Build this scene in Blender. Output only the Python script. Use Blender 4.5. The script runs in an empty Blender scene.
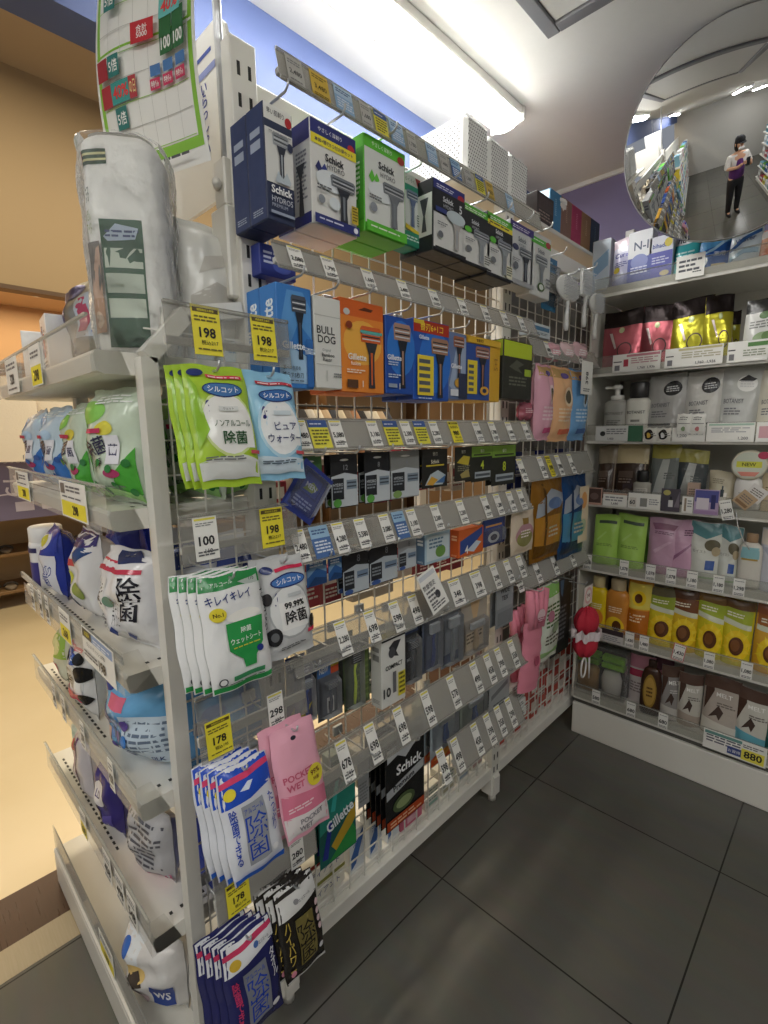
import bpy, math, random
from mathutils import Vector, Matrix
rnd = random.Random(11)
SC = bpy.context.scene
COL = SC.collection
PI = math.pi

# ------------------------------------------------------------------ camera
FPX, CX, CY = 494.6, 384.0, 512.0
CAM = Vector((0, 0, 1.35))
ROT = (Matrix.Rotation(math.radians(44.31), 3, 'Z') @ Matrix.Rotation(math.radians(80.785), 3, 'X')
       @ Matrix.Rotation(math.radians(-0.742), 3, 'Z'))
cd = bpy.data.cameras.new('camera'); cam = bpy.data.objects.new('camera', cd); COL.objects.link(cam)
cam.matrix_world = Matrix.Translation(CAM) @ ROT.to_4x4()
cd.sensor_fit = 'HORIZONTAL'; cd.sensor_width = 36; cd.lens = FPX / 768 * 36; cd.clip_start = 0.02; cd.clip_end = 60
SC.camera = cam
SC.view_settings.view_transform = 'Standard'; SC.view_settings.look = 'None'
SC.view_settings.gamma = 1; SC.view_settings.use_curve_mapping = False

def on(u, v, ax, val):
    d = ROT @ Vector(((u - CX) / FPX, -(v - CY) / FPX, -1))
    return CAM + d * ((val - CAM[ax]) / d[ax])
def onx(u, v, X): return on(u, v, 0, X)
def ony(u, v, Y): return on(u, v, 1, Y)
def pix(P):
    c = ROT.transposed() @ (Vector(P) - CAM)
    return CX + FPX * c.x / -c.z, CY - FPX * c.y / -c.z
def y_at(u, X, z):                       # where along a gondola line a column of the photograph falls
    a, b = 0.1, 4.0
    for _ in range(40):
        m = (a + b) / 2
        if pix((X, m, z))[0] < u: a = m
        else: b = m
    return (a + b) / 2
def x_at(u, Y, z):
    a, b = -3.0, 1.5
    for _ in range(40):
        m = (a + b) / 2
        if pix((m, Y, z))[0] < u: a = m
        else: b = m
    return (a + b) / 2

# ------------------------------------------------------------------ materials
MATS = {}
def lin(c):
    c /= 255
    return c / 12.92 if c <= .04045 else ((c + .055) / 1.055) ** 2.4
def rgb(h): return tuple(lin(int(h[i:i + 2], 16)) for i in (0, 2, 4)) + (1,)
KIND = dict(p=(.5, 0, 0, 60), g=(.24, 0, .35, 26), f=(.3, .7, .5, 22), m=(.42, 0, 0, 30), k=(.32, 0, 0, 30), d=(.75, 0, .2, 90),
            s=(.12, 1, 0, 20), w=(.55, 0, .5, 140))
def mat(hx, kind='p'):
    key = hx + kind
    if key in MATS: return MATS[key]
    m = bpy.data.materials.new('surface_' + key); MATS[key] = m; m.use_nodes = True
    nt = m.node_tree; N = nt.nodes; L = nt.links; b = N['Principled BSDF']
    rough, met, bump, sc = KIND[kind]
    b.inputs['Base Color'].default_value = rgb(hx); b.inputs['Metallic'].default_value = met
    tc = N.new('ShaderNodeTexCoord'); nz = N.new('ShaderNodeTexNoise'); nz.inputs['Scale'].default_value = sc; nz.inputs['Detail'].default_value = 2
    L.new(tc.outputs['Object'], nz.inputs['Vector'])
    mr = N.new('ShaderNodeMapRange'); mr.inputs['To Min'].default_value = rough * .8; mr.inputs['To Max'].default_value = rough * 1.2
    L.new(nz.outputs['Fac'], mr.inputs['Value']); L.new(mr.outputs[0], b.inputs['Roughness'])
    if bump:
        bp = N.new('ShaderNodeBump'); bp.inputs['Strength'].default_value = bump; bp.inputs['Distance'].default_value = .01
        L.new(nz.outputs['Fac'], bp.inputs['Height']); L.new(bp.outputs[0], b.inputs['Normal'])
    return m
def clear(name, tint, body, fac, rough=.12, crinkle=0):
    if name in MATS: return MATS[name]
    m = bpy.data.materials.new(name); MATS[name] = m; m.use_nodes = True
    nt = m.node_tree; N = nt.nodes; L = nt.links; b = N['Principled BSDF']; out = N['Material Output']
    b.inputs['Base Color'].default_value = rgb(body); b.inputs['Roughness'].default_value = rough
    tr = N.new('ShaderNodeBsdfTransparent'); tr.inputs['Color'].default_value = rgb(tint)
    mx = N.new('ShaderNodeMixShader'); fr = N.new('ShaderNodeFresnel'); fr.inputs['IOR'].default_value = 1.4
    ad = N.new('ShaderNodeMath'); ad.operation = 'ADD'; ad.use_clamp = True; ad.inputs[1].default_value = fac
    L.new(fr.outputs[0], ad.inputs[0]); L.new(ad.outputs[0], mx.inputs['Fac'])
    L.new(tr.outputs[0], mx.inputs[1]); L.new(b.outputs[0], mx.inputs[2]); L.new(mx.outputs[0], out.inputs['Surface'])
    tc = N.new('ShaderNodeTexCoord'); nz = N.new('ShaderNodeTexNoise'); nz.inputs['Scale'].default_value = 38; nz.inputs['Detail'].default_value = 3
    L.new(tc.outputs['Object'], nz.inputs['Vector'])
    if crinkle:
        bp = N.new('ShaderNodeBump'); bp.inputs['Strength'].default_value = crinkle; bp.inputs['Distance'].default_value = .012
        L.new(nz.outputs['Fac'], bp.inputs['Height']); L.new(bp.outputs[0], b.inputs['Normal']); L.new(bp.outputs[0], fr.inputs['Normal'])
    return m
ACRYL = clear('clear_acrylic', 'EFEFEC', 'CFCDC8', .2, .1)
GUARD = clear('clear_shelf_guard', 'F7F7F5', 'E4E4E0', .06, .08)
FILM = clear('clear_film', 'FCFCFC', 'F4F4F4', .05, .12, .8)
BUBBLE = clear('clear_blister', 'FAFAFA', 'E0E2E4', .05, .08, .3)
def lamp_mat(name, col, st):
    m = bpy.data.materials.new(name); m.use_nodes = True; b = m.node_tree.nodes['Principled BSDF']
    b.inputs['Base Color'].default_value = (.9, .9, .9, 1); b.inputs['Emission Color'].default_value = col; b.inputs['Emission Strength'].default_value = st
    return m
WHITE = mat('E4E2DA', 'm')      # painted steel of racks and shelves

# ------------------------------------------------------------------ text outlines (cached)
TXT = {}
def text_geo(s, bold):
    k = (s, bold)
    if k not in TXT:
        c = bpy.data.curves.new('lettering', 'FONT'); c.body = s; c.size = 1; c.resolution_u = 2; c.align_x = 'CENTER'
        if bold: c.offset = (.006 if any(ord(q) > 0x2fff for q in s) else .013) * bold
        if '\n' in s: c.space_line = .82
        o = bpy.data.objects.new('lettering', c)
        me = bpy.data.meshes.new_from_object(o)
        V = [(v.co.x, v.co.y) for v in me.vertices]; Fc = [tuple(p.vertices) for p in me.polygons]
        bpy.data.objects.remove(o); bpy.data.meshes.remove(me); bpy.data.curves.remove(c)
        if not V: V = [(0, 0), (1, 0), (0, 1)]
        x0 = min(a for a, b in V); x1 = max(a for a, b in V); y0 = min(b for a, b in V); y1 = max(b for a, b in V)
        TXT[k] = ([(a - (x0 + x1) / 2, b - (y0 + y1) / 2) for a, b in V], Fc, x1 - x0, y1 - y0)
    return TXT[k]

# ------------------------------------------------------------------ mesh builder
class MB:
    def __init__(s): s.v = []; s.f = []; s.m = []; s.sm = []; s.mats = []; s.layer = 0
    def mi(s, m):
        if isinstance(m, str): m = mat(m)
        if m not in s.mats: s.mats.append(m)
        return s.mats.index(m)
    def add(s, V, Fc, m, smooth=False):
        k = len(s.v); i = s.mi(m); s.v += [tuple(p) for p in V]
        for f in Fc: s.f.append(tuple(k + a for a in f)); s.m.append(i); s.sm.append(smooth)
        return s
    def box(s, x0, y0, z0, x1, y1, z1, m, b=0):
        if b <= 0:
            V = [(x, y, z) for x in (x0, x1) for y in (y0, y1) for z in (z0, z1)]
            return s.add(V, [(0, 1, 3, 2), (4, 6, 7, 5), (0, 4, 5, 1), (2, 3, 7, 6), (0, 2, 6, 4), (1, 5, 7, 3)], m)
        V = []; idx = {}
        for a, x in enumerate((x0, x1)):
            for c, y in enumerate((y0, y1)):
                for e, z in enumerate((z0, z1)):
                    ix = x + (b if a == 0 else -b); iy = y + (b if c == 0 else -b); iz = z + (b if e == 0 else -b)
                    idx[a, c, e] = len(V); V += [(x, iy, iz), (ix, y, iz), (ix, iy, z)]
        I = lambda a, c, e, k: idx[a, c, e] + k
        Fc = [(I(0, 0, 0, 0), I(0, 0, 1, 0), I(0, 1, 1, 0), I(0, 1, 0, 0)), (I(1, 0, 0, 0), I(1, 1, 0, 0), I(1, 1, 1, 0), I(1, 0, 1, 0)),
              (I(0, 0, 0, 1), I(1, 0, 0, 1), I(1, 0, 1, 1), I(0, 0, 1, 1)), (I(0, 1, 0, 1), I(0, 1, 1, 1), I(1, 1, 1, 1), I(1, 1, 0, 1)),
              (I(0, 0, 0, 2), I(0, 1, 0, 2), I(1, 1, 0, 2), I(1, 0, 0, 2)), (I(0, 0, 1, 2), I(1, 0, 1, 2), I(1, 1, 1, 2), I(0, 1, 1, 2))]
        for c in (0, 1):
            for e in (0, 1): Fc.append((I(0, c, e, 1), I(1, c, e, 1), I(1, c, e, 2), I(0, c, e, 2)))
        for a in (0, 1):
            for e in (0, 1): Fc.append((I(a, 0, e, 0), I(a, 1, e, 0), I(a, 1, e, 2), I(a, 0, e, 2)))
            for c in (0, 1): Fc.append((I(a, c, 0, 0), I(a, c, 1, 0), I(a, c, 1, 1), I(a, c, 0, 1)))
        for k in idx.values(): Fc.append((k, k + 1, k + 2))
        return s.add(V, Fc, m)
    def tube(s, pts, r, m, n=6, smooth=True, taper=None):
        pts = [Vector(p) for p in pts]; V = []; Fc = []
        for i, p in enumerate(pts):
            d = (pts[min(i + 1, len(pts) - 1)] - pts[max(i - 1, 0)]).normalized()
            a = d.orthogonal().normalized() if i == 0 else (a - d * a.dot(d)).normalized()
            b = d.cross(a); rr = r if taper is None else taper[i]
            V += [p + (a * math.cos(2 * PI * k / n + PI / n) + b * math.sin(2 * PI * k / n + PI / n)) * rr for k in range(n)]
        for i in range(len(pts) - 1):
            for k in range(n): Fc.append((i * n + k, i * n + (k + 1) % n, (i + 1) * n + (k + 1) % n, (i + 1) * n + k))
        Fc += [tuple(range(n))[::-1], tuple((len(pts) - 1) * n + k for k in range(n))]
        return s.add(V, Fc, m, smooth)
    def lathe(s, prof, m, c=(0, 0, 0), n=20, sx=1, sy=1, p=2):
        V = []; Fc = []
        for r, z in prof:
            for k in range(n):
                a = 2 * PI * k / n; ca, sa = math.cos(a), math.sin(a)
                e = 2 / p
                V.append((c[0] + r * sx * math.copysign(abs(ca) ** e, ca), c[1] + r * sy * math.copysign(abs(sa) ** e, sa), c[2] + z))
        for i in range(len(prof) - 1):
            for k in range(n): Fc.append((i * n + k, i * n + (k + 1) % n, (i + 1) * n + (k + 1) % n, (i + 1) * n + k))
        Fc += [tuple(range(n))[::-1], tuple((len(prof) - 1) * n + k for k in range(n))]
        return s.add(V, Fc, m, True)
    def grid(s, f, nu, nv, m, smooth=True, flip=False):
        V = [f(i / nu, j / nv) for j in range(nv + 1) for i in range(nu + 1)]; w = nu + 1
        Fc = [(j * w + i, j * w + i + 1, (j + 1) * w + i + 1, (j + 1) * w + i) for j in range(nv) for i in range(nu)]
        if flip: Fc = [q[::-1] for q in Fc]
        return s.add(V, Fc, m, smooth)
    def prism(s, pts, y0, y1, m):                       # polygon in x,z pushed along y
        n = len(pts); V = [(x, y0, z) for x, z in pts] + [(x, y1, z) for x, z in pts]
        return s.add(V, [tuple(range(n)), tuple(range(2 * n - 1, n - 1, -1))] + [(i, n + i, n + (i + 1) % n, (i + 1) % n) for i in range(n)], m)
    # printed artwork: thin layers of ink on a surface f(u,v), lifted along 'out'
    def art(s, items, f, W, H, out=(0, -1, 0), kind='p', sub=1, e=.00035):
        o = Vector(out); e = min(e, .0003); e0 = .00035 if sub > 1 else 0; last = None
        def lift(u, v, k): return Vector(f(u, v)) + o * (e0 + e * k)
        for it in items:
            t = it[0]; col_ = [q for q in it[1:] if isinstance(q, str)][-1:]
            if (t, col_) != last or t in 'tz': s.layer += 1
            last = (t, col_); k = s.layer
            if t == 'r':
                _, a, b, c, d, col = it
                s.grid(lambda u, v: lift(a + (c - a) * u, b + (d - b) * v, k), max(1, int(sub * (c - a) + .99)), max(1, int(sub * (d - b) + .99)), mat(col, kind))
            elif t == 'e':
                _, cu, cv, ru, rv, col = it; n = 20; R = 3 if sub > 1 else 1
                V = [lift(cu, cv, k)]; Fc = []
                for r in range(1, R + 1):
                    for q in range(n):
                        V.append(lift(cu + ru * r / R * math.cos(2 * PI * q / n), cv + rv * r / R * math.sin(2 * PI * q / n), k))
                for q in range(n):
                    Fc.append((0, 1 + q, 1 + (q + 1) % n))
                    for r in range(R - 1): Fc.append((1 + r * n + q, 1 + (r + 1) * n + q, 1 + (r + 1) * n + (q + 1) % n, 1 + r * n + (q + 1) % n))
                s.add(V, Fc, mat(col, kind), sub > 1)
            elif t == 'p':
                _, pts, col = it
                if sub == 1: s.add([lift(a, b, k) for a, b in pts], [tuple(range(len(pts)))], mat(col, kind))
                else:                                   # rings around the middle follow the curved surface
                    n0 = len(pts); mu = sum(a for a, b in pts) / n0; mv = sum(b for a, b in pts) / n0; E = []
                    for q in range(n0):
                        (a, b), (c, d) = pts[q], pts[(q + 1) % n0]; ns = max(1, int(math.hypot(c - a, d - b) * 10 + .5))
                        E += [(a + (c - a) * r / ns, b + (d - b) * r / ns) for r in range(ns)]
                    n = len(E); R = 5; V = [lift(mu, mv, k)]; Fc = []
                    for r in range(1, R + 1): V += [lift(mu + (a - mu) * r / R, mv + (b - mv) * r / R, k) for a, b in E]
                    for q in range(n):
                        Fc.append((0, 1 + q, 1 + (q + 1) % n))
                        for r in range(R - 1): Fc.append((1 + r * n + q, 1 + (r + 1) * n + q, 1 + (r + 1) * n + (q + 1) % n, 1 + r * n + (q + 1) % n))
                    s.add(V, Fc, mat(col, kind), True)
            elif t == 't':
                it = list(it) + [.9, 1, 0][len(it) - 6:]
                _, txt, cu, cv, hf, col, mw, bold, rot = it
                V, Fc, w, h = text_geo(txt, bold)
                sy = hf * H / h; sx = sy; cr, sr = math.cos(rot), math.sin(rot)
                if w * sx > mw * W: sx = mw * W / w
                P = [(a * sx, b * sy) for a, b in V]
                s.add([lift(cu + (a * cr - b * sr) / W, cv + (a * sr + b * cr) / H, k) for a, b in P], Fc, mat(col, kind), sub > 1)
            elif t == 'l':                              # lines of small print
                _, a, c, v0, n, dv, col = it
                r2 = random.Random(int(a * 1000 + v0 * 7777 + n))
                for q in range(n):
                    u = a; end = c - (c - a) * .3 * r2.random()
                    while u < end:
                        w = min((c - a) * (.12 + .2 * r2.random()), c - u); v = v0 - q * dv
                        s.add([lift(u, v, k), lift(u + w, v, k), lift(u + w, v + dv * .5, k), lift(u, v + dv * .5, k)], [(0, 1, 2, 3)], mat(col, kind))
                        u += w + (c - a) * .04
            elif t == 'z':                              # picture of a razor: head, neck, handle
                _, cu, cv, rw, rh, c1, c2 = it
                top = cv + rh / 2
                sub_items = [('p', [(cu - rw * .5, top - rh * .05), (cu - rw * .42, top), (cu + rw * .42, top), (cu + rw * .5, top - rh * .05), (cu + rw * .46, top - rh * .26), (cu - rw * .46, top - rh * .26)], c1)]
                for q in range(4): sub_items.append(('r', cu - rw * .42, top - rh * (.085 + q * .045), cu + rw * .42, top - rh * (.065 + q * .045), 'D5D8DA' if q % 2 else '2B2F36'))
                sub_items.append(('p', [(cu - rw * .28, top - rh * .26), (cu + rw * .28, top - rh * .26), (cu + rw * .13, top - rh * .46), (cu + rw * .12, top - rh * .75), (cu + rw * .15, top - rh), (cu - rw * .15, top - rh), (cu - rw * .12, top - rh * .75), (cu - rw * .13, top - rh * .46)], c2))
                sub_items.append(('p', [(cu - rw * .05, top - rh * .42), (cu + rw * .05, top - rh * .42), (cu + rw * .03, top - rh * .95), (cu - rw * .03, top - rh * .95)], c1))
                s.art(sub_items, f, W, H, out, kind, sub, e)
        return s
    def obj(s, name, parent=None, label=None, loc=None):
        me = bpy.data.meshes.new(name); me.from_pydata(s.v, [], s.f)
        for m in s.mats: me.materials.append(m)
        me.polygons.foreach_set('material_index', s.m); me.polygons.foreach_set('use_smooth', s.sm); me.update()
        o = bpy.data.objects.new(name, me); COL.objects.link(o)
        if parent: o.parent = parent
        if label: o['label'] = label
        if loc: o.location = loc
        return o

LABELS = set()
def tag(o, label, cat, group=None):
    n = len(label.split())
    if not 4 <= n <= 16: print('LABELLEN', n, label)
    if label in LABELS and not group: print('LABELDUP', label)
    if label in LABELS: print('LABELSAME', label)
    LABELS.add(label)
    o['label'] = label; o['category'] = cat
    if group: o['group'] = group
    return o
def empty(name, loc, label, cat, group=None, rz=0):
    o = bpy.data.objects.new(name, None); COL.objects.link(o); o.location = loc; o.rotation_euler = (0, 0, rz); o.empty_display_size = .02
    return tag(o, label, cat, group)
def struct(o): o['kind'] = 'structure'; return o
def dup(o, label, move):
    c = o.copy(); COL.objects.link(c); c.location = o.location + Vector(move); LABELS.add(label)
    if not 4 <= len(label.split()) <= 16: print('LABELLEN', label)
    c['label'] = label
    for ch in list(o.children):
        k = ch.copy(); COL.objects.link(k); k.parent = c
        for g in list(ch.children):
            q = g.copy(); COL.objects.link(q); q.parent = k
    return c
def put(o, loc, rz=0, tilt=0, roll=0):
    o.rotation_mode = 'XYZ'
    o.matrix_world = Matrix.Translation(loc) @ Matrix.Rotation(rz, 4, 'Z') @ Matrix.Rotation(tilt, 4, 'X') @ Matrix.Rotation(roll, 4, 'Y')
    return o
GR = PI / 2          # things on the rack face +x
# ------------------------------------------------------------------ product builders (local frame: x right, z up, front towards -y, foot at z=0)
def fr(w, h, y=0.0): return lambda u, v: ((u - .5) * w, y, v * h)
def lf(w, h, d): return lambda u, v: (-w / 2, d * (1 - u), v * h)
def rt(w, h, d): return lambda u, v: (w / 2, d * u, v * h)

def carton(name, w, h, d, base, art=(), left=(), right=(), tab=None, kind='p', lcol=None):
    b = MB(); b.box(-w / 2, 0, 0, w / 2, d, h, mat(base, kind), min(.0015, w * .03))
    if lcol: b.art([('r', .02, .01, .98, .99, lcol)], lf(w, h, d), d, h, (-1, 0, 0), kind)
    b.art(art, fr(w, h), w, h, (0, -1, 0), kind); b.layer = 1
    b.art(left, lf(w, h, d), d, h, (-1, 0, 0), kind); b.layer = 1
    b.art(right, rt(w, h, d), d, h, (1, 0, 0), kind)
    o = b.obj(name)
    if tab: hang_tab(o, w * .8, h, d * .5, tab)
    return o
def hang_tab(o, w, z, y, col, hh=.024):
    t = MB(); hw, sl, sz = w / 2, w * .2, .004
    V = []; Fc = []
    pts_o = [(-hw, 0), (hw, 0), (hw, hh * .7), (hw * .75, hh), (-hw * .75, hh), (-hw, hh * .7)]
    pts_i = [(-sl, hh * .42), (sl, hh * .42), (sl, hh * .55), (sl * .6, hh * .62), (-sl * .6, hh * .62), (-sl, hh * .55)]
    for yy in (y - .0004, y + .0004): V += [(a, yy, z + c) for a, c in pts_o] + [(a, yy, z + c) for a, c in pts_i]
    for k in range(6):
        j = (k + 1) % 6
        Fc += [(k, j, 6 + j, 6 + k), (12 + k, 18 + k, 18 + j, 12 + j), (k, 12 + k, 12 + j, j), (6 + k, 6 + j, 18 + j, 18 + k)]
    t.add(V, Fc, mat(col, 'p')); t.obj('hang_tab', o)

def pillow_f(w, h, b, seed=0, fin=.05, wr=.12):
    r = random.Random(seed); ph = [r.random() * 6.28 for _ in range(6)]
    def f(u, v, s=-1):
        a = max(0, 1 - abs(2 * u - 1) ** 2.6) ** .55
        vv = (v - fin) / (1 - 2 * fin)
        c = max(0, 1 - abs(2 * vv - 1) ** 3.2) ** .6 if 0 < vv < 1 else 0
        n = 1 + wr * (math.sin(9 * u + 5 * v + ph[0]) * .5 + math.sin(17 * v - 6 * u + ph[1]) * .5 + .6 * math.sin(23 * u + 3 * v + ph[2]) * abs(2 * v - 1) ** 2)
        neck = 1 - .05 * (1 - c)
        return ((u - .5) * w * neck + .0012 * math.sin(14 * v + ph[3]), s * (b * a * c * n + .0006), v * h + .0015 * math.sin(11 * u + ph[4]) * abs(2 * v - 1))
    return f
def pillow(name, w, h, b, base, art=(), kind='g', back=None, seed=0, fin=.05, lid=None, wr=.17):
    m = MB(); f = pillow_f(w, h, b, seed, fin, wr)
    m.grid(lambda u, v: f(u, v, -1), 16, 22, mat(base, kind))
    m.grid(lambda u, v: f(u, v, 1), 16, 22, mat(back or base, kind), True, True)
    for v in (0, 1):                                      # crimped seal edge closes front to back
        m.grid(lambda u, t, v=v: tuple(Vector(f(u, v, -1)).lerp(Vector(f(u, v, 1)), t)), 16, 1, mat(back or base, kind))
    m.art(art, lambda u, v: f(u, v, -1), w, h, (0, -1, 0), kind, 12, .0006)
    o = m.obj(name)
    if lid:                                               # re-seal flap of a wipes pack
        cu, cv, ru, rv, col = lid; q = MB()
        q.art([('e', cu, cv, ru, rv, col)], lambda u, v: f(u, v, -1), w, h, (0, -1, 0), kind, 12, .0045)
        q.art([('e', cu, cv + rv * .25, ru * .12, rv * .3, '2A2F72')], lambda u, v: f(u, v, -1), w, h, (0, -1, 0), kind, 12, .0026)
        q.obj('reseal_flap', o)
    return o

def pouch(name, w, h, d, base, art=(), kind='g', top=None, seed=0, topfrac=.18, shoulder=0, lean=0.25):
    """refill pouch that stands on an oval foot and narrows to a flat sealed top"""
    r = random.Random(seed); p0, p1 = r.random() * 6, r.random() * 6
    m = MB()
    def f(u, v, s=-1):
        dep = d / 2 * max(0, 1 - v) ** .75 * max(0, 1 - abs(2 * u - 1) ** 2.4) ** .6
        dep *= 1 + .22 * math.sin(7 * u + 9 * v + p0) * v
        ww = w * (1 - shoulder * max(0, v - .72) / .28) * (1 - .03 * math.sin(3 * v + p1))
        return ((u - .5) * ww, s * (dep + .0008) + d / 2 + lean * d * v * .5, v * h + .004 * math.sin(4 * u + p1) * v)
    m.grid(lambda u, v: f(u, v, -1), 12, 16, mat(base, kind)); m.grid(lambda u, v: f(u, v, 1), 12, 16, mat(base, kind), True, True)
    for v in (0, 1): m.grid(lambda u, t, v=v: tuple(Vector(f(u, v, -1)).lerp(Vector(f(u, v, 1)), t)), 12, 1, mat(base, kind))
    m.art(art, lambda u, v: f(u, v, -1), w, h, (0, -1, 0), kind, 12, .0006)
    o = m.obj(name)
    if top:
        q = MB(); q.grid(lambda u, t: tuple(Vector(f(u, 1 - topfrac + topfrac * t, -1)) + Vector((0, -.0016, 0))), 12, 5, mat(top, kind))
        q.grid(lambda u, t: tuple(Vector(f(u, 1 - topfrac + topfrac * t, 1)) + Vector((0, .0016, 0))), 12, 5, mat(top, kind), True, True)
        q.obj('sealed_top', o)
    return o

def bottle(name, w, h, base, cap, art=(), kind='k', dep=.62, capw=.5, capfrac=.18, shoulder=.1, pump=False, squeeze=0, capkind='k'):
    m = MB(); bh = h * (1 - capfrac); r = w / 2; P = []
    for i in range(15):
        t = i / 14; z = bh * t
        rr = r * (1 - squeeze * math.sin(PI * min(1, t * 1.25)) ** 2)
        if t < .05: rr *= .9 + 2 * t
        if t > 1 - shoulder: rr *= capw + (1 - capw) * math.sqrt(max(0, 1 - ((t - 1 + shoulder) / shoulder) ** 2))
        P.append((rr, z))
    m.lathe(P, mat(base, kind), (0, r * dep, 0), 24, 1, dep, 2.6)
    def f(u, v):
        t = v; i = min(13, int(t * 14)); k = t * 14 - i; rr = P[i][0] * (1 - k) + P[i + 1][0] * k
        x = (2 * u - 1) * .97; e = 2.6
        return (x * rr, r * dep - rr * dep * max(0, 1 - abs(x) ** e) ** (1 / e), v * bh)
    m.art(art, f, w, bh, (0, -1, 0), kind, 14, .0005)
    o = m.obj(name); c = MB(); cr = r * capw; ch = h * capfrac
    c.lathe([(cr * .97, 0), (cr, ch * .04), (cr, ch * .9), (cr * .9, ch)] if not pump else [(cr * .8, 0), (cr * .8, ch * .3), (cr * .3, ch * .34), (cr * .3, ch * .72), (cr * .55, ch * .74), (cr * .55, ch * .95), (cr * .4, ch)],
            mat(cap, capkind), (0, r * dep, bh), 18, 1, min(1, dep * 1.25))
    if pump: c.box(-cr * 1.5, r * dep - .004, bh + ch * .78, 0, r * dep + .004, bh + ch * .92, mat(cap, 'k'), .001)
    c.obj('pump' if pump else 'cap', o)
    return o

def razor_mesh(b, x, z0, h, w, head, grip, y):
    """a real little razor: pivoting head with blades and a curved handle"""
    hz = z0 + h * .78
    b.box(x - w / 2, y - .006, hz, x + w / 2, y + .004, z0 + h, mat(head, 'k'), .0015)
    for k in range(4): b.box(x - w * .42, y - .0068, hz + h * (.04 + .04 * k), x + w * .42, y - .006, hz + h * (.055 + .04 * k), mat('C9CCCE', 'f'))
    b.tube([(x, y, hz), (x, y + .004, z0 + h * .62), (x, y + .001, z0 + h * .4), (x, y + .004, z0 + h * .15), (x, y + .006, z0)], .005, mat(grip, 'k'), 8, True, [.004, w * .1, w * .13, w * .15, w * .1])
def card(name, w, h, base, art=(), d=.018, bub=None, razor=None, kind='p', tab=None, bag=False):
    """blister card; bub=(u0,v0,u1,v1) clear shell, razor=(head colour, grip colour)"""
    b = MB(); b.box(-w / 2, d, 0, w / 2, d + .0009, h, mat(base, kind)); b.art(art, fr(w, h, d), w, h, (0, -1, 0), kind)
    o = b.obj(name)
    if bub:
        u0, v0, u1, v1 = bub; q = MB(); X0, X1, Z0, Z1 = (u0 - .5) * w, (u1 - .5) * w, v0 * h, v1 * h; e = min(.006, (X1 - X0) * .15)
        q.add([(X0, d, Z0), (X1, d, Z0), (X1, d, Z1), (X0, d, Z1), (X0 + e, 0, Z0 + e), (X1 - e, 0, Z0 + e), (X1 - e, 0, Z1 - e), (X0 + e, 0, Z1 - e)],
              [(4, 5, 6, 7), (0, 1, 5, 4), (1, 2, 6, 5), (2, 3, 7, 6), (3, 0, 4, 7)], BUBBLE)
        if razor:
            z = MB(); razor_mesh(z, (X0 + X1) / 2, Z0 + e, (Z1 - Z0) - 2 * e, (X1 - X0) * .62, razor[0], razor[1], d * .5); z.obj('razor', o)
        q.obj('blister', o)
    if tab: hang_tab(o, w * .8, h, d, tab)
    return o
def brush(name, w, h, col, kind, pad='C9CDD2'):
    """hair brush: oval or square head with bristles and a waisted handle"""
    b = MB(); hh = h * .46; hz = h - hh
    if kind == 'paddle': b.lathe([(.001, -.006), (w * .46, -.005), (w * .5, 0), (w * .46, .005), (.001, .006)], mat(col, 'k'), (0, 0, 0), 24, 1, hh / w)
    else: b.box(-w * .3, -hh / 2, -.006, w * .3, hh / 2, .006, mat(col, 'k'), .004)
    b.v = [(x, z, y + h - hh / 2) for x, y, z in b.v]
    b.tube([(0, 0, hz + .004), (0, 0, hz - .02), (0, .002, h * .3), (0, .002, h * .12), (0, 0, .004)], .006, mat(col, 'k'), 8, True, [.008, .0055, .0075, .009, .006])
    o = b.obj(name); q = MB()
    for i in range(6):
        for j in range(9):
            x = (i - 2.5) * w * .1; z = h - hh / 2 + (j - 4) * hh * .1
            if kind == 'paddle' and (x / (w * .5)) ** 2 + ((z - h + hh / 2) / (hh * .5)) ** 2 > .8: continue
            q.tube([(x, -.006, z), (x, -.02, z)], .0012, mat(pad, 'k'), 4)
    q.obj('bristles', o)
    return o
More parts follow.
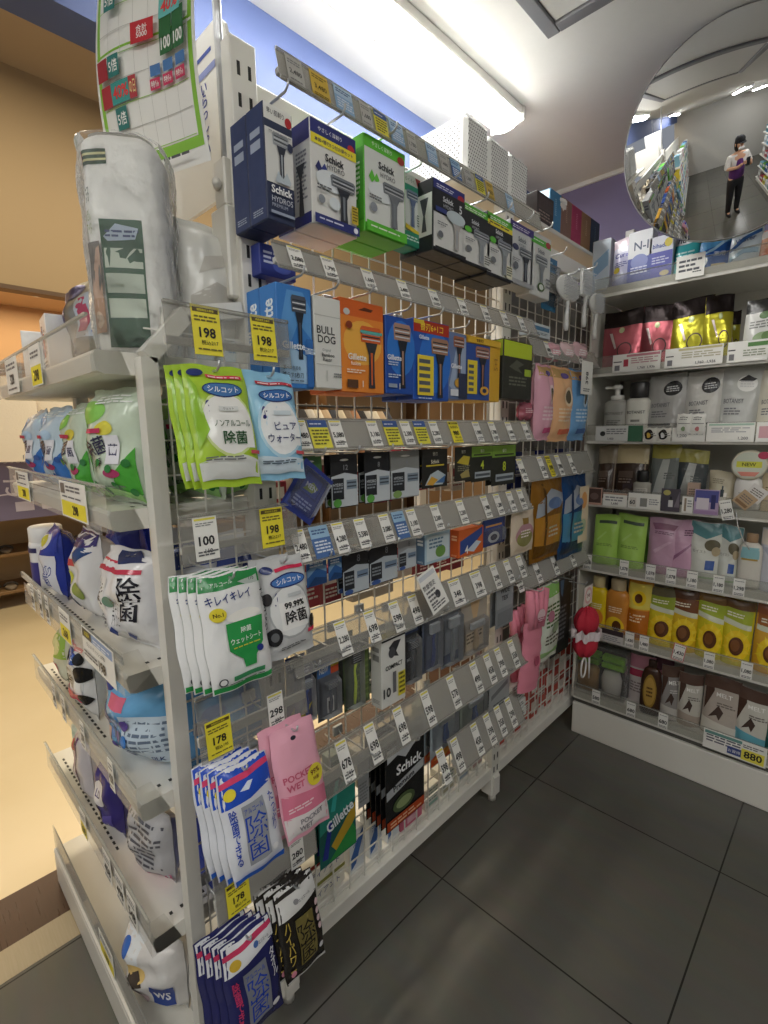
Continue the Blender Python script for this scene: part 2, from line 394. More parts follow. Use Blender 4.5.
# ------------------------------------------------------------------ the room
def plane_obj(name, P, m, thick=None):
    b = MB(); b.add(P, [(0, 1, 2, 3)], m); return struct(b.obj(name))
def floor_mat():
    m = bpy.data.materials.new('grey_floor_tiles'); m.use_nodes = True; nt = m.node_tree; N = nt.nodes; L = nt.links; b = N['Principled BSDF']
    tc = N.new('ShaderNodeTexCoord'); mp = N.new('ShaderNodeMapping'); mp.inputs['Location'].default_value = (.80, -1.053, 0)
    L.new(tc.outputs['Object'], mp.inputs['Vector'])
    br = N.new('ShaderNodeTexBrick'); br.offset = 0; br.inputs['Scale'].default_value = 1; br.inputs['Brick Width'].default_value = .605; br.inputs['Row Height'].default_value = .605
    br.inputs['Mortar Size'].default_value = .0024; br.inputs['Mortar Smooth'].default_value = .2
    br.inputs['Color1'].default_value = rgb('5E5D58'); br.inputs['Color2'].default_value = rgb('62615B'); br.inputs['Mortar'].default_value = rgb('2B2A27')
    L.new(mp.outputs[0], br.inputs['Vector'])
    nz = N.new('ShaderNodeTexNoise'); nz.inputs['Scale'].default_value = 7; nz.inputs['Detail'].default_value = 6
    mp2 = N.new('ShaderNodeMapping'); mp2.inputs['Scale'].default_value = (1, 3, 1); L.new(tc.outputs['Object'], mp2.inputs['Vector']); L.new(mp2.outputs[0], nz.inputs['Vector'])
    mx = N.new('ShaderNodeMixRGB'); mx.blend_type = 'OVERLAY'; mx.inputs['Fac'].default_value = .12
    L.new(br.outputs['Color'], mx.inputs[1]); L.new(nz.outputs['Color'], mx.inputs[2]); L.new(mx.outputs[0], b.inputs['Base Color'])
    mr = N.new('ShaderNodeMapRange'); mr.inputs['To Min'].default_value = .2; mr.inputs['To Max'].default_value = .27; L.new(nz.outputs['Fac'], mr.inputs['Value']); L.new(mr.outputs[0], b.inputs['Roughness'])
    return m
def plain_mat(name, c1, c2, sc, r0, r1, bump=0, stretch=(1, 1, 1)):
    m = bpy.data.materials.new(name); m.use_nodes = True; nt = m.node_tree; N = nt.nodes; L = nt.links; b = N['Principled BSDF']
    tc = N.new('ShaderNodeTexCoord'); mp = N.new('ShaderNodeMapping'); mp.inputs['Scale'].default_value = stretch; L.new(tc.outputs['Object'], mp.inputs['Vector'])
    nz = N.new('ShaderNodeTexNoise'); nz.inputs['Scale'].default_value = sc; nz.inputs['Detail'].default_value = 5; L.new(mp.outputs[0], nz.inputs['Vector'])
    cr = N.new('ShaderNodeMixRGB'); cr.inputs[1].default_value = rgb(c1); cr.inputs[2].default_value = rgb(c2); L.new(nz.outputs['Fac'], cr.inputs['Fac']); L.new(cr.outputs[0], b.inputs['Base Color'])
    mr = N.new('ShaderNodeMapRange'); mr.inputs['To Min'].default_value = r0; mr.inputs['To Max'].default_value = r1; L.new(nz.outputs['Fac'], mr.inputs['Value']); L.new(mr.outputs[0], b.inputs['Roughness'])
    if bump:
        bp = N.new('ShaderNodeBump'); bp.inputs['Strength'].default_value = bump; bp.inputs['Distance'].default_value = .01; L.new(nz.outputs['Fac'], bp.inputs['Height']); L.new(bp.outputs[0], b.inputs['Normal'])
    return m
def slab(name, x0, y0, z0, x1, y1, z1, m): return struct(MB().box(x0, y0, z0, x1, y1, z1, m).obj(name))
FLOORM = floor_mat()
WOOD = plain_mat('dark_wood_boards', '35200F', '4E3220', 9, .2, .4, 0, (1, 14, 1))
CREAM = plain_mat('cream_vinyl_floor', 'D9C59C', 'E3D1AB', 3, .12, .3, .06)
BRASS = plain_mat('brushed_threshold', 'B9AC93', 'A59779', 12, .25, .4, 0, (1, 20, 1))
slab('floor', -1.415, -3.6, -.05, 2.6, 2.5, 0, FLOORM)
slab('floor_threshold', -1.515, -3.6, -.05, -1.415, 2.5, .001, BRASS)
slab('floor_wood_strip', -1.70, -3.6, -.05, -1.515, 6, .001, WOOD)
slab('floor_corridor', -5.6, -3.6, -.05, -1.70, 8, 0, CREAM)
CEIL = plain_mat('white_ceiling_board', 'D8D7D2', 'DDDCD7', 30, .7, .9)
slab('ceiling', -1.32, -3.6, 2.5, 2.6, 2.56, 2.56, CEIL)
PURPLE = plain_mat('mauve_wall_paint', '857C9E', '897FA2', 20, .6, .8)
BLUE = plain_mat('blue_fascia_paint', '45547E', '4A5984', 20, .5, .7)
slab('wall_back', -1.42, 2.5, 0, 2.6, 2.56, 2.56, PURPLE)
slab('trim_1', -1.30, 2.488, 2.482, 2.6, 2.5, 2.5, mat('E6E5E0', 'm'))
slab('wall_fascia', -1.42, -3.6, 2.25, -1.32, 2.5, 2.56, BLUE)
slab('wall_right', 2.6, -3.6, 0, 2.66, 2.56, 2.56, plain_mat('grey_wall_paint', 'BDBBB6', 'C4C2BC', 20, .6, .8))
slab('wall_front', -1.42, -3.66, 0, 2.66, -3.6, 2.56, plain_mat('pale_wall_paint', 'B9B7B2', 'C0BEB8', 20, .6, .8))
# the shop across the corridor: fascia, back wall, ceiling
TAN = plain_mat('tan_fascia_panel', '9C8664', 'A28C6A', 3, .5, .7)
slab('wall_bulkhead', -4.66, -3.6, 2.43, -4.56, 8, 4.4, TAN)
slab('wall_shop', -5.66, -3.6, 0, -5.6, 8, 2.6, plain_mat('warm_shop_wall', 'C9A77A', 'B8946A', 2, .6, .8))
slab('ceiling_shop', -5.6, -3.6, 2.5, -4.66, 8, 2.56, plain_mat('cream_shop_ceiling', 'C8B091', 'CDB596', 8, .6, .8))
slab('trim_2', -4.67, -3.6, 2.40, -4.55, 8, 2.43, mat('5C4632', 'p'))
slab('wall_corridor', -5.66, 8, 0, -1.42, 8.06, 4.4, plain_mat('corridor_wall', 'B59A78', 'AD926F', 3, .6, .8))
slab('ceiling_corridor', -4.56, -3.6, 3.9, -1.42, 8, 3.96, plain_mat('corridor_ceiling', 'A89680', 'B09E88', 3, .6, .8))

# ------------------------------------------------------------------ lamps
LAMP = lamp_mat('fluorescent_diffuser', (1, .985, .95, 1), 25)
def batten(x, y0, y1, label, z=2.5):
    t = empty('ceiling_light', (x, (y0 + y1) / 2, z), label, 'ceiling light'); L = (y1 - y0) / 2
    b = MB(); b.box(-.065, -L, -.03, .065, L, 0, mat('E9E8E2', 'm'), .004); b.box(-.07, -L - .012, -.05, .07, -L, 0, mat('D8D7D2', 'k'), .003); b.box(-.07, L, -.05, .07, L + .012, 0, mat('D8D7D2', 'k'), .003); b.obj('housing', t)
    q = MB(); q.grid(lambda u, v: (.055 * math.cos(PI * u), -L + 2 * L * v, -.03 - .032 * math.sin(PI * u)), 10, 1, LAMP)
    q.obj('diffuser', t); return t
batten(-1.08, .58, 1.78, 'long white fluorescent ceiling light directly above the razor rack')
batten(-1.08, -2.2, -1.0, 'fluorescent ceiling light along the blue fascia, seen only in the mirror')
batten(1.15, -.2, 1.0, 'fluorescent ceiling light above the aisle, behind the photographer in the mirror')
batten(.32, -1.75, -.55, 'added fluorescent ceiling light brightening the rack fronts from behind the photographer')  # added fill batten, brightens the rack fronts and back shelving
batten(1.15, -3.0, -1.8, 'far fluorescent ceiling light at the shop end in the mirror')
# ceiling access panel, upper edge of the photo
t = empty('ceiling_hatch', (-.475, 1.215, 2.5), 'square ceiling access panel with a grey metal frame', 'ceiling panel')
b = MB()
for x0, y0, x1, y1 in ((-.33, -.33, -.29, .33), (.29, -.33, .33, .33), (-.29, -.33, .29, -.29), (-.29, .29, .29, .33)): b.box(x0, y0, -.012, x1, y1, 0, mat('77777A', 'm'), .003)
b.obj('hatch_frame', t)
MB().box(-.285, -.285, -.006, .285, .285, -.001, CEIL).obj('hatch_board', t)
# warm lamps of the shop and the corridor
WARM = lamp_mat('warm_downlight', (1, .8, .55, 1), 16)
for i, y in enumerate((.2, 1.1, 2.0, 2.9, 3.8, 4.8, 5.8)):
    q = empty('downlight', (-5.0, y, 2.5), 'round warm downlight in the ceiling of the shop across the corridor', 'downlight', 'downlights of the shop across the corridor')
    MB().lathe([(.075, 0), (.075, -.012), (.06, -.014), (.055, 0)], mat('EDE6DA', 'm'), (0, 0, 0), 20).obj('trim_ring', q)
    MB().lathe([(.052, -.004), (.05, -.009), (.02, -.010)], WARM, (0, 0, 0), 16).obj('lens', q)
def area(name, loc, rot, sx, sy, power, col):
    l = bpy.data.lights.new(name, 'AREA'); l.shape = 'RECTANGLE'; l.size = sx; l.size_y = sy; l.energy = power; l.color = col
    o = bpy.data.objects.new(name, l); o.location = loc; o.rotation_euler = rot; COL.objects.link(o); return o
area('corridor_lamp', (-3.1, 1.6, 3.85), (0, 0, 0), .6, 5, 88, (1, .86, .62))
area('shop_lamp', (-5.1, 2.2, 2.47), (0, 0, 0), .5, 7, 46, (1, .8, .55))
W = bpy.data.worlds.new('world'); SC.world = W; W.use_nodes = True
W.node_tree.nodes['Background'].inputs['Color'].default_value = (.8, .85, .95, 1); W.node_tree.nodes['Background'].inputs['Strength'].default_value = .22
SC.view_settings.exposure = 0.55

# ------------------------------------------------------------------ razor rack (gondola)
GX = -.87; Y0 = .54; Y1 = 1.445; Y2 = 2.34
SLOT = mat('2A2A28', 'p')
rack = empty('display_rack', (-1.05, Y0, 0), 'long white steel rack with wire grid back, hung with razors', 'display rack')
def local(o, r):
    o.location = Vector(o.location) - r.location; return o
def upright(y, r, top=2.03):
    b = MB(); b.box(GX - .03, y - .026, 0.03, GX + .012, y + .026, top, WHITE, .002)
    z = .12
    while z < top - .04:
        for dy in (-.011, .011): b.box(GX + .0115, y + dy - .003, z, GX + .0126, y + dy + .003, z + .022, SLOT)
        z += .05
    local(b.obj('upright', r), r)
    f = MB(); f.prism([(GX - .33, .03), (GX + .02, .03), (GX + .02, .10), (GX - .02, .16), (GX - .33, .16)], y - .018, y + .018, WHITE)
    f.tube([(GX + .0, y, 0), (GX + .0, y, .03)], .014, mat('D9D7CF', 'k'), 10); local(f.obj('foot', r), r)
for y in (Y0, Y1, Y2): upright(y, rack, 2.03)
for a, c in ((Y0, Y1), (Y1, Y2)):
    b = MB(); b.box(GX - .02, a + .028, .10, GX + .012, c - .028, .148, WHITE, .003); local(b.obj('base_beam', rack), rack)
    b = MB(); b.box(GX - .025, a + .028, 1.925, GX - .005, c - .028, 1.985, WHITE, .003); local(b.obj('top_beam', rack), rack)
    b = MB(); y = a + .04
    while y < c - .03:
        b.box(GX - .0016, y - .0016, .15, GX + .0016, y + .0016, 1.92, WHITE); y += .0545
    z = .16
    while z < 1.92:
        b.box(GX - .0048, a + .028, z - .0016, GX - .0016, c - .028, z + .0016, WHITE); z += .061
    local(b.obj('wire_grid', rack), rack)
    b = MB(); b.box(GX - .33, a + .02, .15, GX - .012, c - .02, .165, WHITE, .002); local(b.obj('base_shelf', rack), rack)
local(MB().box(GX - .075, Y1 + .028, .17, GX - .065, Y2 - .028, 1.92, mat('8E8C88', 'm')).obj('masking_board', rack), rack)  # board added to darken the bright view through the far bay wire
# far side frame so that the rack stands as a double-sided unit
for y in (Y0, Y1, Y2): local(MB().box(GX - .36, y - .02, .03, GX - .33, y + .02, 1.2, WHITE, .002).obj('rear_post', rack), rack)

def hook(y, z, x_end, short):
    o = MB(); o.tube([(GX, 0, .012), (GX + .01, 0, 0), (x_end - .006, 0, 0), (x_end + .002, 0, .006), (x_end + .004, 0, .014)], .0022, mat('C8CACC', 'f'), 6)
    o.box(GX - .006, -.014, -.004, GX + .002, .014, .02, mat('C8CACC', 'f'), .001)
    h = o.obj('display_hook'); h.location = (0, y, z)
    h.data.transform(Matrix.Translation((-GX, 0, 0))); h.location.x = GX
    return tag(h, 'chrome wire hook carrying ' + short, 'hook', 'chrome hooks of the racks')

# ------------------------------------------------------------------ price rails and price tags
RAILS = {}
def rail(key, X, y0, y1, ztop, zbot, label, tilt=-24):
    hgt = (ztop - zbot) / math.cos(math.radians(tilt)); L = y1 - y0
    b = MB(); b.box(-L / 2, 0, 0, L / 2, .0025, hgt, ACRYL, .0006); b.box(-L / 2, -.002, hgt - .003, L / 2, .003, hgt + .003, ACRYL, .001)
    b.box(-L / 2, -.004, -.001, L / 2, .0, .004, ACRYL, .001)
    o = b.obj('price_rail'); put(o, (X, (y0 + y1) / 2, zbot), GR, math.radians(tilt)); tag(o, label, 'price rail')
    MB().box(-L / 2, .003, hgt * .25, L / 2, .012, hgt * .45, mat('C4C3BE', 'k'), .001).obj('clip', o)
    RAILS[key] = (X, zbot, hgt, math.radians(tilt)); return o
ORD = ['first', 'second', 'third', 'fourth', 'fifth', 'sixth', 'seventh', 'eighth', 'ninth', 'tenth', 'eleventh', 'twelfth', 'thirteenth', 'fourteenth']
TAGM = {}
def tag_mesh(price, style, w, h):
    k = (price, style, round(w, 3), round(h, 3))
    if k in TAGM: return TAGM[k]
    b = MB(); base = {'w': 'F2F1EC', 'y': 'F0E13C', 'b': '4A6FA8', 'c': '8FB4D6', 'yb': 'E9E150', 'g': 'B8B7B2', 'o': 'D2B24A'}[style]
    b.box(-w / 2, -.0008, 0, w / 2, -.0002, h, mat(base, 'p')); A = []
    K = '17171A'
    if style == 'w': A = [('r', .06, .92, .94, .97, 'E6DC55'), ('l', .1, .9, .84, 2, .05, '8A8A88'), ('t', price, .5, .45, .22, K, .86, 2), ('l', .1, .95, .18, 2, .07, '55555A'), ('t', tax(price), .55, .21, .1, '333338', .6, 1)]
    if style == 'y': A = [('r', .05, .86, .95, .95, '5A4A1E'), ('t', '期間限定お買得', .5, .905, .05, 'F0E13C', .8, 1), ('l', .08, .95, .75, 2, .07, '6B6228'), ('t', price, .5, .45, .21, K, .72, 2), ('t', '税込' + tax(price), .55, .25, .1, K, .7, 1), ('l', .12, .95, .1, 1, .06, '6B6228')]
    if style in ('b', 'c'): A = [('r', 0, .62, 1, 1, '9CC0DC' if style == 'b' else 'B7D0E6'), ('l', .1, .95, .84, 2, .09, '3E5C90'), ('l', .1, .95, .48, 4, .1, 'DDE6F2')]
    if style == 'yb': A = [('r', 0, .74, 1, 1, '3D5A98'), ('l', .1, .95, .84, 1, .08, 'DDE3F0'), ('l', .1, .95, .6, 5, .115, '6C6A28')]
    if style == 'g': A = [('l', .1, .95, .8, 2, .09, '77777A'), ('t', price, .5, .42, .2, '3A3A3E', .8, 1), ('l', .1, .95, .12, 1, .08, '77777A')]
    if style == 'o': A = [('l', .1, .95, .82, 2, .09, '6E5A1C'), ('t', price, .5, .42, .22, '4A3A10', .86, 1), ('l', .1, .95, .14, 2, .07, '6E5A1C')]
    if style == 'w2': pass
    b.art(A, fr(w, h, -.0008), w, h, (0, -1, 0), 'p', 1, .00025)
    o = b.obj('price_tag'); TAGM[k] = o.data; bpy.data.objects.remove(o); return TAGM[k]
def tax(p):
    n = int(p.replace(',', '')) * 11 // 10
    return f'{n:,}'
SNAME = {'w': 'white', 'y': 'yellow', 'b': 'blue', 'c': 'pale blue', 'yb': 'yellow and blue', 'g': 'grey', 'o': 'gold'}
def tags(key, where, items, w=.033, zoff=.0, ht=None, names=None):
    X, zb, hgt, tl = RAILS[key]
    for i, it in enumerate(items):
        u, price, st = it[:3]; ww = it[3] if len(it) > 3 else w; hh = ht or hgt * .93
        y = y_at(u, X, zb + hgt * .5)
        o = bpy.data.objects.new('price_tag', tag_mesh(price, st, ww, hh)); COL.objects.link(o)
        M = Matrix.Translation((X, y, zb)) @ Matrix.Rotation(GR, 4, 'Z') @ Matrix.Rotation(tl, 4, 'X')
        o.matrix_world = M @ Matrix.Translation((0, -.0008, .003 + zoff))
        what = f'reading {price}' if st in 'wyog' else 'with fine print'
        tag(o, f'{SNAME[st]} tag {what}, {ORD[i]} along the {where}', 'price tag', 'price tags of the ' + where)
# ------------------------------------------------------------------ rails of the first and second bay
def zx(u, v, X): return onx(u, v, X).z
XR = -.742
A0, A1 = .515, 1.435
B0, B1 = 1.475, 2.0
z = zx(276, 75, XR); rail('t1', XR, A0 + .02, A1, z + .05, z, 'clear price rail along the very top of the near razor bay', -14)
for k, (ul, vl, ut, vt), nm in (('r1', (311.9, 275.3, 310, 247), 'boxed black and white razors in the top row'), ('r2', (300, 451.5, 296, 419), 'row of bright boxed razors'), ('r3', (311, 563, 309, 530), 'row of blade cards'),
                            ('r4', (326, 666, 322, 634), 'row of blue and silver blade packs'), ('r5', (357, 779, 350, 747), 'row of women razors and blister packs')):
    zl, zt = zx(ul, vl, XR), zx(ut, vt, XR)
    rail(k, XR, A0, A1, zt, zl, 'clear tilted price rail under the ' + nm)
zl, zt = zx(453, 781, XR), zx(447, 756, XR)
rail('r6', XR, 1.05, A1, zt, zl, 'short lowest clear price rail beside the rack middle foot')
XB = -.775
rail('b1', XB, B0, B1, zx(548, 268, XB), zx(548, 291, XB), 'clear price rail above the hair brushes in the far bay', -14)
rail('b2', XB, B0, B1, zx(545, 338, XB), zx(545, 357, XB), 'clear price rail under the hair brushes in the far bay')
rail('b3', XB, B0, B1, zx(530, 458, XB), zx(530, 482, XB), 'clear price rail above the gold and blue film packs')
rail('b4', XB, B0, B1, zx(524, 568, XB), zx(524, 592, XB), 'clear price rail above the pink gloves in the far bay')
tags('t1', 'top rail of the near bay', [(297, '2,480', 'g'), (322, '3,480', 'o', .04), (346, 'info', 'c', .044), (368, '1,680', 'g', .028), (383, 'info', 'yb', .036), (399, 'info', 'c', .04), (414, '1,780', 'g', .028), (434, 'info', 'c', .036), (446, '1,480', 'g', .028), (458, 'info', 'b', .036), (470, '1,280', 'g', .028), (482, 'info', 'yb', .036), (492, '980', 'o', .032), (512, 'info', 'c', .036)], .034)
tags('r1', 'rail under the black and white razors', [(300, '2,080', 'w'), (333, '1,790', 'w'), (372.5, '1,680', 'w'), (407, '2,480', 'w'), (438, '1,480', 'w'), (466, '1,280', 'w'), (489, '1,580', 'w'), (508, '1,380', 'w'), (525, '1,080', 'w')], .031)
tags('r2', 'rail under the bright boxed razors', [(306, '2,480', 'w'), (324, 'info', 'yb', .046), (342, '5,080', 'w'), (378.5, '3,180', 'w'), (396.5, 'info', 'yb', .046), (411.5, '2,380', 'w'), (425.5, 'info', 'yb', .044), (439.5, '2,280', 'w'), (459.5, '980', 'y', .04), (482, '1,980', 'w'), (497.5, '1,780', 'w'), (514, '1,680', 'w'), (530, '1,480', 'w')], .031)
tags('r3', 'rail under the blade cards', [(305, '2,480', 'w'), (326, 'info', 'b', .046), (345, '4,280', 'w'), (367, '5,580', 'w'), (391, '3,080', 'w'), (405, 'info', 'b', .04), (418, '3,180', 'w'), (441.5, '2,580', 'w'), (466.5, '2,280', 'w'), (490.5, '1,980', 'w'), (503, '1,280', 'w'), (515.5, '1,180', 'w'), (526, '980', 'w')], .031)
tags('r4', 'rail under the blue blade packs', [(348, '2,280', 'w'), (377, '698', 'w'), (401.5, '598', 'w'), (420, '498', 'w'), (461.5, '348', 'w', .05), (482.5, '398', 'w', .05), (500.5, '298', 'w'), (513.5, '278', 'w'), (525.5, '268', 'w')], .031)
tags('r5', 'rail under the women razors', [(351, '678', 'w'), (379, '698', 'w'), (407, '698', 'w'), (434, '598', 'w'), (459.5, '578', 'w'), (482, '498', 'w'), (495.5, '458', 'w'), (506, '398', 'w'), (519, '358', 'w')], .031)
tags('r6', 'lowest rail of the rack', [(449.5, '598', 'w'), (463.5, '498', 'w'), (483, '458', 'w'), (495.5, '398', 'w'), (506, '358', 'w'), (516.5, '298', 'w')], .031)
tags('b1', 'rail above the hair brushes', [(563, '880', 'g'), (574, '780', 'g'), (584, '680', 'g')], .04)
tags('b2', 'rail under the hair brushes', [(552, '680', 'w'), (583, '580', 'w')], .036)
tags('b3', 'rail above the film packs', [(527, '398', 'w'), (547, '358', 'w'), (555, '298', 'y'), (564, '298', 'w'), (576, '278', 'w')], .034)
tags('b4', 'rail above the pink gloves', [(523, '398', 'w'), (542, '298', 'w'), (559, '248', 'w'), (576, '198', 'w')], .034)
# loose white card stuck across the fourth rail
yc = y_at(432, XR, 1.0)
b = MB(); b.box(-.036, -.001, -.05, .036, 0, .05, mat('F0EFEA', 'p'))
b.art([('r', .06, .84, .94, .95, 'C9CCD2'), ('t', '数量限定', .4, .66, .13, '26262A', .7, 1), ('e', .62, .36, .14, .1, '3A3A40'), ('l', .1, .6, .5, 4, .1, '66666A'), ('l', .1, .9, .14, 2, .07, '66666A')], lambda u, v: ((u - .5) * .072, -.001, (v - .5) * .1), .072, .1)
P = onx(433, 590, -.725); o = b.obj('notice_card'); put(o, P, GR, math.radians(-20), math.radians(-14)); tag(o, 'white notice card stuck askew across the rail below the blue blade packs', 'notice card')

# ------------------------------------------------------------------ art for razor boxes
def A_sch(kind):
    if kind == 'navy': return [('r', .02, .86, .98, .995, 'E9E9E4'), ('t', '早い肌剃り', .42, .935, .05, '2B2B33', .6, 1), ('e', .86, .9, .12, .045, 'B8262E'), ('r', .02, .79, .98, .85, '2A3350'), ('r', .02, .33, .98, .79, 'DCDDDA'),
        ('z', .55, .56, .58, .42, 'A9AFB6', '262C3C'), ('e', .86, .68, .1, .04, '2A3350'), ('l', .12, .9, .755, 1, .02, '9A9CA0'), ('p', [(.3, .36), (.4, .44), (.55, .38), (.7, .45), (.85, .37), (.8, .34), (.3, .34)], 'B9C4CC'),
        ('t', 'Schick', .5, .27, .07, 'F2F3F4', .74, 2), ('t', 'HYDRO5', .5, .185, .05, 'C9CED6', .74, 0), ('t', 'PREMIUM', .4, .13, .03, 'A9B2C2', .55, 0), ('r', .08, .055, .92, .08, '9AA6BA')]
    if kind == 'blue': return [('r', .01, .86, .99, .995, '2F3479'), ('t', 'やさしく深剃り', .42, .925, .045, 'F2F2F4', .72, 1), ('e', .88, .88, .08, .04, 'C2303A'), ('r', .01, .77, .99, .86, 'EFE03A'), ('t', '本体+替刃5コ付お得セット', .5, .815, .042, '24265E', .92, 2),
        ('t', 'Schick', .5, .68, .075, '23242C', .6, 2), ('t', 'HYDRO', .52, .6, .05, '3A3B44', .56, 0), ('p', [(.08, .55), (.15, .62), (.22, .55), (.15, .5)], '28306E'), ('p', [(.2, .55), (.27, .61), (.34, .55), (.27, .49)], '3A4590'),
        ('e', .42, .46, .34, .1, 'E2E8EC'), ('z', .66, .32, .56, .44, '7C828A', '2D3038'), ('e', .45, .25, .12, .06, 'DDE5EA'), ('e', .17, .25, .07, .04, '8E949C'), ('l', .08, .4, .37, 2, .03, '55585E'), ('r', .82, .12, .97, .3, 'C9B23A'),
        ('l', .84, .96, .27, 5, .03, '5A4C14'), ('r', .01, .005, .99, .095, '2B3478'), ('l', .1, .8, .05, 1, .03, 'D9DCF0'), ('e', .9, .05, .05, .03, 'E8EAF4')]
    if kind == 'green': return [('r', .01, .87, .99, .995, '62C23A'), ('t', 'やさしく深剃り', .42, .93, .045, 'F2F6EE', .72, 1), ('e', .88, .9, .09, .045, 'A83E34'), ('t', 'Schick', .52, .74, .075, '33343C', .62, 2), ('t', 'HYDRO', .55, .65, .05, '44464E', .56, 0),
        ('p', [(.1, .58), (.17, .66), (.24, .58), (.17, .52)], '67C544'), ('p', [(.22, .58), (.28, .64), (.34, .58), (.28, .52)], '67C544'), ('e', .4, .46, .32, .1, 'E2E8EA'), ('z', .68, .36, .54, .46, '7E848A', '74797F'), ('e', .18, .27, .08, .05, '8E949C'),
        ('l', .08, .36, .38, 2, .03, '66686C'), ('r', .01, .005, .99, .115, '5DBE35'), ('l', .1, .8, .06, 1, .03, 'E9F4E2')]
    if kind == 'teal': return [('r', .02, .86, .98, .99, 'E6E8E4'), ('t', 'らくらく', .4, .92, .05, '2A6A58', .6, 1), ('p', [(.66, .98), (.96, .98), (.8, .87)], 'B43A34'), ('r', .02, .76, .98, .85, '2F8E72'), ('z', .5, .53, .6, .5, '7C8AA0', '5E6C92'),
        ('p', [(.1, .24), (.9, .17), (.9, .23), (.1, .3)], 'E0C83A'), ('r', .02, .005, .98, .2, '2D8B6E'), ('l', .1, .9, .12, 2, .04, 'D5E8E0'), ('l', .7, .92, .45, 5, .035, '40584E')]
    if kind == 'black': return [('r', .01, .86, .99, .99, '353D86'), ('l', .1, .7, .92, 2, .03, 'D9DCEE'), ('e', .86, .88, .11, .05, 'B5303A'), ('r', .01, .54, .99, .86, '1C1E24'), ('t', 'Schick', .45, .76, .075, 'DFE2E6', .7, 2), ('t', 'HYDRO', .45, .67, .05, 'C3C8CE', .62, 0), ('t', '5', .84, .72, .12, 'DFE2E6', .2, 2),
        ('r', .06, .56, .4, .62, '2F3F86'), ('z', .7, .36, .52, .5, 'A6ACB2', 'B4B0AC'), ('e', .66, .56, .3, .09, 'C5D2D8'), ('e', .18, .24, .08, .05, '6E7278'), ('l', .08, .4, .4, 2, .03, '77797E'), ('r', .01, .005, .99, .06, '202228')]
    if kind in ('blackgreen', 'blackyellow'): return [('r', .01, .88, .99, .99, '5EBB38'), ('l', .1, .8, .93, 2, .03, 'EAF5E4')] + ([('r', .01, .8, .99, .88, 'E9D93A'), ('l', .08, .9, .84, 1, .04, '4B4518')] if kind == 'blackyellow' else []) + [
        ('r', .01, .54, .99, .8 if kind == 'blackyellow' else .88, '1B1D22'), ('t', 'Schick', .45, .74, .07, 'DFE2E6', .7, 2), ('t', 'HYDRO', .45, .65, .045, 'C3C8CE', .62, 0), ('e', .2, .58, .12, .05, '5EBB38'), ('z', .66, .36, .56, .54, '8A9098', '9AA0A6'),
        ('e', .2, .26, .1, .05, '777B80'), ('l', .08, .4, .42, 2, .03, '77797E'), ('r', .72, .05, .96, .26, 'E6E2C8' if kind == 'blackyellow' else 'DADBD8'), ('l', .74, .95, .22, 4, .04, '55584E'), ('r', .01, .005, .99, .035, '202228')]
    if kind == 'silver': return [('r', .01, .87, .99, .99, '4B3F86'), ('l', .1, .8, .93, 2, .03, 'DDD9EE'), ('t', 'Schick', .5, .75, .08, '6A6F78', .74, 2), ('t', 'HYDRO', .5, .66, .05, '7A808A', .66, 0), ('e', .22, .6, .13, .05, '3A4068'), ('z', .64, .36, .54, .54, '7C828A', '2B2E3A'), ('e', .22, .3, .1, .06, '666A72'), ('l', .08, .4, .4, 2, .03, '8A8C90'), ('r', .01, .005, .99, .08, 'A9ABAE')]
    if kind == 'silvergreen': return [('r', .01, .82, .99, .92, '57B83E'), ('e', .84, .88, .13, .05, 'A8383A'), ('l', .1, .6, .87, 1, .03, 'EAF5E4'), ('t', 'Schick', .5, .73, .07, '5E636B', .74, 2), ('z', .52, .38, .6, .56, '8E949A', '8A8F92'), ('e', .5, .16, .17, .07, '4E6A38'), ('e', .5, .16, .11, .045, 'DDE3DA'), ('l', .72, .95, .3, 3, .06, '77797E')]
def edge(col, c2): return [('r', .02, .01, .98, .99, col), ('r', .2, .62, .8, .7, c2), ('r', .2, .74, .8, .8, c2), ('l', .2, .85, .1, 3, .02, c2)]
def boxrow(name, u0, v0, u1, v1, X, d, base, art, left, lab, short, copies=1, lead='behind it', tab=None, cat='razor box', kind='p', grp=None, hk=True):
    a, b_ = onx(u0, v0, X), onx(u1, v1, X)
    w, h = b_.y - a.y, a.z - b_.z
    o = carton(name, w, h, d, base, art, left, left, tab, kind)
    put(o, (X, (a.y + b_.y) / 2, b_.z), GR); tag(o, lab, cat, grp)
    for k in range(1, copies): dup(o, ('spare box hanging directly behind ' if k == 1 else 'third box in line behind ') + short, (-(d + .002) * k, 0, 0))
    if hk: hook((a.y + b_.y) / 2, a.z + .012, X + .03, short)
    return o
G1 = 'boxed razors in the top row of the rack'; X1 = -.755
boxrow('razor_box', 262, 99, 295.5, 228, X1, .05, '2B3554', A_sch('navy'), edge('35436C', 'A9B4C8'), 'navy and white upright razor box at the near end of the top row', 'the navy upright razor box', 2, grp=G1)
boxrow('razor_box', 309, 115, 357.5, 238.8, X1, .052, 'E4E4E0', A_sch('blue'), [('r', .02, .8, .98, .99, '2F3479'), ('r', .02, .01, .98, .12, '2F3479'), ('l', .2, .8, .7, 12, .04, '8A8C92'), ('p', [(.3, .1), (.6, .1), (.5, .45), (.7, .6), (.2, .6), (.4, .45)], '44474E')], 'wide white razor box with royal blue top and yellow banner', 'the blue and yellow banded razor box', 2, grp=G1)
boxrow('razor_box', 363, 131, 405.5, 246, X1, .052, '5DBE35', [('r', .02, .1, .98, .88, 'DFE2DE')] + A_sch('green'), [('r', .02, .12, .98, .86, '47A32A'), ('l', .2, .8, .7, 8, .05, 'DCEED2')], 'bright green razor box with white face in the top row', 'the bright green razor box', 2, grp=G1)
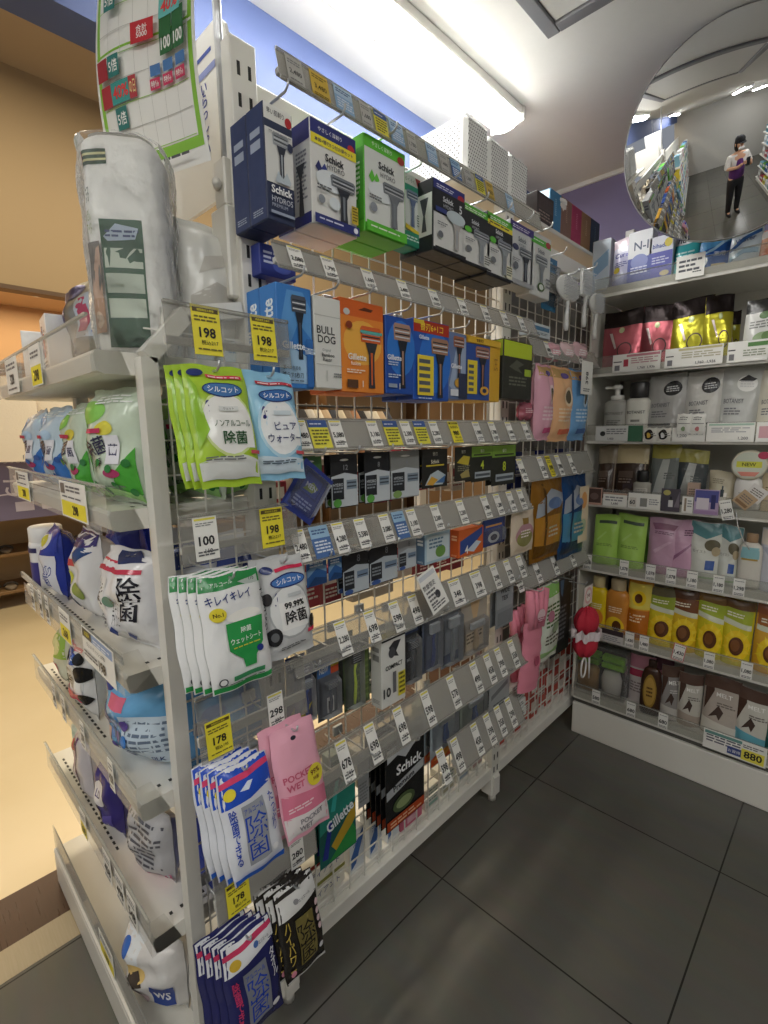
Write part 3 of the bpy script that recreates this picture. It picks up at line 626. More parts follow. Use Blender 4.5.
boxrow('razor_box', 402, 170, 421, 251, -.80, .045, '2D8B6E', [('r', .02, .2, .98, .86, 'D9DEDC')] + A_sch('teal'), edge('2D8B6E', 'CFE4DC'), 'slim teal razor box set back between the green and black boxes', 'the slim teal razor box', 1, grp=G1)
boxrow('razor_box', 433, 176, 464, 262, X1, .05, '1E2026', [('r', .02, .06, .98, .55, 'DBDCD9')] + A_sch('black'), [('r', .05, .22, .95, .8, 'D4D5D2'), ('p', [(.35, .28), (.65, .28), (.55, .5), (.75, .74), (.25, .74), (.45, .5)], '44474C')], 'black razor box with blue header and metal razor pictured', 'the black razor box with blue header', 2, grp=G1)
boxrow('razor_box', 462, 200, 489.5, 273, X1, .05, '1E2026', [('r', .02, .06, .98, .55, 'DBDCD9')] + A_sch('blackgreen'), edge('1E2026', '8A8E92'), 'black razor box with plain green header in the top row', 'the black razor box with green header', 2, grp=G1)
boxrow('razor_box', 487.5, 210, 511, 284, X1, .05, '1E2026', [('r', .02, .06, .98, .55, 'DBDCD9')] + A_sch('blackyellow'), edge('1E2026', '8A8E92'), 'black razor box with green header and yellow stripe', 'the black razor box with yellow stripe', 2, grp=G1)
boxrow('razor_box', 510.5, 218, 532, 291, X1, .045, 'B9BBBE', [('r', .02, .08, .98, .86, 'CFD1D2')] + A_sch('silver'), edge('A9ABAE', '77797E'), 'silver razor box with purple header in the top row', 'the silver razor box with purple header', 1, grp=G1)
boxrow('razor_box', 531.5, 229, 549, 301, X1, .045, 'C9CAC8', [('r', .02, .02, .98, .98, 'D3D5D3')] + A_sch('silvergreen'), edge('B9BBB9', '77797E'), 'pale grey razor box with green strip, far end of the top row', 'the pale grey razor box', 1, grp=G1)
# second row
G2 = 'boxed razors in the second row of the rack'; X2 = -.765
gil_l = [('r', .02, .01, .98, .99, '3F84CF')]
o = boxrow('razor_box', 275, 281, 314, 389.5, X2, .05, '3A7FCB', [('p', [(.02, .5), (.3, .95), (.75, .95), (.98, .8), (.98, .5), (.6, .65), (.3, .4), (.02, .2)], '5B9BDA'), ('p', [(.02, .05), (.98, .05), (.98, .3), (.4, .4), (.02, .3)], 'A9CDEB'), ('z', .62, .6, .44, .62, '4A5260', '1E2430'),
    ('t', 'Gillette', .42, .42, .07, 'E9F2FA', .7, 2), ('r', .78, .02, .98, .5, '2E6AB4'), ('t', 'AIR', .88, .38, .13, 'DCEAF6', .16, 1, -1.57), ('t', '肌への負担を', .34, .2, .04, '1E2C48', .5, 1), ('t', '減らす5枚刃', .36, .13, .055, '1E2C48', .6, 1), ('l', .1, .7, .07, 1, .02, '2E3E5C')],
    gil_l + [('t', 'Gillette', .5, .62, .62 * .3, 'EDF4FA', 1.7, 2, 1.57)], 'sky blue razor box with vertical lettering, near end of second row', 'the sky blue razor box', 2, grp=G2)
b_ = carton('razor_box', .08, .055, .05, '2B3A8C', [('l', .1, .9, .7, 3, .15, 'C9D0EA'), ('e', .6, .35, .25, .2, '4A5CB4')]); put(b_, (-.83, .575, onx(290, 281, -.83).z + .0), GR); tag(b_, 'small dark blue blade box tucked behind the sky blue razor box', 'blade box')
boxrow('razor_box', 313, 294, 343.5, 389.5, X2, .05, 'DEDFDA', [('r', .02, .79, .98, .8, 'B9BBB6'), ('t', 'BULL', .4, .64, .085, '232428', .66, 1), ('t', 'DOG', .42, .54, .085, '232428', .66, 1), ('t', 'Original', .4, .42, .035, '77868A', .5, 0), ('t', 'Bamboo', .45, .37, .04, '33373A', .5, 1), ('t', 'Razor', .42, .32, .04, '33373A', .4, 1), ('r', .02, .26, .98, .265, 'A9ABA6'), ('r', .36, .08, .4, .2, 'C9CCC6'), ('l', .62, .92, .16, 2, .03, '77797A')],
    [('r', .02, .01, .98, .99, 'C9CBC6')], 'plain white bamboo razor box between the blue and orange boxes', 'the plain white bamboo razor box', 1, grp=G2)
boxrow('razor_box', 339, 296, 384, 394.5, X2, .05, 'DE6B28', [('r', .01, .83, .99, .99, 'D96424'), ('p', [(.4, .9), (.55, .94), (.75, .93), (.7, .9)], '5A2A14'), ('r', .01, .01, .99, .82, 'E78A34'), ('e', .5, .55, .44, .24, 'F0B24A'), ('e', .14, .86, .07, .035, 'C9CBC8'), ('z', .68, .4, .5, .68, 'D9622A', '33343A'), ('r', .42, .66, .94, .69, '5AB4AC'),
    ('t', 'Gillette', .34, .39, .07, 'F6F2EA', .5, 2), ('t', 'fusion', .3, .32, .045, 'F6E9DA', .4, 1), ('l', .1, .55, .24, 2, .025, 'F6E3CF'), ('r', .1, .05, .34, .14, '5A3A24'), ('t', '1', .45, .1, .07, 'F4F0E8', .1, 1), ('e', .16, .72, .07, .04, '8A3A1E')],
    edge('C95A20', 'F0B98A'), 'bright orange razor box hanging in the second row', 'the bright orange razor box', 2, grp=G2)
boxrow('razor_box', 385, 314, 413.5, 395, X2, .05, '1F4FA8', [('e', .55, .6, .5, .36, '2F78D0'), ('z', .58, .5, .62, .84, 'B08A78', '20242E'), ('t', 'Gillette', .28, .47, .07, 'EDF2F8', .5, 2), ('l', .06, .45, .4, 2, .03, 'C4D2EA'), ('l', .06, .5, .24, 2, .03, 'C4D2EA'), ('r', .06, .08, .36, .13, '9AA6B8'), ('t', '1', .45, .1, .08, 'EDF2F8', .1, 1)], edge('1C3E86', '9AB0D8'), 'deep blue razor box with a single razor, beside the orange one', 'the deep blue single razor box', 2, grp=G2)
boxrow('razor_box', 413, 317, 448.5, 401.5, X2, .05, '2457B4', [('e', .6, .5, .45, .4, '2E74D2'), ('r', .01, .84, .99, .99, 'B3321E'), ('t', '替刃6+1コ', .5, .915, .1, 'F4D23A', .94, 2), ('r', .01, .94, .28, .99, 'E2C23A'), ('z', .72, .42, .5, .76, 'A87E66', '22262E'), ('t', 'Gillette', .26, .78, .05, 'E9F0F8', .4, 2),
    ('r', .08, .06, .52, .56, 'F0D83A')] + [('r', .12, .1 + .09 * k, .42, .15 + .09 * k, '5A5E66') for k in range(5)] + [('l', .1, .5, .02, 1, .02, 'DDE6F4')], edge('1C3E86', '9AB0D8'), 'blue razor box with red banner reading 6+1', 'the blue razor box with red banner', 2, grp=G2)
boxrow('razor_box', 448.5, 331, 466, 400, X2, .05, '6A7EA8', [('p', [(.05, .2), (.5, .9), (.95, .95), (.95, .3), (.4, .1)], '9FB0CC'), ('z', .55, .64, .6, .62, 'A8684A', '2C303A'), ('t', 'Gillette', .4, .5, .07, 'F0F2F6', .8, 2), ('e', .5, .25, .2, .07, 'C99A3A'), ('r', .08, .05, .5, .15, 'DDE1EA'), ('r', .5, .01, .99, .4, '2A3350')], edge('2A3350', '9AB0D8'), 'narrow silver blue razor box between two blue boxes', 'the narrow silver blue razor box', 1, grp=G2)
boxrow('razor_box', 466, 334, 499, 402, X2, .05, 'D9A92C', [('r', .01, .01, .68, .88, '2A4E9C'), ('z', .46, .52, .4, .66, 'A87260', '1E2230'), ('r', .03, .1, .3, .62, 'EBD23A')] + [('r', .06, .14 + .09 * k, .2, .19 + .09 * k, '5A5E66') for k in range(5)] + [('r', .02, .89, .98, .98, 'E2B636'), ('t', '数量限定', .36, .935, .05, '5A3A14', .5, 1), ('t', '5+1', .84, .6, .1, 'A8761E', .24, 1, 1.57), ('e', .5, .16, .13, .07, 'E0A83A'), ('e', .5, .16, .06, .035, '2A3350')],
    edge('C4961E', '7A5A14'), 'yellow framed blue razor box near the end of second row', 'the yellow framed razor box', 2, grp=G2)
boxrow('razor_box', 503.5, 338, 531, 400.5, X2, .05, '22251F', [('r', .03, .72, .97, .985, 'BFD52E'), ('p', [(.2, .55), (.45, .68), (.7, .62), (.5, .55), (.66, .46), (.4, .5)], '55594E'), ('l', .2, .8, .36, 3, .06, '6A6E60'), ('r', .72, .42, .95, .54, 'A8C436')],
    [('r', .02, .72, .98, .985, 'A9BF2A')], 'black razor box with lime green top, far end of second row', 'the black and lime razor box', 1, grp=G2)

# third row: blade cards
def cardrow(u0, v0, u1, v1, X, base, art, lab, short, copies=1, bub=None, razor=None, cat='blade card', name='blade_card', d=.016, tab=None, kind='p', grp=None, roll=0, tilt=0, hk=True, more='hanging right behind it'):
    a, c = onx(u0, v0, X), onx(u1, v1, X); w, h = c.y - a.y, a.z - c.z
    o = card(name, w, h, base, art, d, bub, razor, kind, tab); put(o, (X, (a.y + c.y) / 2, c.z), GR, tilt, roll); tag(o, lab, cat, grp)
    for k in range(1, copies): dup(o, ['', 'spare pack hanging directly behind ', 'third in line on the hook of ', 'fourth in line on the hook of ', 'fifth in line on the hook of '][k] + short, (-(d + .004) * k, 0, 0))
    if hk: hook((a.y + c.y) / 2, a.z + (.005 if not tab else .012), X + .03, short)
    return o
G3 = 'blade cards in the third row of the rack'; X3 = -.77
def A_bl(c1, c2, num=''): return [('r', .01, .66, .99, .99, c1), ('e', .5, .9, .16, .02, 'E9EAE6'), ('t', num, .55, .76, .1, '8A8E92', .3, 1), ('p', [(.01, .6), (.5, .66), (.99, .6), (.99, .02), (.01, .02)], 'C4CBD0'), ('r', .04, .16, .46, .56, '20242A'), ('t', 'HYDRO', .25, .44, .06, 'C9D0D6', .36, 1), ('l', .08, .42, .36, 2, .06, '8A9298'), ('r', .55, .34, .94, .52, '8494A2'), ('r', .57, .38, .92, .41, '3A4450'), ('r', .57, .45, .92, .48, '3A4450'), ('e', .2, .1, .15, .08, c2)]
o = cardrow(303, 457.5, 328, 505, X3, '3D6B38', A_bl('3F7038', '6FB04A', '8'), 'green headed blade card beside the tilted navy pack', 'the green headed blade card', 2, grp=G3)
cardrow(335, 455.5, 363, 506, X3, '1E2024', A_bl('1C1E22', '5FA84A', '12'), 'first of two black headed blade cards, nearer the green one', 'the first black headed blade card', 2, grp=G3)
cardrow(369, 453, 395, 501, X3, '1E2024', A_bl('1C1E22', '5FA84A', '8'), 'second of two black headed blade cards, next to the grey one', 'the second black headed blade card', 2, grp=G3)
cardrow(395.5, 452, 424, 496, X3, '8E908E', A_bl('8A8C8A', '7FA05A', '4'), 'grey headed blade card in the third row', 'the grey headed blade card', 2, grp=G3)
cardrow(427, 450, 452, 486, X3, '1D1E1C', [('r', .04, .8, .96, .97, '2A2B28'), ('t', '替刃', .5, .88, .1, 'D9D6C8', .4, 1), ('t', 'Schick', .5, .68, .1, 'E2DFC8', .6, 2), ('r', .15, .56, .85, .6, 'D2BE3A'), ('p', [(.1, .08), (.3, .35), (.6, .45), (.92, .3), (.8, .06)], 'B9C7CE'), ('p', [(.15, .1), (.35, .3), (.6, .2), (.4, .06)], 'D9A53A'), ('p', [(.5, .12), (.9, .3), (.85, .1)], '4A74A8')], 'black blade card with yellow and blue blades pictured', 'the black and yellow blade card', 2, grp=G3)
cardrow(460, 447.5, 476, 480, X3, '26271E', [('t', '替刃', .5, .86, .1, 'D9D6C8', .6, 1), ('p', [(.1, .55), (.5, .75), (.9, .7), (.8, .45), (.4, .5)], 'C9B83A'), ('p', [(.3, .2), (.8, .35), (.9, .1), (.4, .08)], 'A99A5A'), ('l', .15, .9, .42, 3, .06, '8A8A72')], 'narrow black and gold blade card in the third row', 'the narrow black and gold card', 1, grp=G3)
for (u0, v0, u1, v1, n, wd) in ((476.5, 446.5, 496.5, 480, '4', 'four'), (497, 445.5, 519.5, 483, '8', 'eight')):
    cardrow(u0, v0, u1, v1, X3, '23261F', [('r', .01, .7, .99, .99, '7FA83A'), ('t', '替刃', .5, .86, .09, 'EEF3E2', .5, 1), ('r', .1, .74, .9, .78, '2C3A1A'), ('t', n, .5, .47, .24, 'C4D63A', .4, 2), ('r', .15, .1, .9, .28, 'AAB4BA'), ('r', .18, .15, .87, .22, '4E565E')], f'black blade card with green header showing a large number {wd}', f'the green headed card marked {wd}', 2, grp=G3)
# tilted navy pack near the end panel
o = card('blade_card', .082, .1, '2B3A86', [('r', .2, .42, .8, .86, '243074'), ('r', .24, .46, .76, .82, '2F4190'), ('p', [(.3, .5), (.5, .72), (.72, .66), (.6, .52)], '7A8A4A'), ('t', 'MEN', .5, .62, .1, 'C9CFE4', .4, 1), ('l', .2, .8, .3, 3, .07, '8A96C8'), ('p', [(.05, .06), (.3, .06), (.05, .3)], '4A5AA8')], .02, (.1, .1, .9, .9)); put(o, onx(302, 516, -.73), GR, 0, math.radians(38)); tag(o, 'navy blue pack hanging tilted like a diamond beside the end panel', 'blade card')
# fourth row
G4 = 'blade packs in the fourth row of the rack'
def A_bs(hd): return [('r', .01, .62, .99, .99, hd), ('t', '8', .6, .8, .16, '77797E', .3, 1), ('p', [(.01, .55), (.5, .66), (.99, .6), (.99, .02), (.01, .02)], 'B9C2C9'), ('r', .04, .12, .42, .54, '1E2228'), ('l', .08, .38, .4, 3, .08, '8A9298'), ('r', .52, .34, .95, .5, '7488A0'), ('r', .55, .38, .92, .41, '2E3846'), ('e', .2, .07, .16, .06, '3A5A9A')]
for (u0, v0, u1, v1, ph) in ((311, 560, 332, 584, 'nearer the end panel'), (333, 557, 347, 579, 'next to the black packs')):
    cardrow(u0, v0, u1, v1, X3, '2E62A4', [('p', [(.02, .3), (.5, .6), (.98, .4), (.98, .6), (.5, .8), (.02, .55)], '7FA6CC'), ('l', .15, .8, .75, 2, .1, 'D9E4F0'), ('p', [(.02, .02), (.98, .02), (.98, .2), (.4, .3)], '1E4478')], f'low blue blade pack in the fourth row, {ph}', f'the low blue pack {ph}', 1, grp=G4)
cardrow(347, 554, 374, 590, X3, '1D1F24', A_bs('1B1C20'), 'black and silver blade pack in fourth row, beside the blue packs', 'the black and silver pack beside the blue', 2, grp=G4)
cardrow(374, 547, 402.5, 579, X3, '1D1F24', A_bs('1B1C20'), 'black and silver blade pack in fourth row, beside the grey pack', 'the black and silver pack beside the grey', 2, grp=G4)
cardrow(403, 541, 421, 567, X3, '9EA2A6', A_bs('9A9EA2'), 'grey and silver blade pack in the fourth row', 'the grey and silver blade pack', 1, grp=G4)
boxrow('blade_box', 425, 535, 450, 558, -.775, .03, 'A9C4D4', [('r', .06, .1, .94, .9, 'CFDCE2'), ('e', .6, .35, .2, .2, '6E9A4A'), ('l', .15, .7, .75, 3, .12, '5A7A94')], edge('4A6A8A', 'C9D6E0'), 'pale blue blade box with green leaf mark in fourth row', 'the pale blue blade box', 1, cat='blade box', grp=G4)
boxrow('blade_box', 459, 531, 483, 551, -.775, .03, 'D9672A', [('p', [(.05, .1), (.4, .2), (.95, .7), (.95, .95), (.05, .6)], '2E4C94'), ('p', [(.3, .2), (.7, .5), (.9, .4), (.6, .1)], 'C9D4E2'), ('t', '4', .3, .25, .3, 'F2F2F0', .2, 2)], edge('C9571E', 'F0B98A'), 'orange and blue blade box in the fourth row', 'the orange and blue blade box', 1, cat='blade box', grp=G4)
cardrow(487, 517, 509, 542, X3, '2A3C7E', [('r', .1, .5, .9, .9, '3450A0'), ('r', .15, .6, .85, .66, 'D9A050'), ('e', .5, .25, .25, .18, 'C9CED4'), ('e', .5, .25, .15, .1, '3A3450')], 'navy blade card with a clear shell in the fourth row', 'the navy shell blade card', 1, (.1, .08, .9, .55), grp=G4)
# a perfume-bottle shaped sachet
a, c = onx(511, 511, -.775), onx(532, 549, -.775)
o = pillow('sachet', c.y - a.y, a.z - c.z, .012, 'D9C9B4', [('e', .5, .42, .38, .26, 'B98A92'), ('e', .5, .34, .34, .18, '8E8A4E'), ('r', .38, .66, .62, .8, '9A7A3A'), ('l', .3, .7, .5, 3, .06, 'F0E3DA')], 'g', None, 5); put(o, (-.775, (a.y + c.y) / 2, c.z), GR); tag(o, 'beige sachet picturing a pink perfume bottle in the fourth row', 'sachet'); hook((a.y + c.y) / 2, a.z + .004, -.75, 'the beige perfume sachet')

# fifth row
G5 = 'razor packs in the fifth row of the rack'; X5 = -.765
cardrow(300, 668, 322, 722, X5, '2C3A6C', [('r', .02, .78, .98, .98, '3A4A84'), ('l', .1, .9, .9, 3, .05, 'C9D0E4'), ('p', [(.05, .05), (.5, .05), (.9, .3), (.4, .2)], 'D9C83A')], 'navy card of long handled razors beside the pink pocket wipes', 'the navy long handled razor card', 2, (.12, .06, .88, .76), ('8E949C', '2B4696'), 'razor card', 'razor_card', .024, grp=G5)
cardrow(323, 656, 347, 716, X5, '5E636C', [('r', .02, .62, .98, .8, '3A6AA8'), ('r', .62, .62, .98, .72, 'C9502A'), ('r', .62, .72, .98, .8, 'D9C03A'), ('t', 'NEW', .3, .71, .08, 'E9EEF4', .4, 2), ('l', .1, .9, .9, 3, .04, '8A8F98'), ('r', .4, .08, .72, .3, 'E2E3E0'), ('t', 'M', .56, .19, .12, '26262A', .2, 2)], 'grey razor card with blue and orange strip in fifth row', 'the grey card with blue strip', 2, (.08, .05, .9, .6), ('3A3E46', '4A505A'), 'razor card', 'razor_card', .024, grp=G5)
cardrow(350, 650, 377, 703, X5, '4C5A38', [('r', .02, .02, .98, .98, '46523A'), ('r', .5, .05, .95, .8, '5E7040')] + [('r', .5, .1 + .09 * k, .95, .13 + .09 * k, '74884C') for k in range(7)] + [('l', .5, .92, .86, 2, .05, 'B9C48A')], 'dark green razor card with a lime yellow razor', 'the lime yellow razor card', 3, (.05, .05, .62, .95), ('2B2E2A', 'BFD52E'), 'razor card', 'razor_card', .024, grp=G5)
boxrow('razor_box', 381, 634, 405.5, 697, -.755, .035, 'DDDDD8', [('r', .01, .9, .99, .99, 'E2D02E'), ('r', .01, .87, .99, .9, '2A2A2C'), ('p', [(.3, .78), (.5, .84), (.8, .83), (.6, .7), (.7, .62), (.4, .66)], '2C2C30'), ('e', .42, .7, .14, .07, '4A4A4E'), ('t', 'COMPACT', .5, .52, .06, '2A2A2E', .7, 2), ('t', '10', .2, .2, .13, '2A2A2E', .3, 2), ('r', .44, .16, .58, .44, '6A6A6E'), ('r', .66, .08, .96, .4, 'D9CB3A'), ('l', .7, .94, .36, 5, .06, '55501C')], edge('CFCFCA', '8A8A88'), 'tall white razor box with yellow top reading 10', 'the tall white box with yellow top', 1, grp=G5)
cardrow(407, 626, 426, 681, X5, '26292E', [('r', .04, .78, .96, .97, '33456E'), ('r', .12, .82, .88, .94, 'C4CFDA'), ('l', .2, .8, .89, 2, .04, '4A5A78'), ('t', 'MEN', .5, .38, .05, 'C9CDD2', .4, 1)], 'black razor card with pale blue label panel in fifth row', 'the black card with blue label', 2, (.12, .04, .88, .74), ('2E3238', '3A3E46'), 'razor card', 'razor_card', .024, grp=G5)
for k, (u0, v0, u1, v1) in enumerate(((429, 614, 446, 668), (448, 608, 466, 662))):
    cardrow(u0, v0, u1, v1, X5, '8A9098' if k else '5A6478', [('r', .05, .84, .95, .97, '35456C' if not k else 'A9AEB4'), ('l', .1, .9, .91, 2, .04, 'D9DEE6'), ('r', .1, .06, .9, .2, '4A5470')], ('navy trimmed clear pack of razors in the fifth row' if not k else 'silver clear pack of razors in the fifth row'), ('the navy trimmed clear pack' if not k else 'the silver clear pack'), 3, (.08, .04, .92, .82), ('B9BEC4', '3A4C8A' if not k else '8E949A'), 'razor card', 'razor_card', .022, grp=G5)
cardrow(468, 600, 492, 650, X5, 'B9AFA2', [('p', [(.3, .95), (.75, .95), (.6, .6), (.45, .6)], 'D9B88E'), ('t', 'ROSE', .5, .5, .08, '4A3A34', .6, 2), ('r', .15, .12, .85, .4, 'D6C4A8'), ('l', .2, .8, .35, 3, .06, '7A6A54')], 'beige and clear pouch of razors in the fifth row', 'the beige and clear razor pouch', 2, (.1, .08, .9, .6), ('C9CDD0', 'D9BE9A'), 'razor card', 'razor_card', .022, grp=G5)
cardrow(501, 583, 517, 622, X5, '8C9296', [('r', .05, .4, .95, .98, '9AA0A4'), ('t', 'WIDE', .5, .75, .1, '2E3236', .7, 2), ('t', 'TEX', .5, .6, .1, '2E3236', .6, 2), ('r', .1, .05, .9, .32, '7C8286')], 'plain grey card pack at the far end of the fifth row', 'the plain grey card pack', 2, cat='razor card', name='razor_card', grp=G5)
# sixth row
G6 = 'multi-packs in the sixth row of the rack'; X6 = -.765
cardrow(322, 792, 361, 846, X6, '1F6A5E', [('r', .01, .01, .99, .99, '1F5E58'), ('p', [(.02, .75), (.98, .95), (.98, .6), (.02, .4)], '2A8A7A'), ('p', [(.3, .2), (.98, .55), (.98, .35), (.5, .05)], 'B99A2E'), ('p', [(.2, .02), (.9, .3), (.98, .2), (.98, .02)], '2E8A44'), ('p', [(.05, .1), (.25, .5), (.35, .5), (.2, .08)], '24348C'), ('p', [(.3, .62), (.45, .95), (.55, .95), (.42, .6)], '3AB0A8'), ('t', 'Gillette', .55, .5, .14, 'E4EDF2', .75, 2, .3)], 'dark green bag of disposable razors low on the rack', 'the dark green bag of razors', 2, cat='razor bag', name='razor_bag', grp=G6, kind='g')
o = cardrow(362, 757, 374, 805, X6, '8C8F90', [('t', 'Schick', .5, .6, .08, '55585C', .9, 1), ('l', .1, .9, .4, 6, .06, '6A6C6E')], 'narrow grey strip pack beside the dark green razor bag', 'the narrow grey strip pack', 1, cat='razor card', name='razor_card', grp=G6)
cardrow(389, 752, 428, 806, X6, '17181A', [('p', [(.05, .95), (.4, .98), (.8, .97), (.95, .9), (.7, .84), (.5, .76), (.3, .84), (.05, .8)], 'C4C8CC'), ('t', 'Schick', .6, .66, .12, 'E9EAEC', .66, 2), ('p', [(.02, .38), (.98, .5), (.98, .6), (.02, .48)], 'A9ADB0'), ('t', 'Premium', .45, .49, .07, '2A2A2E', .7, 2, .13), ('e', .45, .25, .28, .1, '4A5A3A'), ('e', .45, .25, .2, .06, '8A9A6A'), ('r', .02, .02, .98, .13, 'B0441E'), ('l', .1, .9, .08, 2, .04, 'E2B08A')], 'black and silver bag of disposable razors low on the rack', 'the black and silver razor bag', 5, cat='razor bag', name='razor_bag', d=.014, grp=G6, kind='g')
for k, (u0, v0, u1, v1, c1, c2) in enumerate(((436, 722, 462, 752, 'A9B6BE', '3A6AA4'), (466, 706, 490, 732, '9AA49A', '4E6AA0'))):
    cardrow(u0, v0 - 14, u1, v1, X6 - .02, c1, [('r', .05, .75, .95, .96, c2), ('l', .1, .9, .86, 2, .06, 'E4EAF0'), ('p', [(.02, .02), (.98, .02), (.98, .28), (.02, .14)], 'D9602A'), ('p', [(.1, .1), (.5, .2), (.9, .16), (.5, .05)], 'E9A03A')], ['clear and blue razor pack with orange foot, sixth row', 'clear and grey razor pack with orange foot, sixth row'][k], ['the clear and blue razor pack', 'the clear and grey razor pack'][k], 2, (.08, .26, .92, .76), ('C9CDD0', '3A62B0'), 'razor card', 'razor_card', .02, grp=G6)
cardrow(494, 676, 513, 708, X6, '9EA2A4', [('p', [(.1, .8), (.9, .95), (.9, .85), (.1, .7)], '6A6E72'), ('p', [(.1, .5), (.9, .65), (.9, .55), (.1, .4)], '77797E'), ('l', .2, .8, .25, 3, .06, '66686C')], 'grey striped film pack at the end of the sixth row', 'the grey striped film pack', 2, cat='razor card', name='razor_card', grp=G6, kind='g')
for k in range(4):
    zc = onx(522, 705, -.775).z - .05 + k * .034
    o = carton('refill_box', .085, .03, .05, 'DADAD6', [('l', .1, .9, .7, 2, .3, '6A6C70'), ('r', .02, .02, .98, .12, 'A9B0A8')]); put(o, (-.775 - .004 * k, onx(521, 705, -.775).y, zc), GR, 0, math.radians(-4)); tag(o, f'white refill box, {["lowest", "second lowest", "third lowest", "topmost"][k]} of the layered stack by the middle post', 'refill box', 'layered white refill boxes by the middle post')
# things standing on the base shelf behind the wire
for k, (y, c1, c2, t2) in enumerate(((.60, 'E4DFD2', 'A8342E', 'ラディアント'), (.60, 'E2DED0', '8A8A3A', 'ラディアント'))):
    o = carton('shaver_box', .15, .055, .07, c1, [('r', 0, .82, 1, 1, c2), ('t', t2, .5, .4, .34, '2A3A7A', .8, 1)]); put(o, (-.885, .665, .172 + .058 * (1 - k)), GR); tag(o, ['white box with red top edge, upper of two on the base shelf', 'white box with olive top edge, lower of two on the base shelf'][k], 'box', 'stacked white boxes at the foot of the rack')
for k in range(3):
    o = carton('cream_box', .05, .125, .04, 'DDE2E6', [('p', [(.05, .1), (.4, .2), (.95, .75), (.95, .95), (.6, .8), (.05, .4)], '3C6AB0'), ('t', '泡', .4, .7, .16, '2A5AA4', .4, 1), ('r', .05, .02, .95, .08, 'F0F0EE')]); put(o, (-.885, .785 + .072 * k, .167), GR); tag(o, f'white and blue box behind the wire foot, {ORD[k]} from the near end', 'box', 'white and blue boxes at the foot of the rack')
o = carton('cream_box', .10, .1, .04, 'CF6A84', [('l', .1, .9, .8, 4, .12, 'F0D2DA'), ('r', .3, .1, .7, .3, 'E9B9C6')]); put(o, (-.885, 1.01, .167), GR); tag(o, 'rose pink box behind the wire at the foot of the rack', 'box')
for k in range(4):
    o = carton('refill_box', .07, .07 + .012 * (k % 2), .05, 'D4D3CA', [('l', .1, .9, .8, 4, .16, '8A9A8E'), ('r', .1, .1, .9, .25, ['8FB0A4', 'A9A58A', '9AA8B4', 'A88E8A'][k])]); put(o, (-.885, 1.11 + .085 * k, .167), GR); tag(o, f'pale box behind the wire by the middle foot, {ORD[k]} from the rose box', 'box', 'pale boxes behind the wire near the middle foot')
# far side of the rack: goods hung back to back, seen through the wire
BK = [('8E2A3A', 'E4D9D4'), ('A83A48', 'F0E6E0'), ('7A2434', 'D9B9B4'), ('D9CFC4', 'B03A3A'), ('B9B0A4', '7A2A34'), ('C4B9AA', '8A5A3A')]
for r_, zz in enumerate((1.16, .90, .62, .36)):
    for k in range(10):
        y = .60 + .088 * k
        c1, c2 = BK[(k * 5 + r_ * 2) % 6] if r_ < 2 else [('B9B6AC', '6A7A8A'), ('A9B4A8', '4A6A5A'), ('C9C4B8', '3A5A8A'), ('9AA4AC', '77808A')][(k + r_) % 4]
        hh = .085 + .012 * ((k * 7 + r_ * 3) % 4)
        o = carton('back_carton', .074, hh, .03, c1, [('r', .1, .55, .9, .85, c2), ('l', .1, .9, .4, 3, .1, c2)]); put(o, (-.925 - .006 * (k % 3), y, zz + .01 * ((k * 3) % 4)), GR)
        tag(o, f'carton on the far side of the wire, {ORD[k]} along, {["upper", "second", "third", "lowest"][r_]} row', 'carton', 'cartons on the far side of the wire grid')
        MB().tube([(.0, .03, hh * .8), (0, .02, hh + .02), (0, .06, hh + .026)], .002, mat('B9B9B6', 'f')).obj('hanger', o)

# ------------------------------------------------------------------ far bay
X7 = -.785
def hang(o, u0, v0, u1, v1, X, lab, cat, short=None, grp=None, roll=0):
    a, c = onx(u0, v0, X), onx(u1, v1, X); put(o, (X, (a.y + c.y) / 2, c.z), GR, 0, roll); tag(o, lab, cat, grp)
    if short: hook((a.y + c.y) / 2, a.z + .004, X + .03, short)
    return o
def wh(u0, v0, u1, v1, X):
    a, c = onx(u0, v0, X), onx(u1, v1, X); return c.y - a.y, a.z - c.z
R_ = (549, 252, 561, 312); w, h = wh(*R_, X7)
hang(card('brush_card', w, h, '2F6E96', [('e', .5, .6, .4, .3, '4A8AB0'), ('l', .2, .8, .9, 2, .04, 'D9E4EA')], .02, (.1, .1, .9, .85)), *R_, X7, 'teal blue brush card at the start of the far bay', 'brush card', 'the teal blue brush card')
for k, (R_, kd, c1, lb) in enumerate((((557, 270, 577, 335), 'paddle', 'E3E4E2', 'white oval paddle hair brush with grey bristles'), ((578, 266, 592, 331), 'comb', 'D9DAD8', 'white straight vent hair brush with long ladder head'), ((590, 290, 601, 342), 'paddle', 'D6D6D2', 'small white round hair brush at the far end'))):
    w, h = wh(*R_, X7 + .03 + .01 * k)
    hang(brush('hair_brush', w, h, c1, kd), *R_, X7 + .03 + .01 * k, lb, 'hair brush', lb.replace('white', 'the white', 1).split(' with')[0] if k < 2 else 'the small round brush', 'hair brushes in the far bay')
R_ = (528, 320, 550, 340); w, h = wh(*R_, -.80)
hang(carton('comb_box', w, h, .03, 'C9D2D8', [('r', .05, .5, .95, .8, '4A7AA0'), ('l', .1, .9, .3, 2, .1, '6A7A84')]), *R_, -.80, 'low white and blue box under the teal brush card', 'box')
SP = [((535, 363, 548, 440), 'E2A9BC', 'F0D2DA', 'D6588A', 'pink'), ((549, 365, 567, 441), 'EDB98A', 'F4D8B4', 'D96A4A', 'peach orange'), ((568, 368, 583, 440), '6FA4D6', 'B9D6EE', '3A66A8', 'sky blue')]
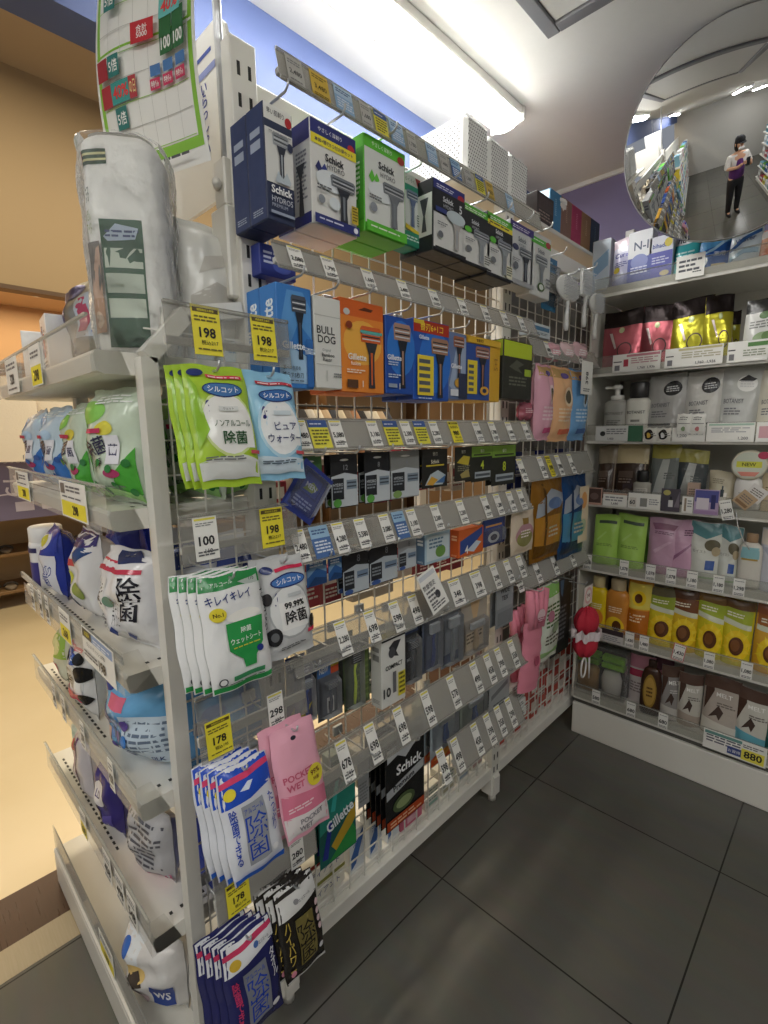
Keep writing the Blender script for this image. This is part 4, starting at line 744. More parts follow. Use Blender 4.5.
for R_, c1, c2, c3, nm in SP:
    w, h = wh(*R_, X7)
    o = pillow('sponge_bag', w, h, .028, c1, [('r', .06, .84, .94, .97, 'C9A46A'), ('e', .5, .88, .16, .04, '6A5A9A'), ('e', .62, .6, .2, .13, c2), ('e', .62, .6, .12, .09, '5A5240'), ('l', .2, .85, .42, 4, .05, c2), ('r', .3, .1, .85, .17, c3)], 'g', None, len(nm))
    hang(o, *R_, X7, f'{nm} film bag of bath sponge hanging in the far bay', 'sponge bag', f'the {nm} sponge bag', 'bath sponge bags in the far bay')
for k, (u, c1) in enumerate(((552, 'E0A9B4'), (566, 'E8C9CC'), (579, 'D9B4BC'))):
    R_ = (u - 6, 341, u + 6, 362); w, h = wh(*R_, -.80)
    hang(pillow('puff_bag', w, h, .018, c1, [('l', .2, .8, .5, 3, .12, 'F6EEF0')], 'g', None, k), *R_, -.80, f'small pale pink puff bag under the brushes, {ORD[k]} from the near side', 'puff bag', None, 'small puff bags under the brushes')
R_ = (519, 402, 530, 420); w, h = wh(*R_, -.80)
hang(pillow('puff_bag', w, h, .018, 'A85A6A', [('l', .2, .8, .6, 3, .1, 'E4C4CC')], 'g'), *R_, -.80, 'dark rose bag low behind the black and lime razor box', 'puff bag')
for k, (R_, c1, c2, c3) in enumerate((((531, 481, 559, 553), 'A8762A', 'E0A03A', '7A541C'), ((560, 477, 582, 550), '2A5A9A', '5AAAD6', '1E4478'))):
    w, h = wh(*R_, X7)
    o = pillow('body_towel', w, h, .022, c1, [('p', [(.08, .55), (.5, .62), (.92, .7), (.92, .8), (.5, .88), (.1, .72)], 'C9D4E2'), ('e', .6, .7, .2, .07, '7A9AD0'), ('r', .06, .2, .8, .56, c2), ('r', .28, .06, .34, .95, c3), ('p', [(.06, .06), (.9, .06), (.9, .18), (.06, .22)], c3), ('l', .4, .75, .4, 3, .05, 'F0E9DA')], 'f', None, 30 + k)
    hang(o, *R_, X7, ['shiny gold film pack of body towel in the far bay', 'shiny blue film pack of body towel beside the gold one'][k], 'body towel pack', ['the gold film pack', 'the blue film pack'][k])
R_ = (581, 487, 587, 540); w, h = wh(*R_, -.76)
hang(card('notice_strip', w, h, 'E4D2B4', [('e', .5, .75, .3, .15, 'E0A05A'), ('e', .5, .3, .3, .12, 'B9C4A4')], .002), *R_, -.76, 'narrow beige sign strip at the end of the far bay', 'sign strip')
R_ = (583, 360, 592, 395); w, h = wh(*R_, -.74)
hang(card('price_card', w, h, 'E6E6E2', [('t', '398', .5, .5, .2, '1E1E22', 1.5, 2, 1.57), ('l', .2, .8, .15, 2, .06, '55555A')], .002), *R_, -.74, 'white vertical price card at the far end by the shelving post', 'price card')
# pink gloves: a bag of five ribbed fingers
def gloves(w, h):
    b = MB()
    for k in range(4):
        x = (k - 1.5) * w * .2; b.tube([(x * 1.2 + w * .1 * (k > 1), .012, h * .98), (x * 1.05, .006, h * .8), (x * .9, .008, h * .62)], .01, mat('E48CA0', 'd'), 8, True, [w * .1, w * .13, w * .12])
    b.grid(lambda u, v: ((u - .5) * w * (.95 + .03 * math.sin(7 * v)), .012 - .022 * math.sqrt(max(0, 1 - (2 * u - 1) ** 2)) * (.6 + .4 * math.sin(PI * min(1, v + .2))) + .002 * math.sin(30 * v), v * h * .68), 12, 18, mat('E28A9E', 'd'))
    b.grid(lambda u, v: ((u - .5) * w * (.95 + .03 * math.sin(7 * v)), .012 + .014 * math.sqrt(max(0, 1 - (2 * u - 1) ** 2)), v * h * .68), 12, 8, mat('D97E94', 'd'), True, True)
    b.art([('e', .5, .75, .2, .06, 'F0D2D8'), ('e', .52, .3, .12, .05, 'B9506E'), ('l', .35, .7, .72, 3, .02, 'B9506E')], lambda u, v: ((u - .5) * w, -.013, v * h), w, h, (0, -1, 0), 'p'); return b.obj('bath_glove')
for k, (R_, nm) in enumerate((((519, 598, 543, 680), 'front pink ribbed bath glove hanging low in the far bay'), ((513, 612, 532, 672), 'second pink ribbed bath glove half hidden behind the front one'))):
    X = -.745 - .05 * k; w, h = wh(*R_, X); hang(gloves(w * .72, h), *R_, X, nm, 'bath glove', 'the pink bath gloves' if k == 0 else None, None, math.radians(8 - 14 * k))
R_ = (539, 588, 556, 652); w, h = wh(*R_, -.785)
hang(pillow('sponge_bag', w, h, .02, 'E3EADD', [('r', .02, .84, .98, .98, '8FC46A'), ('r', .04, .05, .96, .14, 'A6D28A'), ('l', .2, .85, .72, 6, .05, '5A7A4A'), ('e', .4, .6, .16, .07, 'C4809A'), ('e', .65, .42, .2, .07, '9AB08A'), ('l', .2, .85, .34, 3, .05, '6A6A5A')], 'g', None, 9), *R_, -.785, 'white and green film pack beside the pink gloves', 'sponge bag', 'the white and green film pack')
R_ = (556, 584, 571, 647); w, h = wh(*R_, -.785)
hang(card('towel_card', w, h, '1E1F22', [('p', [(.4, .98), (.6, .98), (.55, .75), (.45, .8)], '4A6A8A'), ('l', .2, .8, .6, 8, .06, '77787C'), ('p', [(.02, .7), (.3, .98), (.02, .98)], '6A7A3A')], .012), *R_, -.785, 'black card pack between the green pack and red puff', 'towel card', 'the black card pack')
# red mesh puff with white bow and loops
P = onx(586, 632, -.72); t = empty('bath_puff', P, 'red round mesh bath puff with white frill hanging at the corner', 'bath puff', None, GR)
for k, zc in enumerate((.035, -.035)):
    b = MB(); V = []
    b.grid(lambda u, v: ((.046 + .004 * math.sin(14 * u * PI)) * math.sin(PI * v) * math.cos(2 * PI * u), .034 * math.sin(PI * v) * math.sin(2 * PI * u), zc + (.042 + .003 * math.sin(18 * u * PI)) * math.cos(PI * v)), 40, 14, mat('C4283F', 'd'))
    b.obj('puff', t)
b = MB(); b.grid(lambda u, v: ((.05 + .008 * math.sin(22 * u * PI)) * math.cos(2 * PI * u), (.036 + .006 * math.sin(22 * u * PI)) * math.sin(2 * PI * u), (v - .5) * .028 + .005 * math.sin(16 * u * PI)), 60, 3, mat('E6DADD', 'd')); b.obj('frill', t)
b = MB(); b.tube([(-.03 + .018 * math.sin(a), -.01, -.10 + .03 * math.cos(a)) for a in [k * PI / 8 for k in range(17)]], .003, mat('E9E6E2', 'd'), 6); b.tube([(.01, -.01, -.07), (.008, -.012, -.11), (.016, -.01, -.15)], .003, mat('E9E6E2', 'd'), 6); b.obj('loop', t)
b = MB(); b.box(-.03, -.001, .085, .03, 0, .145, mat('F0E4E2', 'p'), .0); b.art([('e', .5, .5, .42, .42, 'E9B9BE'), ('e', .5, .5, .3, .3, 'F6F0EE'), ('t', '398', .5, .5, .2, '8A3A4A', .5, 1)], lambda u, v: ((u - .5) * .06, -.001, .085 + v * .06), .06, .06); b.tube([(0, 0, .08), (0, .002, .06)], .0015, mat('E9E6E2', 'd')); b.obj('paper_label', t)
t.scale = (1.3, 1.3, 1.3)
hook(P.y, P.z + .19, -.73, 'the red mesh bath puff')
# red and white boxes standing behind the wire of the far bay
for k in range(12):
    y = 1.53 + .065 * k
    o = carton('razor_carton', .058, .2 if k % 3 else .15, .05, 'D9D4CC' if k % 2 else 'B84A3A', [('r', .08, .55, .92, .92, 'B83A2E' if k % 2 else 'E4DDD4'), ('r', .08, .1, .92, .35, 'C04A3A' if k % 2 else 'D9D0C6'), ('l', .15, .85, .48, 3, .06, '8A3A30')]); put(o, (-.89, y, .167), GR)
    tag(o, f'red and white carton behind the far bay wire, {ORD[k]} from the middle post', 'carton', 'red and white cartons behind the far bay wire')
for k in range(7):
    o = carton('razor_carton', .06, .13, .05, ['1E2A5A', '2A3A7A', 'C9C4BA', '26348A', 'B9B4AA', '1E2A6A', '8A8A90'][k], [('l', .1, .9, .8, 5, .12, 'B9BEC9')]); put(o, (-.905, 1.55 + .085 * k, onx(555, 452, -.905).z - .12), GR); tag(o, f'carton seen through the wire above the gold pack, {ORD[k]} from the middle post', 'carton', 'cartons on the far side of the far bay')
    MB().tube([(0, .03, .11), (0, .02, .14), (0, .05, .145)], .002, mat('B9B9B6', 'f')).obj('hanger', o)
# goods lying on top of the rack
b = MB(); b.box(GX - .30, 1.2, 2.03, GX - .0, Y2, 2.045, WHITE, .003); o = b.obj('top_tray'); put(o, (0, 0, 0)); o.parent = rack; o.location = -rack.location
dots = []
for k in range(3):
    y = y_at(466, -.9, 2.2) + .06 + .12 * k
    b = MB(); w, d, h = .118, .22, (.185 if k < 1 else .17)
    b.box(-w / 2, 0, 0, w / 2, d, h, mat('E9E9E6', 'g'), .012); A = [('p', [(u * .0833 + (.04 if r_ % 2 else 0), r_ * .05), (u * .0833 + .05 + (.04 if r_ % 2 else 0), r_ * .05 + .012), (u * .0833 + .025 + (.04 if r_ % 2 else 0), r_ * .05 + .032)], '2E2F36') for r_ in range(2, 19) for u in range(1, 11)]
    b.art(A, fr(w, h), w, h); b.layer = 1
    b.art([('p', [(u * .07 + (.03 if r_ % 2 else 0), r_ * .05), (u * .07 + .04 + (.03 if r_ % 2 else 0), r_ * .05 + .012), (u * .07 + .02 + (.03 if r_ % 2 else 0), r_ * .05 + .032)], '2E2F36') for r_ in range(2, 19) for u in range(1, 13)], lf(w, h, d), d, h, (-1, 0, 0))
    o = b.obj('tissue_pack'); put(o, (-.90, y, 2.045), GR); tag(o, f'white tissue pack with black dots on top of the rack, {ORD[k]} from the near end', 'tissue pack', 'dotted tissue packs on top of the rack')
    MB().box(-w / 2 + .01, .01, h, w / 2 - .01, d - .01, h + .004, mat('DADAD6', 'g'), .002).obj('wrapper_fold', o)
o = carton('dark_box', .12, .1, .14, '3A3230', [('r', .05, .5, .95, .9, '4E423E'), ('l', .1, .9, .4, 3, .1, '9A8A80')]); put(o, (-.885, y_at(466, -.9, 2.2) + .455, 2.045), GR); tag(o, 'dark brown box on top of the rack beside the dotted packs', 'box')
b = MB(); b.lathe([(.05, 0), (.055, .005), (.066, .1), (.07, .105), (.07, .115), (.05, .118)], mat('E4DFD8', 'k'), (0, .07, 0), 24)
b.art([('l', .3, .7, .6, 4, .1, 'C98A80')], lambda u, v: (.06 * math.sin((u - .5) * 2), .07 - .063 * math.cos((u - .5) * 2), v * .1), .1, .1); o = b.obj('tub'); put(o, (-.885, y_at(466, -.9, 2.2) + .60, 2.045), GR); tag(o, 'white tapered tub on top of the rack', 'tub'); MB().lathe([(.071, .118), (.072, .122), (.072, .13), (.06, .132)], mat('EDEAE4', 'k'), (0, .07, 0), 24).obj('lid', o)
a, c = onx(545, 190, -.9), onx(592, 243, -.9)
for k, (c1, c2) in enumerate((('3F7FA8', '9CC0D4'), ('8A6A58', 'B99A84'), ('B23A5E', 'D9889E'), ('A8824E', 'D2B48A'), ('2A4450', '5A7A84'))):
    o = carton('slim_box', .088, .14, .16, c1, [('l', .44, .58, .8, 9, .045, c2), ('r', .1, .05, .9, .1, c2)], [('r', .02, .02, .98, .98, 'C4DCE6' if k == 0 else c1), ('p', [(.2, .2), (.6, .3), (.8, .7), (.4, .6)], 'D9A9A0' if k == 0 else c2)]); put(o, (-.89, y_at(550, -.89, 2.1) + .042 + .0885 * k, 2.045), GR)
    tag(o, ['blue', 'brown', 'magenta', 'tan', 'dark teal'][k] + ' upright box in the coloured set on top of the rack', 'box', 'coloured boxes on top of the rack')
# ------------------------------------------------------------------ end shelf unit of the rack
EX0, EX1, EF, EB = -1.68, -.882, .262, .512
unit = empty('end_shelf_unit', (-1.2, .4, 0), 'white steel end shelf unit with wire side, filled with wet wipes', 'shelf unit')
def ul(o): o.location = Vector(o.location) - unit.location; o.parent = unit; return o
b = MB()
for P, Q in (((-.868, .333, .02), (-.868, .333, 1.475)), ((-.868, .333, 1.475), (-.868, .402, 1.553)), ((-.868, .402, 1.553), (-.868, .508, 1.575))):
    P, Q = Vector(P), Vector(Q); d = (Q - P).normalized(); s_ = d.cross(Vector((1, 0, 0))).normalized() * .0135; x_ = Vector((.015, 0, 0))
    V = [e + sx * x_ + sy * s_ for e in (P, Q) for sx, sy in ((-1, -1), (1, -1), (1, 1), (-1, 1))]
    b.add(V, [(3, 2, 1, 0), (4, 5, 6, 7), (0, 1, 5, 4), (1, 2, 6, 5), (2, 3, 7, 6), (3, 0, 4, 7)], WHITE)
ul(b.obj('post'))
b = MB(); b.box(-1.52, .385, .02, -1.49, .415, 1.46, WHITE, .002); ul(b.obj('post'))
b = MB(); b.box(-1.53, .51, .02, -1.49, .55, 2.02, WHITE, .002); ul(b.obj('post'))
b = MB(); y = .365
while y < .50: b.box(-.8716, y - .0014, .1, -.8684, y + .0014, 1.56, WHITE); y += .0545
z = .12
while z < 1.56: b.box(-.8748, .335, z - .0014, -.8716, .51, z + .0014, WHITE); z += .061
ul(b.obj('side_wire'))
SH = [(1.447, 1.535, 0), (1.19, 1.268, 0), (.90, .98, .02), (.648, .722, 0), (.362, .44, .0)]
NM = ['top', 'second', 'third', 'fourth', 'fifth']
for k, (z0, z1, tl) in enumerate(SH):
    b = MB(); b.prism([(EF, z0 + .004), (EF - .004, z0 + .03), (EF, z0 + .036), (EB, z0 + .036), (EB, z0 - .0), (EB - .03, z0 - .0), (EF + .01, z0)], 0, EX1 - EX0, WHITE)
    b.v = [(EX0 + y_, x_, z_) for x_, y_, z_ in b.v]
    for j in range(9): b.box(EX1 - .03 - .004, EF + .04 + j * .022, z0 + .0362, EX1 - .03 + .004, EF + .046 + j * .022, z0 + .0366, SLOT)
    for j in range(22): b.box(EX0 + .05 + j * .022, EF + .02, z0 + .0362, EX0 + .062 + j * .022, EF + .025, z0 + .0366, SLOT)
    sh = ul(b.obj('shelf'))
    g = MB(); L = EX1 - EX0
    g.add([(EX0 - .01, EF - .008, z0 - tl), (EX1, EF - .008, z0), (EX1, EF - .006, z1), (EX0 - .01, EF - .006, z1 - tl * 2)], [(0, 1, 2, 3)], GUARD)
    g.box(EX0 - .01, EF - .0105, z1 - .002 - tl, EX1, EF - .005, z1 + .002 - tl * .5, GUARD)
    g.add([(EX1, EF - .008, z0), (EX1, EF + .05, z0), (EX1, EF + .02, z1), (EX1, EF - .006, z1)], [(0, 1, 2, 3)], GUARD)
    go = g.obj('price_guard'); go.parent = sh
b = MB(); b.box(EX0 + .03, .235, .0, EX1, EB, .098, WHITE, .004); b.box(EX0 + .03, .235, .098, EX1, EB, .115, WHITE, .003); b.box(EX0 + .03, .240, .115, EX1, .243, .19, GUARD); ul(b.obj('plinth'))
# price cards on the fronts of the end shelves (they face the corridor end)
def ecard(k, x, w, style, price, lab, h=None):
    z0, z1, tl = SH[k] if k < 5 else (.117, .185, 0)
    hh = h or (z1 - z0) * .9
    b = MB(); b.box(-w / 2, -.0008, 0, w / 2, 0, hh, mat('EFEEE8', 'p')); K = '1A1A1E'
    A = {'big': [('r', .04, .04, .96, .46, 'F0E13C'), ('r', .05, .66, .22, .94, '77706A'), ('l', .28, .95, .84, 2, .1, '6A6A70'), ('l', .1, .95, .56, 1, .08, '6A6A70'), ('t', price, .58, .25, .26, K, .4, 2)],
         'sale': [('r', .03, .72, .97, .97, '8FA6CC'), ('r', .03, .72, .34, .97, '4A4436'), ('t', 'お買得', .19, .85, .14, 'E9D83A', .26, 2), ('l', .4, .9, .84, 2, .08, 'EEF1F6'), ('t', 'ウェットティッシュ本体', .46, .58, .13, '33333A', .8, 1), ('t', price, .64, .26, .3, K, .34, 2), ('l', .06, .5, .3, 2, .1, '6A6A70')],
         'small': [('l', .1, .95, .8, 2, .12, '6A6A70'), ('t', price, .5, .4, .3, K, .8, 2), ('l', .1, .9, .1, 1, .1, '6A6A70')],
         'yel': [('r', .03, .03, .97, .5, 'F0E13C'), ('l', .1, .95, .8, 2, .1, '6A6A70'), ('t', price, .5, .26, .28, K, .8, 2)]}[style]
    b.art(A, fr(w, hh, -.0008), w, hh, (0, -1, 0), 'p', 1, .00025); o = b.obj('price_card'); put(o, (x, EF - .0105 if k < 5 else .2385, z0 + .004 - tl * (EX1 - x))); tag(o, lab, 'price card', 'price cards of the end shelf unit')
ecard(0, -1.46, .13, 'small', '328', 'white price card at the outer end of the topmost end shelf')
ecard(0, -1.22, .09, 'yel', '298', 'white and yellow price card in the middle of the topmost end shelf')
ecard(1, -1.50, .14, 'big', '298', 'wide white and yellow price card, outer end of the second end shelf')
ecard(1, -1.06, .17, 'big', '298', 'wide white and yellow price card reading 298 by the green wipes')
for j, x in enumerate((-1.56, -1.47, -1.40)): ecard(2, x, .03, 'small', ['398', '348', '328'][j], f'small white price card on the third end shelf, {ORD[j]} from its outer end')
ecard(2, -1.24, .085, 'yel', '268', 'white and yellow price card in the middle of the third end shelf')
ecard(2, -1.01, .19, 'sale', '198', 'wide white sale card reading 198 under the floral wipes pack')
for j, x in enumerate((-1.45, -1.36, -1.2, -1.01)): ecard(3, x, .03, 'small', ['248', '298', '378', '428'][j], f'small faded price card on the fourth end shelf, {ORD[j]} from its outer end')
for j, (x, st) in enumerate(((-1.3, 'yel'), (-1.12, 'small'), (-1.04, 'small'), (-.97, 'small'))): ecard(4, x, .05, st, ['198', '458', '498', '548'][j], f'price card on the fifth end shelf, {ORD[j]} from its outer end')
ecard(5, -1.16, .1, 'yel', '178', 'price card with yellow foot on the lowest end ledge')

# ---- goods on the end shelves, facing the corridor end
def est(o, x, y, k, lab, cat, grp=None, rz=0, z=None, tilt=0, roll=0):
    put(o, (x, y, (SH[k][0] + .037) if z is None else z), rz, tilt, roll); return tag(o, lab, cat, grp)
# topmost shelf: wrapped paper roll
w, h = .122, .335
b = MB(); rr = random.Random(3)
def rollf(u, v):
    a = 2 * PI * u; e = .62; c, s_ = math.cos(a), math.sin(a)
    R = 1 + .012 * math.sin(18 * v + 3 * math.sin(a * 2)) + .012 * math.sin(9 * a + 11 * v) + .004 * math.sin(110 * v)
    R *= 1 - .18 * max(0, (v - .94) / .06) ** 2 - .1 * max(0, (.05 - v) / .05) ** 2
    return (R * w / 2 * math.copysign(abs(c) ** e, c), R * w / 2 * math.copysign(abs(s_) ** e, s_), v * h)
b.grid(rollf, 48, 60, mat('F3F3EF', 'd'))
b.add([rollf(k / 24, 1) for k in range(24)] + [rollf(k / 24, 0) for k in range(24)], [tuple(range(24)), tuple(range(47, 23, -1))], mat('F3F3EF', 'd'))
sf = lambda u, v: rollf(.58 + .36 * u, v)
b.art([('r', .02, .86, .44, .925, '2B4A34'), ('r', .02, .875, .44, .885, 'E4DFA8'), ('r', .02, .9, .44, .91, 'D9D4A0'), ('e', .06, .9, .045, .025, 'B03A3A'),
       ('r', .32, .03, .64, .62, '1F5436'), ('r', .35, .40, .62, .49, 'C9D4C4'), ('r', .35, .285, .62, .375, 'C4CFC0'), ('r', .35, .17, .62, .26, 'C9D4C4'), ('p', [(.36, .54), (.46, .6), (.6, .58), (.56, .53), (.4, .52)], 'B9C9DA'), ('l', .38, .6, .56, 2, .02, '3A4A7A'),
       ('t', 'まる', .16, .73, .07, '22422E', .2, 1), ('t', 'ふきん', .14, .64, .05, '8A9A2E', .24, 2), ('t', 'ワイド', .15, .58, .05, '8A9A2E', .24, 2), ('r', .02, .28, .31, .52, '77716A'), ('p', [(.1, .3), (.24, .5), (.3, .5), (.3, .22), (.12, .2)], 'C9A890'), ('r', .02, .1, .31, .26, 'B9906E'), ('e', .2, .16, .08, .04, 'D9C0A4')],
      sf, .42, h, (-.45, -.9, 0), 'p', 12, .0007)
roll = b.obj('paper_roll'); est(roll, -.948, .36, 0, 'tall film wrapped paper towel roll with green label panel', 'paper roll', None, math.radians(53))
b = MB(); b.grid(lambda u, v: tuple(Vector(rollf(u, v * 1.0)) * 1.0 + Vector((math.cos(2 * PI * u) * (.009 + .003 * math.sin(40 * u + 21 * v)), math.sin(2 * PI * u) * (.009 + .003 * math.sin(31 * u + 27 * v)), .004 * v)) ), 48, 40, FILM)
b.grid(lambda u, v: (rollf(u, 1)[0] * (1 - v), rollf(u, 1)[1] * (1 - v), h + .004 + .014 * v * (1 + .4 * math.sin(25 * u)) * (1 - v) * 4 * .5 + .008 * v), 36, 6, FILM)
b.obj('film_wrap', roll)
G0 = 'white wipes packs on the topmost end shelf'
def wipes(nm, w, h, t, base, art, kind='g', seed=0, lid=None, fin=.05, back=None): return pillow(nm, w, h, t / 2, base, art, kind, back, seed, fin, lid)
AW = [('r', .12, .3, .4, .85, '3A3F7E'), ('r', .44, .3, .64, .7, 'C9503A'), ('l', .16, .36, .78, 4, .1, 'E4E4EC'), ('l', .68, .9, .7, 5, .09, '6A6A78'), ('l', .12, .9, .2, 2, .06, '77777F')]
for j, (x, y, rz) in enumerate(((-1.575, .30, -.2), (-1.33, .295, -.1))):
    o = carton('wipes_box', .085, .125, .045, 'EDEDEA', AW, AW, (), None, 'g'); est(o, x, y, 0, ['small white wipes pack with navy and red print, outermost on the top end shelf', 'small white wipes pack with navy and red print, next to the foil bag'][j], 'wipes pack', G0, rz)
o = wipes('foil_bag', .24, .2, .13, 'A9A79E', [('e', .22, .62, .2, .2, '35307E'), ('r', .55, .3, .95, .72, 'DDE3E8'), ('r', .58, .36, .7, .68, 'D9607A'), ('r', .76, .34, .9, .7, '3A6AC0'), ('l', .1, .5, .2, 3, .05, '55555A'), ('e', .45, .78, .12, .08, '4A4A78')], 'f', 4); est(o, -1.19, .385, 0, 'crumpled silver foil bag with blue and pink panel on top end shelf', 'foil bag', None, .1)
o = wipes('foil_bag', .16, .185, .1, '9C9A90', [('e', .4, .6, .35, .3, '35307E'), ('l', .2, .8, .3, 3, .06, 'D9D9E4')], 'f', 8); est(o, -1.45, .40, 0, 'silver and purple foil bag behind the small white wipes packs', 'foil bag')
o = wipes('tissue_bag', .13, .25, .09, 'D4D4CE', [('p', [(.1, .3), (.5, .4), (.9, .35), (.9, .5), (.4, .55), (.1, .45)], 'B9B6AE'), ('p', [(.2, .6), (.7, .7), (.8, .8), (.3, .72)], 'BDBAB2')], 'g', 7); est(o, -.93, .485, 0, 'white film bag standing behind the paper roll', 'tissue bag', None, GR)
for j in range(3):
    o = bottle('wipe_bottle', .05, .105, 'C9DDE8', '4A86C4', [('e', .5, .5, .3, .3, 'E4EEF4'), ('l', .25, .75, .3, 2, .08, '6A9AC8')], 'k', .8, .45, .2); est(o, -.905 + .004 * j, .395 + .058 * j - .03 * 0, 0, f'small pale blue bottle behind the clear side rail, {ORD[j]} from the front', 'bottle', 'pale blue bottles on the topmost end shelf', GR)
# second shelf: bags of wipes
GB = 'bags of wipes on the second end shelf'
def A_bag(g): return [('p', [(.05, .2), (.3, .45), (.25, .85), (.05, .9)], '6FC04A' if g else '4A8AD0'), ('e', .3, .8, .25, .1, '8AC85A' if g else '7AB0E0'), ('e', .62, .66, .14, .06, 'D9D04A' if g else 'B9D4EC'), ('p', [(.6, .05), (.95, .1), (.95, .5), (.75, .3)], '4FA83E' if g else '3A74C0'), ('t', '除菌', .45, .5, .15, '2A2A4A', .4, 2, .25), ('t', 'できる', .42, .36, .07, '2A2A4A', .34, 1, .25), ('r', .62, .36, .8, .6, 'E4E4EA'), ('t', '菌', .71, .48, .1, '33335A', .14, 2), ('e', .7, .28, .1, .04, 'B03A6A')] + [('l', .4, .95, .92, 3, .025, 'F0F4F0'), ('l', .3, .9, .16, 3, .022, '6A7A6A'), ('r', .36, .62, .6, .66, 'B9305A'), ('p', [(.1, .02), (.5, .08), (.95, .02), (.95, .1), (.5, .16), (.1, .1)], '9AD27A' if g else '9AC4EA')] + [('e', .12 + .19 * (q % 5), .12 + .2 * (q // 5) + .05 * (q % 2), .045, .035, '2E7A3A' if g else '2E5AA4') for q in range(10)]
for j, x in enumerate((-1.545, -1.365, -1.175, -.975)):
    o = wipes('wipes_bag', .165 if j < 3 else .17, .19 if j < 3 else .205, .085, 'C9D8C4' if j > 1 else 'C4D6E4', A_bag(j > 1), 'g', j + 1, None, .04)
    est(o, x, .32, 1, ['blue and white wipes bag at the outer end of the second end shelf', 'blue and white wipes bag beside the green ones, second end shelf', 'green and white wipes bag in the middle of the second end shelf', 'large green and white wipes bag next to the white post'][j], 'wipes bag', GB, math.radians([-4, 3, -3, 10][j]))
for j, x in enumerate((-1.42, -1.25, -1.08, -.935)):
    o = wipes('wipes_bag', .15, .2 + .015 * (j % 2), .075, 'CCD9C8', A_bag(j > 0), 'g', j + 11, None, .04); est(o, x, .435, 1, f'wipes bag in the back row of the second end shelf, {ORD[j]} from the outer end', 'wipes bag', GB + ', back row', math.radians([3, -5, 4, 20][j]))
for j in range(2):
    o = wipes('wipes_bag', .12, .17, .06, 'C4CDBE', A_bag(True), 'g', j + 21, None, .04); est(o, -.90, .44 + .07 * j if j == 0 else .50, 1, ['green wipes bag seen side-on behind the wire of the second end shelf', 'grey green wipes bag deepest behind the side wire'][j], 'wipes bag', None, GR, SH[1][0] + .037 + .0 * j) if j == 1 else bpy.data.objects.remove(o)
# third shelf
o = bottle('canister', .085, .175, 'E9E9E8', 'EDEDEB', [('r', .03, .02, .5, .72, 'EDEDF2'), ('r', .5, .02, .97, .6, '3A3580'), ('t', '除\n菌', .28, .42, .5, '2E2A7A', .36, 2), ('t', 'できる', .3, .09, .1, '2E2A7A', .36, 1), ('r', .03, .8, .97, .9, '2E2A5A')], 'k', 1, .96, .24, .03); est(o, -1.632, .268, 2, 'white wipes canister with large navy lettering on the third end shelf', 'canister', None, -.2, SH[2][0] + .03)
A_nv = [('r', .02, .68, .98, .98, '2C3C9C'), ('e', .55, .82, .26, .12, 'DDE0E4'), ('e', .55, .82, .15, .08, 'C9C84A'), ('r', .04, .04, .4, .66, 'C4CCDD'), ('t', '除菌', .24, .45, .12, '2E3A9A', .3, 1), ('r', .48, .08, .95, .64, 'DDE0EA'), ('t', '食卓の\n除菌', .71, .36, .3, '2A3A8A', .36, 1), ('l', .1, .4, .2, 3, .05, '5A6AA8')]
o = wipes('wipes_refill', .12, .185, .08, '2F3FA0', A_nv, 'g', 31); est(o, -1.475, .308, 2, 'navy and white wipes refill with yellow seal on the third end shelf', 'wipes refill', None, -.1)
o = wipes('wipes_refill', .13, .2, .08, '2B3794', [('p', [(.1, .5), (.6, .9), (.9, .6), (.5, .3)], '4A58B4')], 'g', 33); est(o, -1.36, .43, 2, 'dark blue wipes bag behind the refill with yellow seal', 'wipes refill', None, .2)
A_fl = [('p', [(.02, .8), (.98, .86), (.98, .98), (.02, .98)], '3E3470'), ('p', [(.45, .72), (.75, .9), (.95, .8), (.6, .66)], '2E4A80'), ('r', .05, .62, .5, .7, 'C4304A'), ('e', .3, .48, .12, .08, 'C9D04A'), ('e', .62, .36, .16, .1, '8AA04A'), ('e', .3, .2, .1, .07, '6A7A8A'), ('l', .1, .9, .1, 3, .03, '6A6A7A')]
o = wipes('wipes_pack', .13, .205, .09, 'E3E3E4', A_fl, 'g', 35); est(o, -1.235, .322, 2, 'white wipes pack with yellow green fruit and purple top', 'wipes pack', None, .0)
A_w = [('r', .04, .82, .5, .9, 'C43A52'), ('p', [(.3, .96), (.75, .99), (.95, .9), (.55, .88)], '2E3A66'), ('r', .06, .4, .34, .72, 'EDEDEA'), ('t', '菌', .2, .56, .2, '26262E', .24, 2), ('e', .42, .5, .1, .06, '5A8A7A'), ('t', '除\n菌', .8, .56, .44, '1E1E28', .26, 2), ('t', 'ウェット\nティッシュ', .56, .42, .3, '2E2E38', .2, 1), ('p', [(.4, .2), (.46, .26), (.52, .2), (.46, .14)], '3A4A8A'), ('p', [(.66, .16), (.72, .22), (.78, .16), (.72, .1)], '3A4A8A'), ('l', .08, .36, .3, 4, .04, '77777F'), ('r', .06, .8, .94, .84, 'C43A52')]
o = wipes('wipes_pack', .15, .195, .1, 'E9E9EA', A_w, 'g', 37); est(o, -1.015, .33, 2, 'white wipes pack with bold black characters above the sale card', 'wipes pack', None, .22)
b = MB(); b.box(-.085, 0, 0, .085, .14, .022, mat('2E4A9A', 'p'), .002); b.art([('r', .35, .3, .98, .95, 'E6E6E2'), ('l', .4, .95, .6, 2, .2, '3A3A44')], fr(.17, .022), .17, .022); b.art([('r', .3, .1, .98, .9, 'E6E6E2'), ('t', '除菌シート', .64, .5, .4, '26262E', .5, 1)], lambda u, v: ((u - .5) * .17, .14 * v, .022), .17, .14, (0, 0, 1)); o = b.obj('display_tray'); o.parent = None; put(o, (-.985, .385, SH[2][0] + .037), .1); tag(o, 'blue and white card tray lying under the wipes on the third end shelf', 'display tray')
